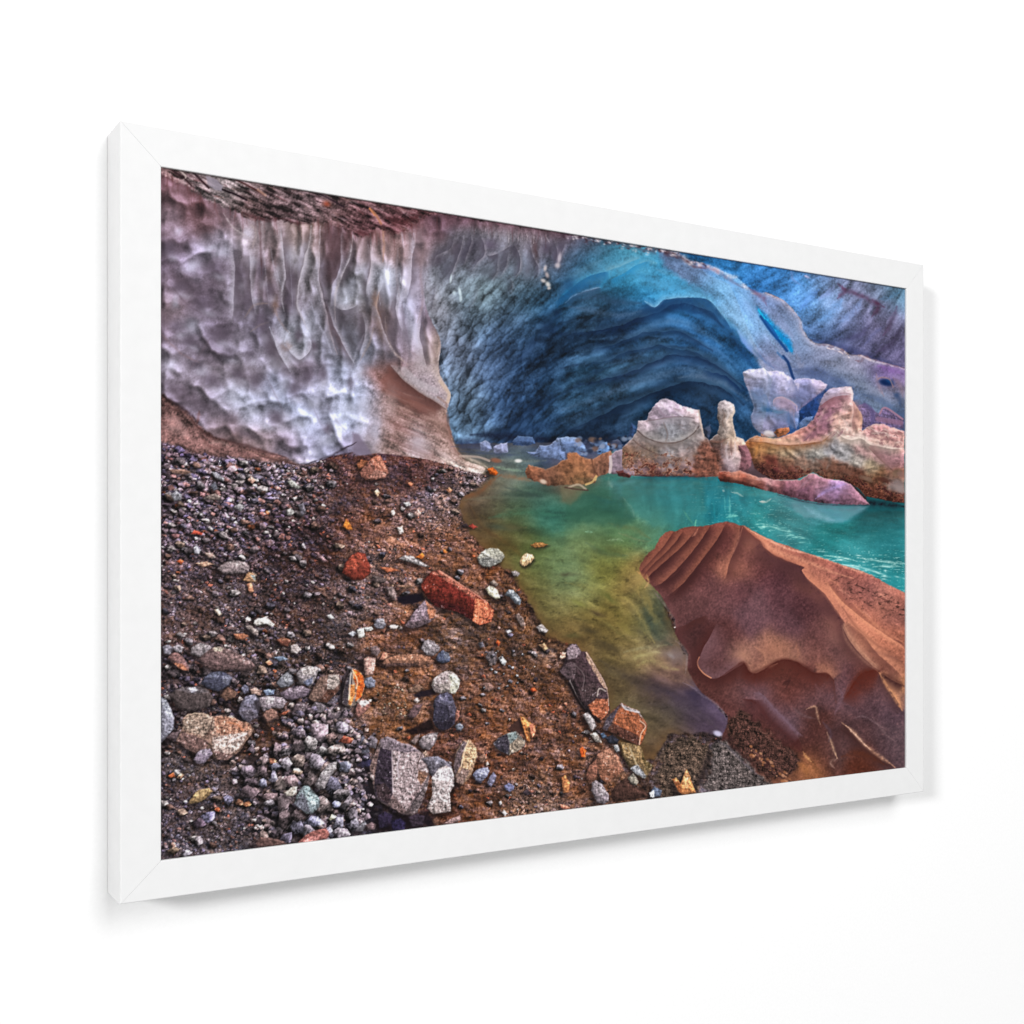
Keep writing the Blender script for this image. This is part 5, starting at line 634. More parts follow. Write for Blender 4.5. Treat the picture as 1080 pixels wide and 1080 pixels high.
fold(P(*T11,455,90,520,70,590,30,640,-20), 6, (62,34,33), .7, 1, bm); fold(P(*T11,520,160,580,120,660,50,720,-20), 6, (62,34,33), .7, 1, bm); fold(P(*T11,440,90,500,120,560,190,600,280,620,360,660,430,665,520), 8, (112,76,72), .5, -1, bm); fold(P(*T11,610,290,620,370,680,440,690,530), 10, (66,36,34), .5, -1, bm)
fold(P(*T12,450,735,500,715,512,760,527,812), 8, (70,44,40), .7, 1, bm); fold(P(*T12,555,840,590,920,618,990), 8, (66,44,44), .6, -1, bm); fold(P(*T12,640,800,700,850,760,920,840,980,925,1035), 10, (64,38,34), .75, 1, bm)
for k in range(46):
    x, y = rw.uniform(845, 950), rw.uniform(585, 690)
    if y < 575 + (x - 800) * .36 or y > 600 + (x - 860) * .95: continue
    L = rw.uniform(4, 10); stroke([(x, y), (x + L * .8, y + L * .42), (x + L * 1.4, y + L)], rw.uniform(1.2, 2.6), rw.choice([(112,66,56),(96,56,50),(206,148,120),(196,132,100)]), rw.uniform(.35, .75), 1, .8, .2, k, mask=bm)
# amber-lit fold and the lips under it

dab(782, 691, 8, 5, 10, (172,130,104), .55, bm, jit=2); dab(815, 684, 18, 7, 0, (158,112,86), .5, bm, jit=3); stroke(P(*(760,602),180,400,230,440,250,500,300,490), 4, (176,128,98), .5, 1, 2, .15, 514); stroke(P(760,602,400,380,410,440,380,470), 4, (160,112,84), .45, 1, 2, .15, 515); stroke(P(760,602,500,490,560,520,590,555), 5, (160,112,86), .6, 1, 2, .15, 516)
for p, w, c, a in [(P(760,602,0,560,60,520,120,485,160,540,240,510,290,480,340,468,400,480,450,510,500,540,560,540,600,580), 3.6, (70,30,24), .75), (P(760,602,600,580,600,640,610,700), 3, (84,50,44), .6), (P(760,602,650,660,690,600,740,540,800,525,835,530), 5, (84,34,22), .7), (P(760,602,835,535,870,600,910,660,960,740), 3.4, (206,152,100), .75), (P(760,602,860,540,920,580,970,610), 6, (70,38,32), .7), (P(760,602,640,290,660,360,720,440,790,500,830,530), 4, (150,112,90), .6), (P(760,602,650,280,680,340,740,420,820,500), 2, (196,146,112), .5), (P(760,602,430,0,470,50,540,110,600,190,650,270), 4, (190,130,98), .6), (P(760,602,560,60,640,160,760,260,860,330,965,400), 5, (200,138,100), .5), (P(760,602,700,170,800,270,900,340,965,380), 4, (206,142,104), .5), (P(760,602,640,190,720,300,820,390,900,430), 4, (120,76,60), .5), (P(760,602,780,420,860,440,960,480), 4, (110,72,60), .5), (P(760,602,660,270,740,330,840,430,960,560), 4, (188,130,98), .45), (P(760,602,880,460,960,500), 5, (160,110,84), .5),
 (P(760,602,450,730,500,715,510,760,525,810), 2.4, (180,148,116), .8), (P(760,602,560,850,590,920,615,990), 2.8, (176,148,116), .85), (P(760,602,615,990,580,1010,600,1040), 3.4, (150,124,106), .7), (P(760,602,640,800,700,850,760,920,840,980,920,1035), 4.2, (188,150,116), .85), (P(760,602,660,815,730,885,790,945), 1.6, (232,206,176), .7), (P(760,602,620,830,700,880,800,970,880,1030), 3.4, (60,36,34), .7), (P(760,602,380,720,430,760,500,780), 3, (104,84,84), .6), (P(760,602,200,640,300,740,390,830,430,870), 5, (110,90,98), .6), (P(760,602,230,690,330,780,410,860), 6, (112,92,104), .4), (P(760,602,120,680,190,700,260,790,360,880,420,950), 6, (70,34,32), .55), (P(760,602,435,955,450,980,480,1005), 3, (206,156,96), .8), (P(760,602,380,1000,440,1040,450,1080), 8, (166,112,62), .75), (P(760,602,500,600,520,660,480,710), 6, (112,80,80), .5), (P(760,602,330,600,360,580,350,610), 3, (44,22,22), .7), (P(760,602,620,620,640,660,600,760), 4, (120,96,104), .5), (P(760,602,540,800,580,850,570,900), 4, (84,76,92), .5), (P(760,602,700,780,760,770,860,830), 2, (126,106,106), .5), (P(760,602,800,770,860,850,920,900), 2, (128,108,104), .45), (P(760,602,640,980,740,960,860,1020), 7, (84,42,24), .6)]: stroke(p, w, c, a, 1, 1.6, .14, 520, mask=bm)
stroke(P(*T7,960,840,1000,860,1060,920,1090,960) + P(*T8,220,930,300,980,420,1020,500,1050,600,1090,700,1120), 4, (206,150,116), .65, 1, 1.6, .14, 521, mask=bm); stroke(P(*T8,125,845,160,870,220,900,330,955,440,985,560,1020,700,1075,860,1120,965,1180), 2.2, (216,172,142), .75, 1, 1, .14, 522, mask=bm); stroke(P(*T8,110,840,160,890,215,930,250,980,330,1020,440,1060), 3.4, (112,66,54), .6, 1, 1.6, .14, 523, mask=bm)
IMG[:] *= 1 - bm[..., None] * np.array([.0, .06, .03], np.float32)
mu = IMG.mean(2, keepdims=True); IMG[:] = IMG + bm[..., None] * (mu * .93 - IMG) * .1; IMG[:] = IMG * (1 + bm[..., None] * np.array([.05, .04, .05], np.float32)); hl_ = np.clip((IMG.mean(2, keepdims=True) - 100) / 60, 0, 1) * bm[..., None]; IMG[:] = IMG + hl_ * np.array([16, 12, 9], np.float32)
# milky film where boulder meets the pool
for p, w, c, a in [(P(592,602,480,100,540,170,590,250,605,300), 2.6, (128,110,110), .6), (P(592,602,600,370,640,400,662,450,655,540), 3, (140,120,122), .6), (P(592,602,640,590,700,620,740,655,800,690,850,740,870,790), 2.6, (128,112,126), .65), (P(592,602,440,90,460,60,450,20), 3, (200,160,110), .7), (P(592,602,400,0,440,30,460,50), 3, (190,140,90), .6), (P(592,602,570,440,590,460,560,440), 3, (160,150,150), .5)]: stroke(p, w, c, a, 1, 1.6, .2, 524)
dab(712, 692, 9, 9, 0, (124,108,108), .5, jit=3); dab(592+825/5, 602+858/5, 5, 3, 20, (196,190,214), .95, p=2.)
# ================================================================ STONES
rk = random.Random(7)
def pebble(x, y, r, asp, ang, col, sh=.6, hard=.5):
    n = rk.choice((4, 5, 5, 6, 6, 7)); c, s = math.cos(ang), math.sin(ang); pts = []
    for k in range(n):
        t = 2 * math.pi * (k + rk.uniform(-.36, .36)) / n; q = r * rk.uniform(.8, 1.25); a, b = q * math.cos(t), q * asp * math.sin(t)
        pts.append((x + a * c - b * s, y + a * s + b * c))
    m = r * 1.9 + 1.5
    sl = box(x - m, y - m, x + m, y + m); gx, gy = GX[sl], GY[sl]
    if gx.size == 0: return
    if sh > 0:
        d = sdf([(px - r * .42, py + r * .36) for px, py in pts], gx, gy)
        IMG[sl] *= 1 - (sh * sstep(-r * .35 - .3, r * .3, d))[..., None]
    d = sdf(pts, gx, gy); mk = sstep(-.45, .45, d)
    la = rk.uniform(-.5, .5); lx, ly = math.sin(.6 + la), -math.cos(.6 + la)
    u = ((gx - x) * lx + (gy - y) / asp * ly) / r
    v = (-(gx - x) * ly + (gy - y) * lx) / r
    L = .52 + .56 * sstep(-hard, hard, u + rk.uniform(-.2, .25)) + .22 * sstep(-.2, .2, v + rk.uniform(-.5, .5)) * np.sign(rk.uniform(-1, 1)) + .13 * GR1[sl] + .06 * GR2[sl]
    L = L * (1 - .35 * (1 - sstep(0, r * .3, d)) * (u < 0))
    f = np.array(col, np.float32) * np.clip(L, .15, 1.7)[..., None]
    IMG[sl] = IMG[sl] * (1 - mk[..., None]) + f * mk[..., None]
SZ = field([(180,480,2,6.0,1.2),(250,500,2,6.4,1.3),(310,500,1.6,4.2,1.),(360,500,1,2,.3),(420,495,.8,1.6,.15),(470,520,1,2.4,.7),(500,525,1,2.2,.8),(200,540,2,6.2,1.2),(270,540,2,6.,1.1),(330,545,1.6,4,.8),(230,580,1.3,3,.7),(330,585,1.2,3.4,.4),(380,550,1,3.2,.35),(180,600,1.3,2.8,.7),(260,610,1.2,2.6,.5),(200,650,1,2.6,.3),(270,650,1.2,3.4,.6),(340,640,1,2.8,.4),(390,600,1,2.4,.7),(450,560,1,2,.5),(440,540,1,2.4,.8),(480,590,1,2.4,.2),(400,640,1,3.,.5),(440,650,1,2.6,.15),(500,600,1,2.6,.22),(540,640,1,3.,.25),(300,680,1.2,3,.9),(220,690,1.6,5,.8),(190,740,1.4,4,.7),(280,700,1.4,3.4,.9),(340,690,1.1,2.4,.5),(330,740,2,6,1.),(270,740,2,5,.7),(300,790,1,2.6,.25),(340,790,3,6.5,1.1),(350,830,3,7,1.2),(310,830,2.4,6,1.),(370,870,2.6,6,1.2),(300,870,1.6,4,.6),(220,800,1.2,3,.4),(200,840,1.2,3,.5),(240,850,1.2,3,.5),(190,890,1.2,3.2,.6),(250,890,1.2,2.6,.5),(400,740,1,2.4,.15),(400,700,1,3,.25),(460,740,1,2.6,.12),(500,700,1,3,.28),(540,690,1,3.4,.3),(580,710,1,3.2,.28),(540,760,1,3.2,.25),(500,800,1,3,.2),(480,850,1,3,.2),(580,800,1,3,.28),(560,850,1,2.4,.6),(620,780,1,2.4,.5),(640,830,1,2.2,.4),(720,800,.7,1.6,.4),(770,820,.9,2,.8),(740,780,.7,1.4,.3)], 20)
gmask = np.ones((H, W), np.float32)
for mm in (WM, wm, bm, CM, rm): gmask = np.minimum(gmask, 1 - mm)
gmask[GY < 470] = 0; gmask *= 1 - full(poly(band, 1)); gmask[(GX > 520) & (GY < 560)] = 0
cand = []
for k in range(30000):
    x, y = rk.uniform(166, 860), rk.uniform(470, 912); j, i = int((y - Y0) * S), int((x - X0) * S)
    if not (0 <= j < H and 0 <= i < W) or gmask[j, i] < .5 or y > 909 - (x - 170) * .126: continue
    a, b, p = SZ[j, i]; r = a + (b - a) * rk.random() ** 1.7
    if y < 630 and x < 350: r = a + (b - a) * rk.random() ** 1.2
    if rk.random() > p ** 1.35 * min(1, (7 if x < 350 else 3.4) / (r * r)) * (1 - .6 * slope[j, i]): continue
    cand.append((y + r * .5, x, y, r, gf[j, i], p))
cand.sort(key=lambda q: q[0])
for _, x, y, r, c, p in cand:
    c = np.array(c) * .5 + np.array([116, 98, 102]) * .5 if rk.random() < .6 else np.array(c) * 1.12
    t = rk.random()
    if t < .22: c = c * np.array([.92, .97, 1.16])
    elif t < .36: c = c * np.array([1.2, 1.0, .88])
    elif t < .37: c = np.array([168, 92, 62])
    elif t < .45: c = c * .4 + np.array([196, 184, 180]) * .6
    c = c * rk.uniform(.62, 1.32)
    fl = .55 if y < 620 else .72
    pebble(x, y, r, rk.uniform(fl - .1, fl + .25), rk.uniform(-.3, .8), c, min(.55, .16 * r), .35)
mid = []
for k in range(1100):
    x, y = rk.uniform(172, 640), rk.uniform(485, 895); j, i = int((y - Y0) * S), int((x - X0) * S)
    if gmask[j, i] < .5 or y > 900 - (x - 170) * .126: continue
    if rk.random() > (.6 if slope[j, i] < .5 else .16): continue
    mid.append((y, x))
for y, x in sorted(mid):
    c = np.array(rk.choice([(128,118,124),(112,98,104),(142,130,132),(118,88,80),(100,92,108),(136,112,100),(92,78,82),(150,140,140),(104,76,68)])) * rk.uniform(.8, 1.15)
    pebble(x, y, rk.uniform(2.6, 6.2) * (1 if x < 380 else .75), rk.uniform(.5, .8), rk.uniform(-.1, .75), c, .7, .22)
def rock(out, base, facets=(), hi=None, sh=None, sp=.08, jit=.8, seed=601, shade=.6):
    """an angular stone: outline, colour, lit facets, lit edge lines and its cast shadow"""
    xs = [q[0] for q in out]; ys = [q[1] for q in out]; w = max(xs) - min(xs); h = max(ys) - min(ys)
    if sh is None: sh = (-.12 * w - 1.5, .12 * h + 1)
    sl, m, d = poly([(x + sh[0], y + sh[1]) for x, y in out], 2.2, .6, .3, seed); mix(sl, m * shade, (20, 13, 14))
    sl, m, d = poly(out, .8, jit, .28, seed)
    nz = fbm(GX[sl] * .22, GY[sl] * .22, 4, seed + 1, .7)
    L = np.clip(1 + sp * (.75 * GR1[sl] + .6 * GR2[sl]) + .4 * nz + .12 * EMB[sl], .25, 1.8) * (.84 + .16 * sstep(0, min(w, h) * .12, d) + .34 * edge_light(d, max(1.6, min(w, h) * .16)))
    f = np.array(base, np.float32) * L[..., None]
    IMG[sl] = IMG[sl] * (1 - m[..., None]) + f * m[..., None]
    om = np.zeros((H, W), np.float32); om[sl] = m
    for k, (pts, col) in enumerate(facets):
        s2, m2, d2 = poly(pts, .9, jit * 1.3, .2, seed + 2 + k); mm = m2 * om[s2] * .94
        n2 = fbm(GX[s2] * .25, GY[s2] * .25, 4, seed + 9 + k, .7)
        L = np.clip(1 + sp * (.8 * GR1[s2] + .6 * GR2[s2]) + .35 * n2 + .14 * EMB[s2], .25, 1.9); f = np.array(col, np.float32) * L[..., None]
        f = f + (np.array([225, 222, 226], np.float32) - f) * (.3 * sstep(1.5, 2.6, GR1[s2] + .5 * GR2[s2]))[..., None]
        IMG[s2] = IMG[s2] * (1 - mm[..., None]) + f * mm[..., None]
    for pts, w2, col in hi or (): stroke(pts, w2, col, .75, .9, .8, .3, seed + 30, mask=om, sm=3)
    return om
T9 = (160, 602); T10 = (376, 602); T11 = (592, 602); T13 = (160, 720); T14 = (376, 680); T15 = (560, 660)
# gravel heaps at the foot of the boulder
for p, c, k in [(P(*T15,690,720,660,700,720,620,790,590,870,590,930,620,960,680,940,760,890,830,860,900,700,910,650,800), (104,84,72), 9), (P(*T15,950,640,990,610,1040,610,1100,680,1180,760,1260,820,1270,850,920,880,900,830,950,760), (112,100,98), 9), (P(*(760,602),30,810,60,770,105,735,140,760,200,800,260,860,330,920,400,960,420,1000,400,1040,350,1085,250,1100,180,1030,110,960,40,870), (86,58,52), 6)]:
    sl, m, d = poly(p, 3, 6, .12, 605); f1, f2, ii, bx, by = worley(GX[sl] / 2.6, GY[sl] / 2.1, 606)
    L = np.clip(sstep(0, .35, f2 - f1) * (.5 + .9 * ii) * (1 - .9 * by + .5 * bx) * (1 + .5 * fbm(GX[sl] * .1, GY[sl] * .1, 3, 607)), .15, 2.2)
    L *= .65 + .5 * sstep(0, 14, d); L = .3 * L + .6 * (1 + .2 * GR2[sl] + .1 * GR1[sl]) + .14 * EMB[sl]; f = np.array(c, np.float32) * L[..., None]; IMG[sl] = IMG[sl] * (1 - m[..., None]) + f * m[..., None]
stroke(P(*T15,940,640,930,720,890,820,850,850), 9, (36,28,32), .75, 1, 2, .15, 608); stroke(P(*T15,985,610,1040,640,1120,720,1220,810), 2.4, (120,110,120), .6, 1, 1, .3, 609)
for k in range(60):
    x = 790 + rs.uniform(0, 44); y = 788 + (x - 790) * .8 + rs.uniform(-4, 8); r = rs.uniform(.6, 2)
    dab(x, y, r * 1.4, r, 30, [(190,140,110),(150,100,70),(60,36,34),(96,60,50)][rs.randint(4)], .8, p=2.)
# far and middle rocks, back to front
rock(P(*T6,0,520,20,495,60,500,40,540,10,545), (140,84,58), sh=(-2, 1))
rock(P(*T6,18,560,45,525,75,490,110,470,125,472,150,520,168,565,150,590,100,600,50,600,25,585), (150,92,76), [(P(*T6,75,490,110,470,125,472,150,520,165,560,110,530), (176,112,92)), (P(*T6,20,560,75,495,100,540,60,595,25,585), (132,84,72)), (P(*T6,60,595,100,545,165,562,145,592), (150,104,92))])
rock(P(*T6,688,545,720,533,748,565,735,578,705,570), (172,84,36), [(P(*T6,690,545,720,535,735,552,710,556), (206,110,56))])
rock(P(*T6,180,765,195,755,205,775,195,790,185,785), (200,186,180)); rock(P(*T6,300,780,320,755,345,775,325,795), (190,150,140)); rock(P(*T6,245,720,275,715,290,735,262,742), (160,156,156)); rock(P(*T6,90,665,108,648,125,668,110,690), (212,170,140)); rock(P(*T6,268,618,285,610,300,625,285,636), (206,120,90)); rock(P(*T6,470,655,490,640,510,655,490,670), (170,112,84))
rock(P(*T5,1005,850,1025,805,1055,845,1060,868,1030,862), (196,112,48)); rock(P(*T5,205,885,225,865,270,880,265,892), (196,72,52)); rock(P(*T5,130,1030,150,1018,168,1030,155,1048), (206,88,50)); rock(P(*T5,560,775,580,768,608,782,590,790), (206,130,124)); rock(P(*T5,710,760,735,748,755,772,735,790,715,785), (156,152,150)); rock(P(*T5,715,610,740,602,785,635,775,650,740,640), (140,138,132)); rock(P(*T5,505,600,525,580,550,605,530,622), (188,140,124)); rock(P(*T5,100,680,130,655,160,680,155,710,120,712), (124,122,130)); rock(P(*T5,220,960,235,940,260,970,250,992,225,990), (150,146,156)); rock(P(*T5,280,690,330,672,370,690,355,705,300,705), (124,108,102)); rock(P(*T5,310,560,340,560,385,595,380,610,335,590), (132,130,138)); rock(P(*T5,770,730,800,722,815,775,790,790), (104,98,108)); rock(P(*T5,430,745,460,722,495,740,470,768), (136,132,136)); rock(P(*T5,90,545,170,545,215,560,180,572,110,565), (132,98,86)); rock(P(*T5,855,980,880,985,930,1030,900,1035), (140,106,110)); rock(P(*T5,310,625,335,612,350,650,325,660), (96,96,108)); rock(P(*T5,230,1040,290,1030,330,1045,270,1062), (166,126,106)); rock(P(*T5,280,985,320,985,340,1010,300,1015), (170,140,130))
rock(P(*T5,345,1070,365,1050,400,1032,445,1025,490,1033,515,1055,510,1085,480,1095,380,1095), (128,112,114), [(P(*T5,400,1035,450,1028,500,1045,450,1060), (152,136,136))]); rock(P(*T9,480,50,510,5,545,20,550,60,520,60), (176,128,92), [(P(*T9,515,20,545,25,548,55), (124,136,140))]); rock(P(*T9,500,70,525,60,540,110,515,118), (196,128,98)); rock(P(*T9,330,205,350,200,372,228,355,240), (214,186,164)); rock(P(*T9,540,260,570,248,620,255,648,285,635,298,600,280,555,292,538,280), (186,178,172), [(P(*T9,545,265,600,255,640,285,600,275), (206,200,194))]); rock(P(*T9,490,290,520,285,565,320,560,345,530,330), (140,124,120)); rock(P(*T9,430,335,480,328,515,345,480,365,445,360), (156,96,70)); rock(P(*T9,655,365,690,350,735,365,720,400,690,395), (110,64,52), [(P(*T9,660,360,700,350,735,368,700,370), (168,110,84))]); rock(P(*T9,730,395,765,385,790,415,765,440,735,430), (164,150,148)); rock(P(*T9,925,235,945,228,965,250,940,258), (206,200,200)); rock(P(*T9,600,480,620,470,640,490,615,500), (206,136,104)); rock(P(*T9,640,455,690,450,720,468,670,475), (104,118,140)); rock(P(*T9,1035,330,1060,318,1085,330,1060,348), (190,190,200))
# red rock, flat stones and the red slab
rock([(361,604),(364,594),(370,586),(378,582),(385,584),(390,596),(391,604),(384,611),(372,612)], (128,52,40), [([(370,586),(380,583),(386,590),(376,600),(364,600)], (156,68,50))], sh=(-3, 1))
rock(P(*T6,225,1015,250,1000,290,1000,340,1030,385,1058,350,1060,300,1040,260,1030), (148,138,138)); rock(P(*T6,310,1010,345,985,360,1000,350,1018), (214,112,50)); rock(P(*T6,215,850,240,845,250,880,225,890), (176,160,154)); rock(P(*T6,120,1060,180,1062,230,1080,160,1090), (170,92,62)); rock(P(*T10,155,95,190,80,212,120,205,155,180,140), (132,112,110)); rock(P(*T10,205,80,290,75,310,88,250,95), (124,92,76)); rock(P(*T10,90,25,160,40,150,62,100,60), (96,80,78)); rock(P(*T6,590,845,610,832,638,850,615,858), (150,66,56)); rock(P(*T6,555,840,580,830,595,848,565,852), (52,40,42)); rock(P(*T6,455,970,470,965,480,985,460,990), (196,104,52))
slab = P(*T10,340,75,360,40,395,5,440,-3,480,20,525,52,610,108,650,135,692,165,727,212,712,268,650,288,615,268,560,230,520,212,480,205,420,190,372,140,345,105)
sl, m, d = poly(P(*T10,210,140,280,125,345,118,360,150,310,172,250,178,222,168), 1.6, .8, .3, 611); mix(sl, m * .95, (24,18,28))
rock(slab, (98,38,32), [(P(*T10,395,5,440,-3,525,52,630,130,620,150,520,85,440,30,400,20), (158,92,76)), (P(*T10,628,140,692,165,727,212,712,268,650,288,612,268), (200,110,80)), (P(*T10,370,140,420,150,560,190,612,265,560,230,480,205,420,190), (66,26,26)), (P(*T10,340,75,395,15,440,35,430,110,360,120), (112,46,36))], [(P(*T10,440,2,520,52,610,110,690,168), 2.2, (206,150,128)), (P(*T10,640,150,645,210,640,275), 2, (224,140,104)), (P(*T10,690,175,705,215,690,265), 2, (150,74,54))], sh=(-4, 3), sp=.12)
rock(P(*T10,255,290,275,260,300,220,335,180,362,153,395,180,422,208,412,250,380,275,340,292,290,305), (118,98,106), [(P(*T10,362,153,395,180,422,208,412,250,385,255,370,200), (166,108,82)), (P(*T10,300,220,362,155,375,200,340,260,300,270), (140,120,130)), (P(*T10,255,290,300,270,380,260,340,292,290,305), (92,76,80))])
rock(P(*T10,88,285,110,252,140,252,158,285,140,305,105,305), (118,114,124), [(P(*T10,110,252,140,252,155,280,125,280), (150,144,150))]); rock(P(*T10,170,290,195,282,222,290,212,308,180,306), (196,176,172)); rock(P(*T10,40,300,80,295,90,310,50,320), (200,196,192)); rock(P(*T10,0,310,40,300,45,350,10,355), (196,190,184)); rock(P(*T10,680,95,700,78,725,85,745,105,758,145,735,150,700,130), (206,196,170), [(P(*T10,690,85,720,85,740,110,710,120), (226,218,196))]); rock(P(*T10,700,60,725,48,748,70,735,85), (128,112,104)); rock(P(*T10,780,130,800,102,825,100,850,125,870,155,860,182,835,170,810,140), (112,116,124), [(P(*T10,800,103,825,102,868,155,850,160), (148,152,158))]); rock(P(*T10,815,5,840,-2,862,15,850,30,825,25), (132,124,122)); rock(P(*T10,838,235,855,222,880,250,892,290,868,295,850,265), (124,104,98)); rock(P(*T10,945,295,975,280,1012,315,1000,328,965,322), (160,150,148)); rock(P(*T10,750,460,768,448,790,480,782,500,765,490), (196,196,200)); rock(P(*T10,735,380,745,365,760,378,748,398), (206,84,44)); rock(P(*T10,915,625,935,618,945,632,925,640), (206,90,50)); rock(P(*T10,960,390,990,380,1012,410,990,425), (176,136,104)); rock(P(*T10,785,318,805,310,820,322,800,332), (170,164,166)); rock(P(*T10,1070,430,1095,440,1100,465,1075,460), (190,128,116)); rock(P(*T10,670,600,700,590,725,615,700,640,672,630), (120,92,84)); rock(P(*T10,640,380,665,372,675,400,650,408), (98,92,100)); rock(P(*T10,690,430,720,420,745,460,730,500,700,490,680,460), (92,82,84))
for k in range(26): pebble(376 + rs.uniform(640, 880) / 5, 602 + rs.uniform(420, 620) / 5, rs.uniform(1, 2.6), .8, .3, [(110,104,112),(150,146,152),(90,78,76)][rs.randint(3)], .5)
rock(P(*T6,636,1012,655,985,680,966,710,960,745,963,772,985,782,1005,765,1030,735,1048,700,1060,668,1058,645,1040), (150,146,136), [(P(*T6,655,985,690,965,745,965,775,990,730,1000,680,1000), (178,174,160)), (P(*T6,640,1020,700,1005,760,1030,700,1058,655,1050), (118,116,112))], sh=(-1, 3)); rock(P(*T6,858,1035,872,1005,895,985,930,995,938,1015,915,1040,885,1058,868,1052), (206,172,132), [(P(*T6,875,1005,895,988,930,998,915,1025,880,1030), (232,206,172))], sh=(1, 3)); rock(P(*T6,915,945,945,932,980,932,1010,942,985,955,940,958), (150,106,62), [(P(*T6,945,935,980,934,1000,942,960,948), (184,136,86))], sh=(2, 1.6))
rock(P(*T10,340,410,355,375,375,360,410,375,442,405,430,430,405,448,370,445), (122,112,116), [(P(*T10,355,375,378,362,400,400,372,440,345,412), (146,136,140))]); rock(P(*T10,418,465,432,435,455,418,485,435,497,462,490,480,450,488,428,482), (78,82,102), [(P(*T10,455,420,485,435,496,462,465,465), (112,114,128))])
rock(P(*T10,135,490,145,468,200,447,270,438,340,440,385,455,412,478,385,490,330,502,220,500,160,505), (128,90,74), [(P(*T10,150,468,200,447,340,440,400,472,300,475), (160,112,90)), (P(*T10,138,492,200,485,330,490,300,505,160,505), (84,62,58))]); rock(P(*T10,120,470,140,430,175,435,150,470), (180,120,100)); rock(P(*T10,38,465,55,455,100,458,98,500,88,550,45,550,40,510), (170,132,122), [(P(*T10,75,460,100,458,95,520,75,540), (196,160,150))], sh=(-6, 2)); rock(P(*T10,70,400,110,395,128,425,110,452,80,440), (112,92,92)); rock(P(*T10,45,565,75,558,100,580,95,615,55,620,40,595), (110,110,124)); rock(P(*T10,5,690,30,675,70,690,72,715,40,750,10,775,-10,760), (150,104,96), [(P(*T10,10,690,50,678,70,695,30,720), (206,196,194))])
# pale boulder and the slate-blue block
sl, m, d = poly(P(*T10,300,655,340,635,410,620,420,650,360,665,310,670), 1.5, .8, .3, 612); mix(sl, m * .85, (28,22,32))
rock(P(*T10,393,605,405,570,435,545,470,528,500,530,530,552,546,578,540,615,520,650,490,645,470,640,440,648,415,640), (150,138,134), [(P(*T10,480,545,530,552,546,578,540,615,515,652,490,640,500,590), (180,176,160)), (P(*T10,405,570,470,530,490,545,480,590,420,600), (164,148,148)), (P(*T10,393,605,430,600,450,645,415,640), (110,98,98))], sh=(-3, 2))
sl, m, d = poly(P(*T10,240,850,300,825,390,780,410,830,380,850,300,865), 2, .8, .3, 613); mix(sl, m * .85, (22,14,18))
rock(P(*T10,405,700,415,670,440,650,480,640,500,655,515,690,530,740,528,765,518,810,490,830,455,842,420,828,402,790,408,740), (66,62,76), [(P(*T10,440,650,480,640,505,665,512,695,475,712,425,690), (96,92,112)), (P(*T10,512,690,532,740,528,770,490,775,478,712), (84,78,94)), (P(*T10,408,740,425,690,475,712,488,770,455,800,405,790), (56,52,66)), (P(*T10,405,790,455,800,490,775,528,770,490,838,450,842), (42,36,46))], [(P(*T10,435,685,475,708,512,690), 1.4, (104,100,116)), (P(*T10,475,708,490,760,470,800), 1.2, (40,36,46))], sh=(-5, 4)); rock(P(*T10,525,730,545,740,540,780,520,800), (150,100,88), sh=(0, 0)); rock(P(*T10,520,815,545,800,565,825,550,845,525,840), (116,118,130)); rock(P(*T10,298,680,320,670,335,685,318,700), (180,160,156)); rock(P(*T10,270,620,330,600,360,620,320,640,280,640), (120,92,78), sh=(-1, 1)); rock(P(*T10,265,770,300,710,350,700,330,750,300,780), (96,74,76))
for k in range(46): pebble(376 + rs.uniform(110, 270) / 5, 602 + rs.uniform(600, 790) / 5, rs.uniform(.8, 1.7), .8, .3, [(140,112,94),(170,150,130),(120,92,74)][rs.randint(3)], .15)
rock(P(*T14,328,510,345,485,380,468,430,463,425,495,408,532,385,555,350,550,335,540), (120,108,112), [(P(*T14,345,485,430,464,420,500,370,520), (146,134,136))]); rock(P(*T14,285,510,310,480,335,468,330,500,305,530), (118,100,98)); rock(P(*T14,345,565,365,560,380,585,360,598), (150,124,112))
# cone and grey-green stone on the slope
sl, m, d = poly(P(*T14,798,445,825,415,862,390,880,455,860,470,820,460), 1, .6, .3, 614); mix(sl, m * .9, (66,44,40))
rock(P(*T14,863,376,880,385,915,410,944,432,940,458,925,490,912,518,898,500,885,460,872,420), (216,138,82), [(P(*T14,863,376,885,460,912,518,900,450,880,390), (190,116,70)), (P(*T14,890,400,942,432,935,462,910,450), (232,164,108))], sh=(-2, 1)); rock(P(*T14,722,520,750,490,795,468,840,455,865,480,892,512,885,535,865,552,800,585,795,575,755,560,730,540), (118,110,104), [(P(*T14,722,520,750,490,795,470,805,520,800,580,755,560), (58,52,62)), (P(*T14,795,470,840,456,850,490,810,520), (122,132,132)), (P(*T14,810,525,850,490,890,515,868,550,805,582), (138,122,108))], sh=(-4, 2))
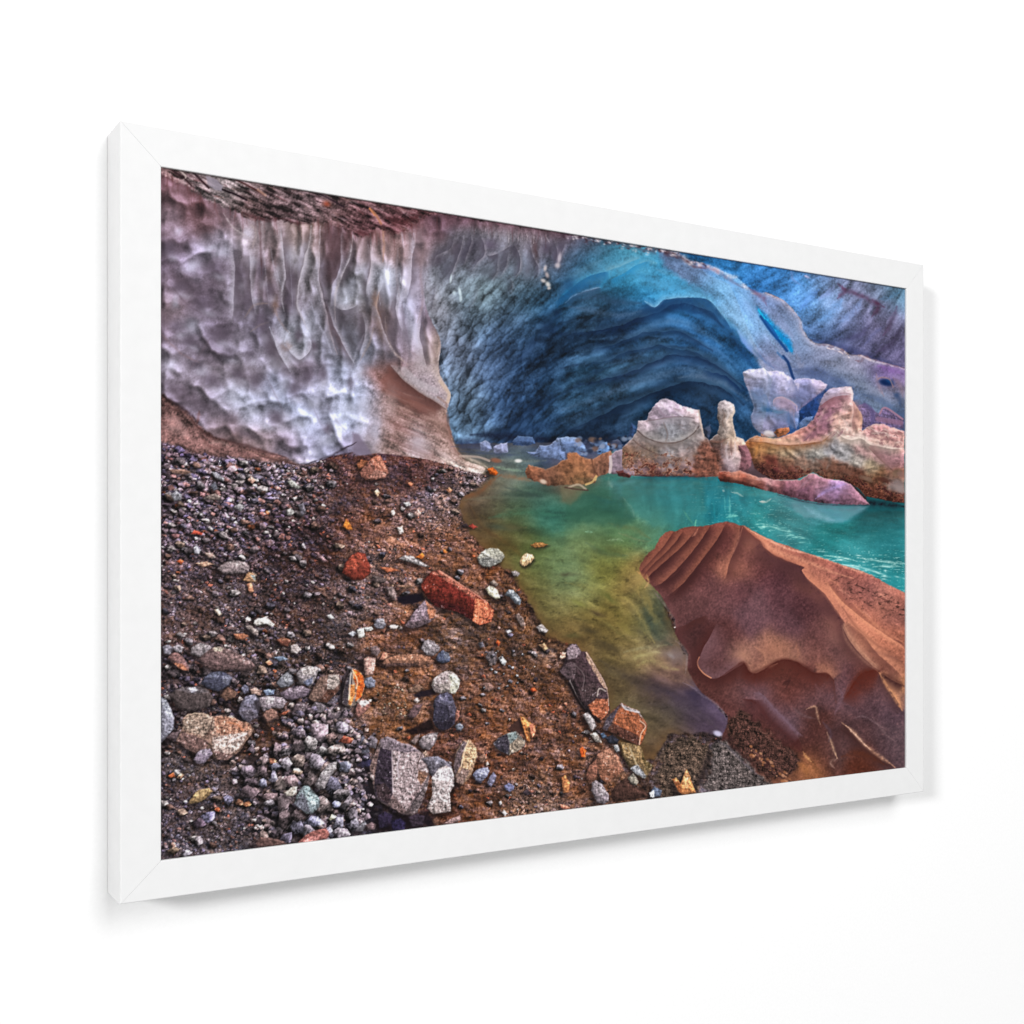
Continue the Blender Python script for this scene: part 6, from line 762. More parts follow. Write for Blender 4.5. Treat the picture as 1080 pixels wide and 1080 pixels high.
# tall tan splinter and small blue-grey stones
rock(P(*T14,512,640,520,580,540,535,562,508,590,500,605,508,632,545,637,590,615,660,600,700,560,738,525,725,515,690), (160,128,106), [(P(*T14,512,640,525,575,562,508,585,515,560,580,548,640,520,690), (100,84,88)), (P(*T14,590,503,632,545,635,595,600,650,560,650,555,590), (190,152,120)), (P(*T14,520,690,560,650,600,665,560,736,525,725), (128,104,98))], [(P(*T14,590,505,568,570,552,640), 1.6, (214,186,160))], sh=(-3, 3)); rock(P(*T14,612,685,630,660,660,650,690,645,702,665,690,695,655,725,628,715), (120,120,142), [(P(*T14,630,660,690,646,700,668,655,690), (150,150,170))]); rock(P(*T14,690,725,705,690,722,672,738,690,730,720,712,750,695,745), (112,108,130)); rock(P(*T14,778,745,800,728,832,745,828,765,805,778,785,765), (108,108,140)); rock(P(*T14,875,780,900,760,945,772,925,790,890,795), (70,56,62), [(P(*T14,905,762,945,772,920,780), (170,104,84))]); rock(P(*T14,765,885,780,872,795,890,785,905), (190,180,180)); rock(P(*T14,645,590,675,572,690,600,670,625,650,620), (130,98,84)); rock(P(*T14,398,925,420,905,440,925,430,955,405,952), (104,74,62)); rock(P(*T14,460,945,500,915,545,900,550,925,500,945), (146,118,116)); rock(P(*T14,750,830,760,820,768,840,756,848), (180,176,180)); rock(P(*T14,680,625,690,615,698,630,686,640), (210,190,180))
# granite at the bottom edge
sl, m, d = poly(P(*T14,70,620,120,860,240,900,300,910,380,870,420,1000,150,1000,40,940,0,760,0,660), 5, 2, .2, 615); mix(sl, m * .8, (24,18,26))
gout = P(*T14,68,640,88,595,108,545,125,500,160,483,200,498,240,520,275,522,305,540,350,575,372,630,388,680,372,760,345,830,320,885,295,902,240,890,170,852,135,835,100,800,85,720)
rock(gout, (132,112,114), [(P(*T14,125,498,160,483,240,520,300,540,330,560,260,570,190,560,130,550), (116,102,110)), (P(*T14,108,590,130,545,187,558,188,660,192,780,165,845,100,800,92,740,100,660), (50,40,52)), (P(*T14,68,640,108,550,120,560,100,660,92,760,80,720), (118,92,88)), (P(*T14,190,560,262,572,330,565,372,632,380,690,330,760,290,800,265,880,190,800), (152,134,136)), (P(*T14,388,680,372,760,345,830,320,885,290,890,285,840,340,760), (100,88,90)), (P(*T14,330,660,385,680,340,740,320,700), (126,92,76)), (P(*T14,100,740,150,730,188,780,165,845,110,800), (66,50,54)), (P(*T14,165,845,192,790,265,880,240,890), (112,92,92))], [(P(*T14,187,558,190,660,193,780), 1.6, (176,160,166)), (P(*T14,160,486,240,520,300,540,350,578), 1.6, (160,146,154)), (P(*T14,345,575,320,650,380,690), 1.4, (96,76,74)), (P(*T14,230,580,215,640,225,700), 2, (176,164,172)), (P(*T14,345,770,300,830,280,880), 1.2, (60,50,54))], sh=(-4, 4), sp=.12)
rock(P(*T14,340,600,380,590,430,588,470,612,505,645,500,660,440,650,400,700,385,680,370,630), (104,98,108), [(P(*T14,400,590,440,590,470,615,420,630), (130,126,140))], sh=(0, 1)); rock(P(*T14,395,705,430,655,470,635,505,655,514,690,515,745,492,785,498,878,460,885,405,892,372,862,400,790), (168,154,154), [(P(*T14,395,705,430,655,500,655,512,700,470,720), (184,174,178)), (P(*T14,372,862,430,820,495,840,498,878,405,892), (150,134,132))], sh=(2, 4), sp=.12)
rock(P(*T14,-10,790,0,770,45,765,48,800,40,850,0,860), (112,108,128)); rock(P(*T14,-10,930,10,905,40,915,55,950,30,985,-5,985), (140,138,150), [(P(*T14,0,915,40,918,45,945,10,950), (168,166,176))]); rock(P(*T14,45,950,80,935,105,950,95,975,60,975), (110,88,92)); rock(P(*T14,-10,470,20,450,60,520,70,570,30,575,0,560), (112,112,130)); rock(P(*T14,50,500,85,470,112,505,100,550,65,540), (116,106,114)); rock(P(*T14,0,600,40,590,80,610,70,640,30,650,0,640), (52,48,78)); rock(P(*T14,110,900,150,880,190,900,180,960,120,970), (44,36,56)); rock(P(*T14,270,910,320,890,360,905,350,950,290,965), (54,44,54)); rock(P(*T14,180,930,230,915,260,940,250,985,190,985), (40,34,60))
# dark shore block, orange block, wedges
sh1 = P(*T15,150,240,175,195,188,120,205,97,235,95,268,135,295,137,320,175,345,222,385,285,402,330,408,380,416,440,405,470,370,500,345,485,290,445,245,378,205,300)
rock(sh1, (66,50,54), [(P(*T15,190,120,210,97,240,98,268,135,240,170,195,180), (138,120,126)), (P(*T15,295,137,345,222,400,330,385,330,330,240,290,170), (176,144,126)), (P(*T15,300,420,345,385,405,385,414,445,400,472,370,498,320,460), (164,94,66)), (P(*T15,150,240,195,190,240,200,230,280,205,290), (84,68,72)), (P(*T15,250,330,340,300,390,340,330,390,270,400), (72,56,58))], [(P(*T15,205,290,245,380,290,450), 1.8, (150,138,136)), (P(*T15,290,140,350,230,402,335,410,420), 1.6, (220,190,170)), (P(*T15,225,200,280,260,270,340), 1.2, (110,94,96)), (P(*T15,350,370,360,330,395,345), 1.6, (190,176,166))], sh=(-3, 3))
stroke(P(*T15,205,310,250,400,300,460,350,500), 3, (26,18,20), .8); rock(P(*T15,150,165,165,140,185,140,182,165,160,180), (220,170,146)); rock(P(*T15,270,470,300,455,330,490,345,530,320,560,290,500), (150,140,140)); rock(P(*T15,310,570,340,560,372,600,375,620,340,610), (180,168,160)); rock(P(*T15,390,590,430,575,465,600,455,625,410,620), (48,48,58)); rock(P(*T15,365,570,385,560,400,585,380,598), (70,84,104))
rock(P(*T15,375,545,395,490,425,450,478,405,520,430,570,448,590,485,615,525,605,570,590,610,572,635,520,610,480,592,420,560), (120,80,64), [(P(*T15,430,470,485,430,560,455,612,528,575,580,520,555,440,515), (152,92,66)), (P(*T15,425,510,520,555,570,582,572,632,480,592,420,558), (86,56,48)), (P(*T15,375,545,395,490,478,408,440,480,425,520,400,555), (78,68,76)), (P(*T15,570,580,612,528,600,575,575,630), (180,104,70)), (P(*T15,470,412,520,430,575,450,590,485,560,460,490,440), (170,160,160))], [(P(*T15,480,410,500,440,570,455), 2, (206,198,200)), (P(*T15,575,500,605,530,580,570,572,625), 1.6, (226,196,176)), (P(*T15,440,515,520,552,570,580), 1.4, (140,80,56))], sh=(-2, 3)); rock(P(*T15,470,612,520,620,578,635,588,660,600,700,645,740,605,805,570,800,540,772,505,730,480,680), (122,100,72), [(P(*T15,475,615,578,636,585,690,540,720,490,680), (146,120,88)), (P(*T15,520,750,560,730,610,790,600,808,545,775), (140,140,146)), (P(*T15,590,660,645,740,610,760,585,700), (92,76,50))], [(P(*T15,520,640,540,690,560,735), 1.6, (186,170,140))], sh=(-3, 2)); rock(P(*T15,348,680,380,655,430,640,460,690,490,765,450,800,400,832,370,810,345,730), (142,96,78), [(P(*T15,350,680,430,642,470,720,400,740), (160,112,92)), (P(*T15,345,735,400,740,480,770,400,830,365,800), (128,84,66))], sh=(-5, 2)); rock(P(*T15,288,790,310,735,345,700,352,750,350,795,312,822,295,812), (124,82,68), sh=(-3, 1)); rock(P(*T15,318,870,322,825,345,815,380,840,412,895,410,925,385,942,345,930), (126,114,120), [(P(*T15,322,828,345,816,400,880,380,900,340,870), (146,134,138))], sh=(-3, 2)); rock(P(*T15,255,650,270,635,290,660,285,695,265,690), (224,96,44)); rock(P(*T15,160,800,180,785,205,830,200,880,170,880), (196,122,76)); rock(P(*T15,0,330,20,325,28,345,5,350), (206,80,44)); rock(P(*T15,-10,520,15,515,25,560,5,600), (214,130,100)); rock(P(*T15,510,800,540,778,568,820,555,842,520,830), (128,120,110)); rock(P(*T15,630,880,650,845,690,870,680,900,640,905), (96,104,124)); rock(P(*T15,622,880,650,870,650,905,630,905), (224,224,230)); rock(P(*T15,745,810,765,800,790,832,805,790,820,755,838,790,868,880,800,892,775,870), (190,122,76), [(P(*T15,805,790,820,758,838,800,830,860,800,850), (214,152,104)), (P(*T15,750,812,790,835,795,885,775,868), (150,88,54))]); rock(P(*T15,430,630,455,625,470,660,450,670), (140,138,140)); rock(P(*T15,440,850,500,800,540,850,600,870,620,900,440,930,420,900), (70,48,42), sh=(0, 0)); rock(P(*T15,145,940,180,945,210,960,170,970), (180,110,90))
# left-hand stones
rock(P(*T9,48,660,75,680,98,720,120,775,115,835,90,870,60,900,40,910), (128,126,140), [(P(*T9,50,665,85,690,112,770,90,780,60,720), (162,164,178))], sh=(3, 3)); rock(P(*T9,55,400,90,388,118,410,100,440,65,440), (128,122,134)); rock(P(*T9,110,400,140,388,168,405,160,432,125,430), (132,124,130)); rock(P(*T9,205,440,208,405,250,380,305,392,322,412,290,440,250,455), (122,112,116), [(P(*T9,210,405,250,382,300,394,260,412), (148,138,140))]); rock(P(*T9,82,458,105,435,135,430,165,455,198,510,195,532,150,518,110,485), (122,88,86), [(P(*T9,110,485,160,490,196,525,150,518), (176,108,80))])
rock(P(*T9,245,465,285,430,320,405,362,400,420,420,470,445,530,480,548,505,520,522,480,525,410,522,340,528,280,512), (106,82,82), [(P(*T9,320,405,365,400,470,445,540,495,420,480,320,440), (124,98,96)), (P(*T9,320,405,345,398,380,405,370,425,335,425), (180,164,146))], sh=(-2, 3), sp=.1); rock(P(*T9,258,592,280,560,312,535,370,530,405,545,425,565,412,602,380,620,350,638,310,625,280,610), (66,66,84), [(P(*T9,285,560,315,537,372,532,340,570), (96,98,118)), (P(*T9,370,555,410,550,422,570,400,600,375,590), (112,112,130))], sh=(-1, 3)); rock(P(*T9,90,655,130,625,190,610,260,612,300,628,325,668,305,715,250,732,190,742,130,720), (80,68,68), [(P(*T9,130,625,190,612,270,616,300,640,220,650), (98,88,92)), (P(*T9,190,618,230,612,245,632,210,642), (178,174,190))], sh=(-1, 3)); rock(P(*T9,360,660,400,615,450,640,440,670,390,685), (110,80,68)); rock(P(*T9,470,620,490,600,512,612,515,640,490,650), (118,116,138)); rock(P(*T9,515,625,545,615,582,635,575,658,530,650), (160,128,118)); rock(P(*T9,585,635,610,622,648,630,645,652,605,658), (112,124,152)); rock(P(*T9,630,590,655,585,672,605,650,618), (160,118,104)); rock(P(*T9,655,595,680,560,712,533,745,560,752,590,720,612,680,618), (108,108,118), [(P(*T9,680,560,712,535,745,562,715,590), (134,134,140))])
rock(P(*T9,760,545,785,515,825,500,882,515,872,550,855,590,835,612,800,598,778,588), (134,124,128), [(P(*T9,785,515,825,502,880,516,850,550,800,550), (166,154,152)), (P(*T9,800,585,850,560,845,600,815,608), (96,100,124))]); rock(P(*T9,675,645,720,620,790,605,832,625,832,648,800,668,740,682,690,672), (108,92,106), [(P(*T9,690,635,790,606,830,628,760,645), (132,116,128))]); rock(P(*T9,825,670,850,620,885,562,930,548,985,545,998,585,990,630,955,665,925,695,880,690,850,692), (110,82,74), [(P(*T9,930,548,985,545,995,590,960,628,925,622), (152,138,132)), (P(*T9,830,672,890,562,930,550,915,625,865,690), (122,94,84)), (P(*T9,880,690,930,625,985,630,955,665,925,695), (88,56,46))], sh=(-3, 3))
rock(P(*T9,456,745,470,700,492,662,540,650,572,680,578,715,560,762,512,800,480,782), (108,102,118), [(P(*T9,492,662,540,652,572,685,530,700,490,700), (126,122,142)), (P(*T9,460,745,520,730,560,762,512,800), (88,80,90))]); rock(P(*T9,562,672,600,658,650,664,690,668,712,690,690,728,640,722,590,742,575,715), (140,126,134), [(P(*T9,600,660,650,665,640,700,600,700), (166,156,160))]); rock(P(*T9,585,765,600,740,632,724,655,740,672,770,640,785,608,802), (128,94,84)); rock(P(*T9,738,752,750,710,775,690,820,700,832,745,800,778,755,790), (84,70,76), [(P(*T9,760,700,820,702,828,735,780,740), (108,92,98))]); rock(P(*T9,840,720,860,690,900,700,925,722,905,745,870,750), (104,94,100)); rock(P(*T9,905,790,925,735,960,705,1000,702,1015,735,985,775,945,812), (112,98,106), [(P(*T9,930,735,1000,704,1010,735,960,765), (138,122,126))]); rock(P(*T9,680,755,700,742,730,735,705,760), (196,104,76)); rock(P(*T9,1005,620-60,1035,520,1050,560,1030,680,1020,720,985,700,1000,640), (66,54,58))
ow = P(*T10,-75,700,-70,640,-50,560,-20,515,10,525,35,555,45,605,30,660,5,700,-30,722,-45,715)
rock(ow, (150,130,118), [(P(*T10,-20,520,10,525,38,560,44,605,25,665,-5,690,0,610,-15,570), (214,92,36)), (P(*T10,-75,700,-68,640,-50,560,-25,520,-22,590,-40,660,-50,712), (66,56,62)), (P(*T10,-38,600,-10,600,-5,650,-30,710,-45,700), (206,120,62))], [(P(*T10,-28,540,-35,600,-40,680), 2.2, (206,196,184)), (P(*T10,-20,525,5,580,0,620), 1.8, (222,196,170))], sh=(-3, 2))
rock(P(*T9,130,895,150,855,165,820,160,785,185,760,225,748,275,750,320,768,370,762,420,770,470,795,512,802,538,832,530,860,495,900,470,950,440,968,395,1000,350,995,320,975,285,945,240,960,215,955,170,930), (146,114,100), [(P(*T9,165,785,225,750,320,770,330,830,270,870,200,850,165,830), (142,120,106)), (P(*T9,330,770,420,770,512,804,530,835,470,850,400,880,340,850), (160,112,92)), (P(*T9,320,880,420,860,500,850,490,900,440,955,360,975,320,940), (172,148,140)), (P(*T9,135,895,160,850,230,870,300,900,285,945,230,960,170,930), (112,84,80)), (P(*T9,320,940,400,965,440,965,395,1000,350,995), (120,92,88))], [(P(*T9,325,770,310,830,290,870), 1.6, (90,64,56)), (P(*T9,170,770,230,750,300,760), 2, (176,158,136)), (P(*T9,410,900,450,880,500,860), 2.4, (214,200,200)), (P(*T9,400,800,450,810,480,840), 3, (186,116,82))], sh=(-1, 5), sp=.14); rock(P(*T9,220,998,235,965,262,940,305,938,322,962,300,992,275,1018,240,1018), (126,112,128), [(P(*T9,235,965,265,942,305,940,290,970), (152,138,152))]); rock(P(*T9,75,880,110,850,145,850,130,885,100,890), (98,80,84))
# pebble bed
heap = P(*T13,470,430,560,370,650,330,740,250,800,190,880,170,980,200,1080,260,1120,300,1120,880,640,870,560,720,600,600,560,540,470,510); hs, hm, hd = poly(heap, 9, 6, .08, 640); hp = []
mix(hs, hm * .55, (52,42,46))
for k in range(1150):
    x, y = rk.uniform(232, 396), rk.uniform(745, 898)
    dd = float(sdf(heap, np.array([[x]], np.float32), np.array([[y]], np.float32))[0, 0])
    if rk.random() < (dd + 16) / 24 and y < 896 - (x - 170) * .126: hp.append((y, x))
for y, x in sorted(hp):
    c = np.array(rk.choice([(132,122,130),(116,106,116),(150,142,150),(124,110,112),(108,104,124),(140,124,118),(100,90,98),(166,154,152)])) * rk.uniform(.8, 1.2) * np.array([1.04, .98, .99])
    pebble(x, y, rk.uniform(2, 5), rk.uniform(.65, .95), rk.uniform(-.5, .9), c, .45, .4)
for x, y, rx, ry, c in [(512,470,40,36,(122,112,128)),(580,470,28,34,(112,100,108)),(598,412,28,26,(118,106,110)),(636,412,20,18,(156,108,88)),(710,365,28,28,(134,130,138)),(770,335,36,36,(106,96,102)),(880,255,50,46,(126,114,126)),(840,325,36,42,(140,138,142)),(905,365,44,34,(146,146,150)),(770,410,44,34,(132,120,116)),(710,428,34,38,(140,138,150)),(655,445,26,24,(112,114,132)),(765,468,34,18,(180,156,138)),(645,498,26,32,(116,116,136)),(675,540,34,30,(126,116,116)),(585,530,20,28,(104,108,130)),(740,520,40,34,(120,104,110)),(625,605,46,24,(118,102,108)),(625,635,30,22,(152,150,162)),(690,640,36,46,(98,88,94)),(840,510,44,44,(128,116,120)),(925,455,56,30,(126,112,112)),(1018,440,34,32,(106,112,134)),(955,550,46,50,(96,96,118)),(1000,590,48,20,(132,128,136)),(910,650,44,46,(134,124,126)),(975,350,46,28,(168,156,156)),(960,290,38,32,(126,106,106)),(1000,235,36,34,(122,118,134)),(1030,300,40,26,(190,98,76)),(870,415,40,40,(118,114,128)),(1035,640,34,44,(112,108,118)),(970,640,24,20,(112,120,150)),(855,735,46,26,(112,116,146)),(770,765,36,34,(112,112,136)),(710,820,34,32,(102,98,122)),(700,720,40,50,(96,84,90)),(765,700,40,32,(104,92,98)),(955,710,22,18,(214,196,172)),(985,745,34,36,(130,132,154)),(1070,750,26,34,(128,128,146)),(930,790,30,28,(122,124,146)),(1000,790,44,30,(118,114,126)),(830,790,36,36,(122,118,132)),(910,815,40,30,(112,108,122)),(500,640,22,14,(180,120,84)),(462,633,22,16,(160,112,88)),(405,620,24,24,(118,118,148)),(300,705,34,34,(120,120,156)),(250,740,30,30,(80,68,84)),(115,860,18,16,(150,120,110)),(120,885,34,20,(150,130,112)),(180,900,28,24,(112,112,124)),(105,490,20,14,(206,100,58)),(150,495,18,14,(190,150,126)),(665,350,20,34,(104,92,100)),(790,265,24,26,(112,104,116)),(760,262,20,24,(112,104,118)),(520,525,40,20,(104,92,104)),(510,580,46,34,(90,78,86)),(345,670,14,12,(206,96,60)),(1060,690,30,30,(104,100,112)),(870,850,44,20,(130,122,128)),(660,360,18,30,(120,108,116))]:
    pebble(T13[0] + x / 5, T13[1] + y / 5, max(rx, ry) / 5 * 1.08, max(.55, min(rx, ry) / max(rx, ry)), 0 if rx >= ry else 1.57, tuple(min(230, k_ * v + 5) for v, k_ in zip(c, (1.18, 1.12, 1.1))), .6, .45)
rock(P(*T13,752,640,765,590,800,545,825,545,865,585,888,620,882,655,850,690,815,692,790,670), (122,134,140), [(P(*T13,800,545,825,545,888,620,850,650,815,610), (146,166,170)), (P(*T13,752,640,790,580,815,615,840,690,790,672), (98,98,110))], sh=(-3, 3), sp=.12); rock(P(*T13,700,580,745,545,768,550,765,580,740,600,710,598), (170,160,150)); rock(P(*T13,860,540,890,480,930,430,980,412,975,450,940,500,910,560,880,565), (132,124,128), [(P(*T13,890,480,980,414,960,460,910,490), (164,156,158))]); rock(P(*T13,768,848,800,812,845,785,920,765,938,795,928,822,860,842,800,852), (142,84,78), [(P(*T13,770,848,845,810,900,800,860,842), (186,116,110))]); rock(P(*T13,190,640,215,600,240,568,300,555,322,572,300,600,260,628,225,638), (146,116,80), [(P(*T13,215,605,240,570,300,557,290,585,240,615), (172,140,98))], sh=(-2, 3)); rock(P(*T13,545,850,570,815,630,820,690,835,720,855,650,862,560,868), (96,70,66))
gs = sstep(480, 490, GY) * (1 - bm) * (1 - WM) * (1 - sstep(640, 700, GX) * sstep(700, 640, GY)); mu = IMG.mean(2, keepdims=True)
IMG[:] = IMG + gs[..., None] * (mu * np.array([1.03, .99, 1.0], np.float32) - IMG) * (.24 - .16 * sl_)[..., None]; hl = np.clip((mu - 95) / 90, 0, 1); IMG[:] = IMG * (1 + .16 * gs[..., None] * hl)
cm_ = (CM * (1 - wm) * sstep(470, 462, GY))[..., None]; mu = IMG.mean(2, keepdims=True); IMG[:] = IMG + cm_ * (mu * np.array([.94, 1.02, 1.04], np.float32) - IMG) * .2
# ---- final print look: local contrast, grain, a little saturation
lowf = blur(IMG, 7); IMG[:] = IMG + .10 * (IMG - lowf); b1 = blur(IMG, .7); IMG[:] = IMG + .4 * (IMG - b1)
mu = IMG.mean(2, keepdims=True); IMG[:] = mu + 1.06 * (IMG - mu); IMG[:] = np.clip(IMG * 1.06 + 1, 0, 250)
KEY_POS = (-8.4, -4.3, 2.6); FILL_POS = (2.3, -7.5, -.3); TOP_POS = (1.7, -4.4, 3.7); KEY, FILL, TOP, AMB, INK = 840, 415, 235, .12, 1.38
# ================================================================ SCENE
import bpy, bmesh
from mathutils import Vector, Matrix
sc = bpy.context.scene
K = 1.2                                   # metres per unit of camera distance
F = 1309.61; TH = math.radians(31.0997); CX, HY = 540.0, 591.0
cs, sn = math.cos(TH), math.sin(TH)
D = K                                     # camera to the front of the frame
DEPTH = .0418 * K                         # depth of the moulding; the wall is behind it
REC = .0012                               # the print sits this far behind the front
def on_plane(px, py, y):
    t = (px - CX) / F; X = y * (t * cs + sn) / (cs - t * sn); dep = X * sn + y * cs
    return X, (HY - py) / F * dep
def link(o, parent=None):
    sc.collection.objects.link(o)
    if parent is not None: o.parent = parent
    return o
def material(name):
    m = bpy.data.materials.new(name); m.use_nodes = True; nt = m.node_tree
    return m, nt, nt.nodes['Principled BSDF']
def noise_bump(nt, bsdf, scale, strength, stretch=(1, 1, 1), dist=.001):
    tc = nt.nodes.new('ShaderNodeTexCoord'); mp = nt.nodes.new('ShaderNodeMapping'); mp.inputs['Scale'].default_value = stretch
    nz = nt.nodes.new('ShaderNodeTexNoise'); nz.inputs['Scale'].default_value = scale; nz.inputs['Detail'].default_value = 6
    bp = nt.nodes.new('ShaderNodeBump'); bp.inputs['Strength'].default_value = strength; bp.inputs['Distance'].default_value = dist
    L = nt.links.new; L(tc.outputs['Object'], mp.inputs['Vector']); L(mp.outputs['Vector'], nz.inputs['Vector']); L(nz.outputs['Fac'], bp.inputs['Height']); L(bp.outputs['Normal'], bsdf.inputs['Normal'])
    return nz
def tone(nt, bsdf, nz, a, b):
    r = nt.nodes.new('ShaderNodeValToRGB'); r.color_ramp.elements[0].position = .3; r.color_ramp.elements[1].position = .7
    r.color_ramp.elements[0].color = (*a, 1); r.color_ramp.elements[1].color = (*b, 1)
    nt.links.new(nz.outputs['Fac'], r.inputs['Fac']); nt.links.new(r.outputs['Color'], bsdf.inputs['Base Color'])
m_wall, nt, b = material('white_wall_paint'); b.inputs['Roughness'].default_value = .85; b.inputs['Specular IOR Level'].default_value = .2
tone(nt, b, noise_bump(nt, b, 260, .05), (.80, .80, .80), (.82, .82, .82))
m_frame, nt, b = material('white_lacquered_wood'); b.inputs['Roughness'].default_value = .5; b.inputs['Specular IOR Level'].default_value = .3
tone(nt, b, noise_bump(nt, b, 60, .12, (1, 1, 1), .0006), (.67, .67, .67), (.69, .69, .69))
m_print, nt, b = material('photo_print_ink'); b.inputs['Roughness'].default_value = .7; b.inputs['Specular IOR Level'].default_value = .06
at = nt.nodes.new('ShaderNodeAttribute'); at.attribute_name = 'ink'; nt.links.new(at.outputs['Color'], b.inputs['Base Color'])
# ---- wall
yb = D + DEPTH
bm_ = bmesh.new(); bmesh.ops.create_cube(bm_, size=1)
for v in bm_.verts: v.co = Vector((v.co.x * 9 + .8, v.co.y * .12 + yb + .06, v.co.z * 5 + .2))
me = bpy.data.meshes.new('wall'); bm_.to_mesh(me); bm_.free(); me.materials.append(m_wall)
wall_o = link(bpy.data.objects.new('wall', me)); wall_o['kind'] = 'structure'; wall_o['label'] = 'plain bright white wall behind the framed picture'
# ---- the framed picture
xo0, _ = on_plane(126.8, 500, D); xo1, _ = on_plane(974.3, 500, D); zo1 = .3476 * K; zo0 = -.2720 * K
xi0, zi1 = on_plane(170.2, 177.2, D); xi1, _ = on_plane(956.2, 500, D); zi0 = -.2412 * K; zi1 = .3163 * K
root = link(bpy.data.objects.new('framed_picture', None)); root.empty_display_size = .2
base = Vector(((xo0 + xo1) / 2, yb, zo0)); root.location = base
root['label'] = 'white framed landscape print of a blue ice cave and turquoise pool on white wall'; root['category'] = 'picture'
def rail(name, ring):
    """one mitred length of moulding: front outer/inner edges eased, inner lip down to the print, open rebate behind"""
    g = .00009; (ax, az), (bx, bz), (cx, cz), (dx, dz) = ring           # outer a-b, inner c-d (c under b)
    bm2 = bmesh.new(); e = .0011
    def lerp(p, q, t): return (p[0] + (q[0] - p[0]) * t, p[1] + (q[1] - p[1]) * t)
    A, B, Cc, Dd = (ax, az), (bx, bz), (cx, cz), (dx, dz)
    wid = math.hypot(A[0] - Dd[0], A[1] - Dd[1]) / math.sqrt(2)
    back = DEPTH - .0006; prof = [(0, back), (0, e), (e * .3, e * .3), (e, 0), (wid - e, 0), (wid - e * .3, e * .3), (wid, e), (wid, REC + .004), (wid * .7, REC + .004), (wid * .7, back)]
    ends = []
    for (O, I) in ((A, Dd), (B, Cc)):
        ends.append([bm2.verts.new((*lerp(O, I, w / wid), d)) for w, d in prof])
    for r in ends:
        for v in r: v.co = Vector((v.co.x, D + v.co.z, v.co.y)) - base
    n = len(prof)
    for i in range(n):
        j = (i + 1) % n; bm2.faces.new((ends[0][i], ends[0][j], ends[1][j], ends[1][i]))
    bm2.faces.new(ends[0][::-1]); bm2.faces.new(ends[1])
    mid = (ends[0][0].co + ends[1][0].co + ends[0][4].co + ends[1][4].co) / 4     # a hair of a gap at the mitres
    ax_ = (ends[1][0].co - ends[0][0].co); L = ax_.length; ax_.normalize()
    for v in bm2.verts:
        s_ = (v.co - mid).dot(ax_); v.co -= ax_ * (g if s_ > 0 else -g)
    bmesh.ops.recalc_face_normals(bm2, faces=bm2.faces)
    me = bpy.data.meshes.new(name); bm2.to_mesh(me); bm2.free(); me.materials.append(m_frame)
    return link(bpy.data.objects.new(name, me), root)
o00, o10, o11, o01 = (xo0, zo0), (xo1, zo0), (xo1, zo1), (xo0, zo1)
i00, i10, i11, i01 = (xi0, zi0), (xi1, zi0), (xi1, zi1), (xi0, zi1)
for nm, ring in (('frame_rail', (o01, o11, i11, i01)), ('frame_rail', (o11, o10, i10, i11)), ('frame_rail', (o10, o00, i00, i10)), ('frame_rail', (o00, o01, i01, i00))): rail(nm, ring)
# ---- the print: one flat sheet, its picture carried by the vertices
NX, NZ = 1240, 800
yp = D + REC + .002; px0, px1, pz0, pz1 = xi0 - .004, xi1 + .004, zi0 - .004, zi1 + .004
vx, vz = np.meshgrid(np.linspace(px0, px1, NX), np.linspace(pz0, pz1, NZ))
dep = vx * sn + yp * cs; ux = CX + F * (vx * cs - yp * sn) / dep; uy = HY - F * vz / dep
jx = np.clip((ux - X0) * S - .5, 0, W - 1.01); jy = np.clip((uy - Y0) * S - .5, 0, H - 1.01)
ix = jx.astype(int); iy = jy.astype(int); fx = (jx - ix)[..., None]; fy = (jy - iy)[..., None]
pic = (IMG[iy, ix] * (1 - fx) + IMG[iy, ix + 1] * fx) * (1 - fy) + (IMG[iy + 1, ix] * (1 - fx) + IMG[iy + 1, ix + 1] * fx) * fy
pic = np.clip(pic / 255, 0, 1); lin = np.where(pic <= .04045, pic / 12.92, ((pic + .055) / 1.055) ** 2.4) / INK
rgba = np.ones((NZ, NX, 4), np.float32); rgba[..., :3] = np.clip(lin, 0, .95)
me = bpy.data.meshes.new('print'); nv = NX * NZ; nf = (NX - 1) * (NZ - 1)
co = np.empty((nv, 3), np.float32); co[:, 0] = vx.ravel() - base.x; co[:, 1] = yp - base.y; co[:, 2] = vz.ravel() - base.z
q = (np.arange(NZ - 1)[:, None] * NX + np.arange(NX - 1)[None]).ravel(); quads = np.stack([q, q + 1, q + NX + 1, q + NX], 1).astype(np.int32)
me.vertices.add(nv); me.vertices.foreach_set('co', co.ravel()); me.loops.add(nf * 4); me.loops.foreach_set('vertex_index', quads.ravel())
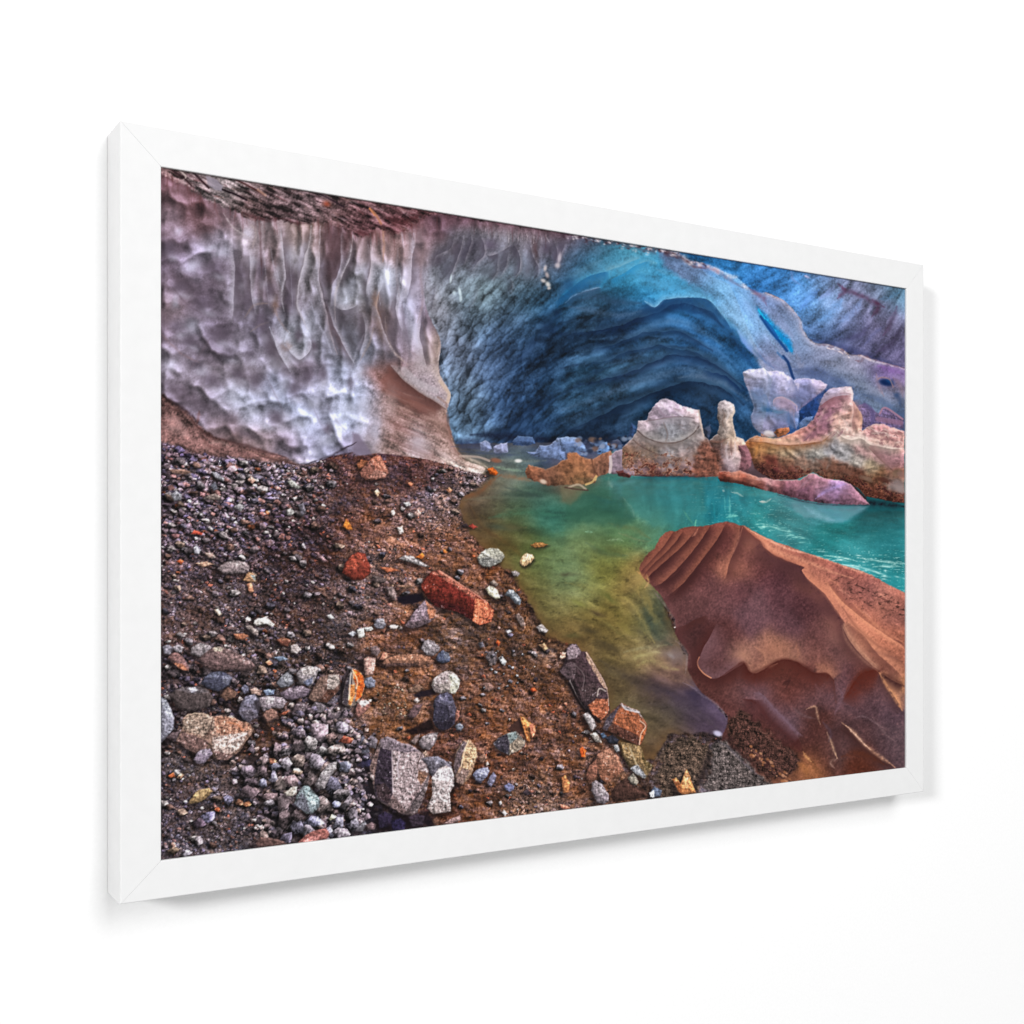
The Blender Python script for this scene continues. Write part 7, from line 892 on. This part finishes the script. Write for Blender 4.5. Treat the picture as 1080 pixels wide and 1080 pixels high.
me.polygons.add(nf); me.polygons.foreach_set('loop_start', np.arange(nf, dtype=np.int32) * 4); me.update(calc_edges=True)
ca_ = me.color_attributes.new('ink', 'FLOAT_COLOR', 'POINT'); ca_.data.foreach_set('color', rgba.ravel()); me.materials.append(m_print)
link(bpy.data.objects.new('print', me), root)
# ---- lamps: a big soft key from the upper left, a broad fill from the front
def area(name, loc, target, size, power, shape='SQUARE', sy=None):
    l = bpy.data.lights.new(name, 'AREA'); l.energy = power; l.size = size
    if sy: l.shape = 'RECTANGLE'; l.size_y = sy
    o = link(bpy.data.objects.new(name, l)); o.location = loc
    o.rotation_euler = (Vector(target) - Vector(loc)).to_track_quat('-Z', 'Y').to_euler(); return o
tgt = ((xo0 + xo1) / 2, D, .04)
area('key_lamp', KEY_POS, tgt, 1.5, KEY)
area('fill_lamp', FILL_POS, tgt, 6.5, FILL)
area('top_lamp', TOP_POS, tgt, 3.4, TOP)
w = bpy.data.worlds.new('World'); sc.world = w; w.use_nodes = True
w.node_tree.nodes['Background'].inputs['Color'].default_value = (1, 1, 1, 1); w.node_tree.nodes['Background'].inputs['Strength'].default_value = AMB
# ---- camera
cam = bpy.data.cameras.new('camera'); co_ = link(bpy.data.objects.new('camera', cam)); sc.camera = co_
cam.sensor_fit = 'HORIZONTAL'; cam.sensor_width = 36; cam.lens = F / 1080 * 36; cam.shift_x = 0; cam.shift_y = (HY - 540) / 1080
cam.clip_start = .01; cam.clip_end = 100; co_.location = (0, 0, 0); co_.rotation_euler = (math.pi / 2, 0, -TH)
vs = sc.view_settings; vs.view_transform = 'Standard'; vs.look = 'None'; vs.exposure = 0; vs.gamma = 1; vs.use_curve_mapping = False
sc.cycles.max_bounces = 6; sc.cycles.use_denoising = True; sc.cycles.denoiser = 'OPENIMAGEDENOISE'; sc.cycles.denoising_input_passes = 'RGB_ALBEDO_NORMAL'; sc.cycles.denoising_prefilter = 'ACCURATE'; sc.cycles.pixel_filter_type = 'BLACKMAN_HARRIS'; sc.cycles.filter_width = 1.25
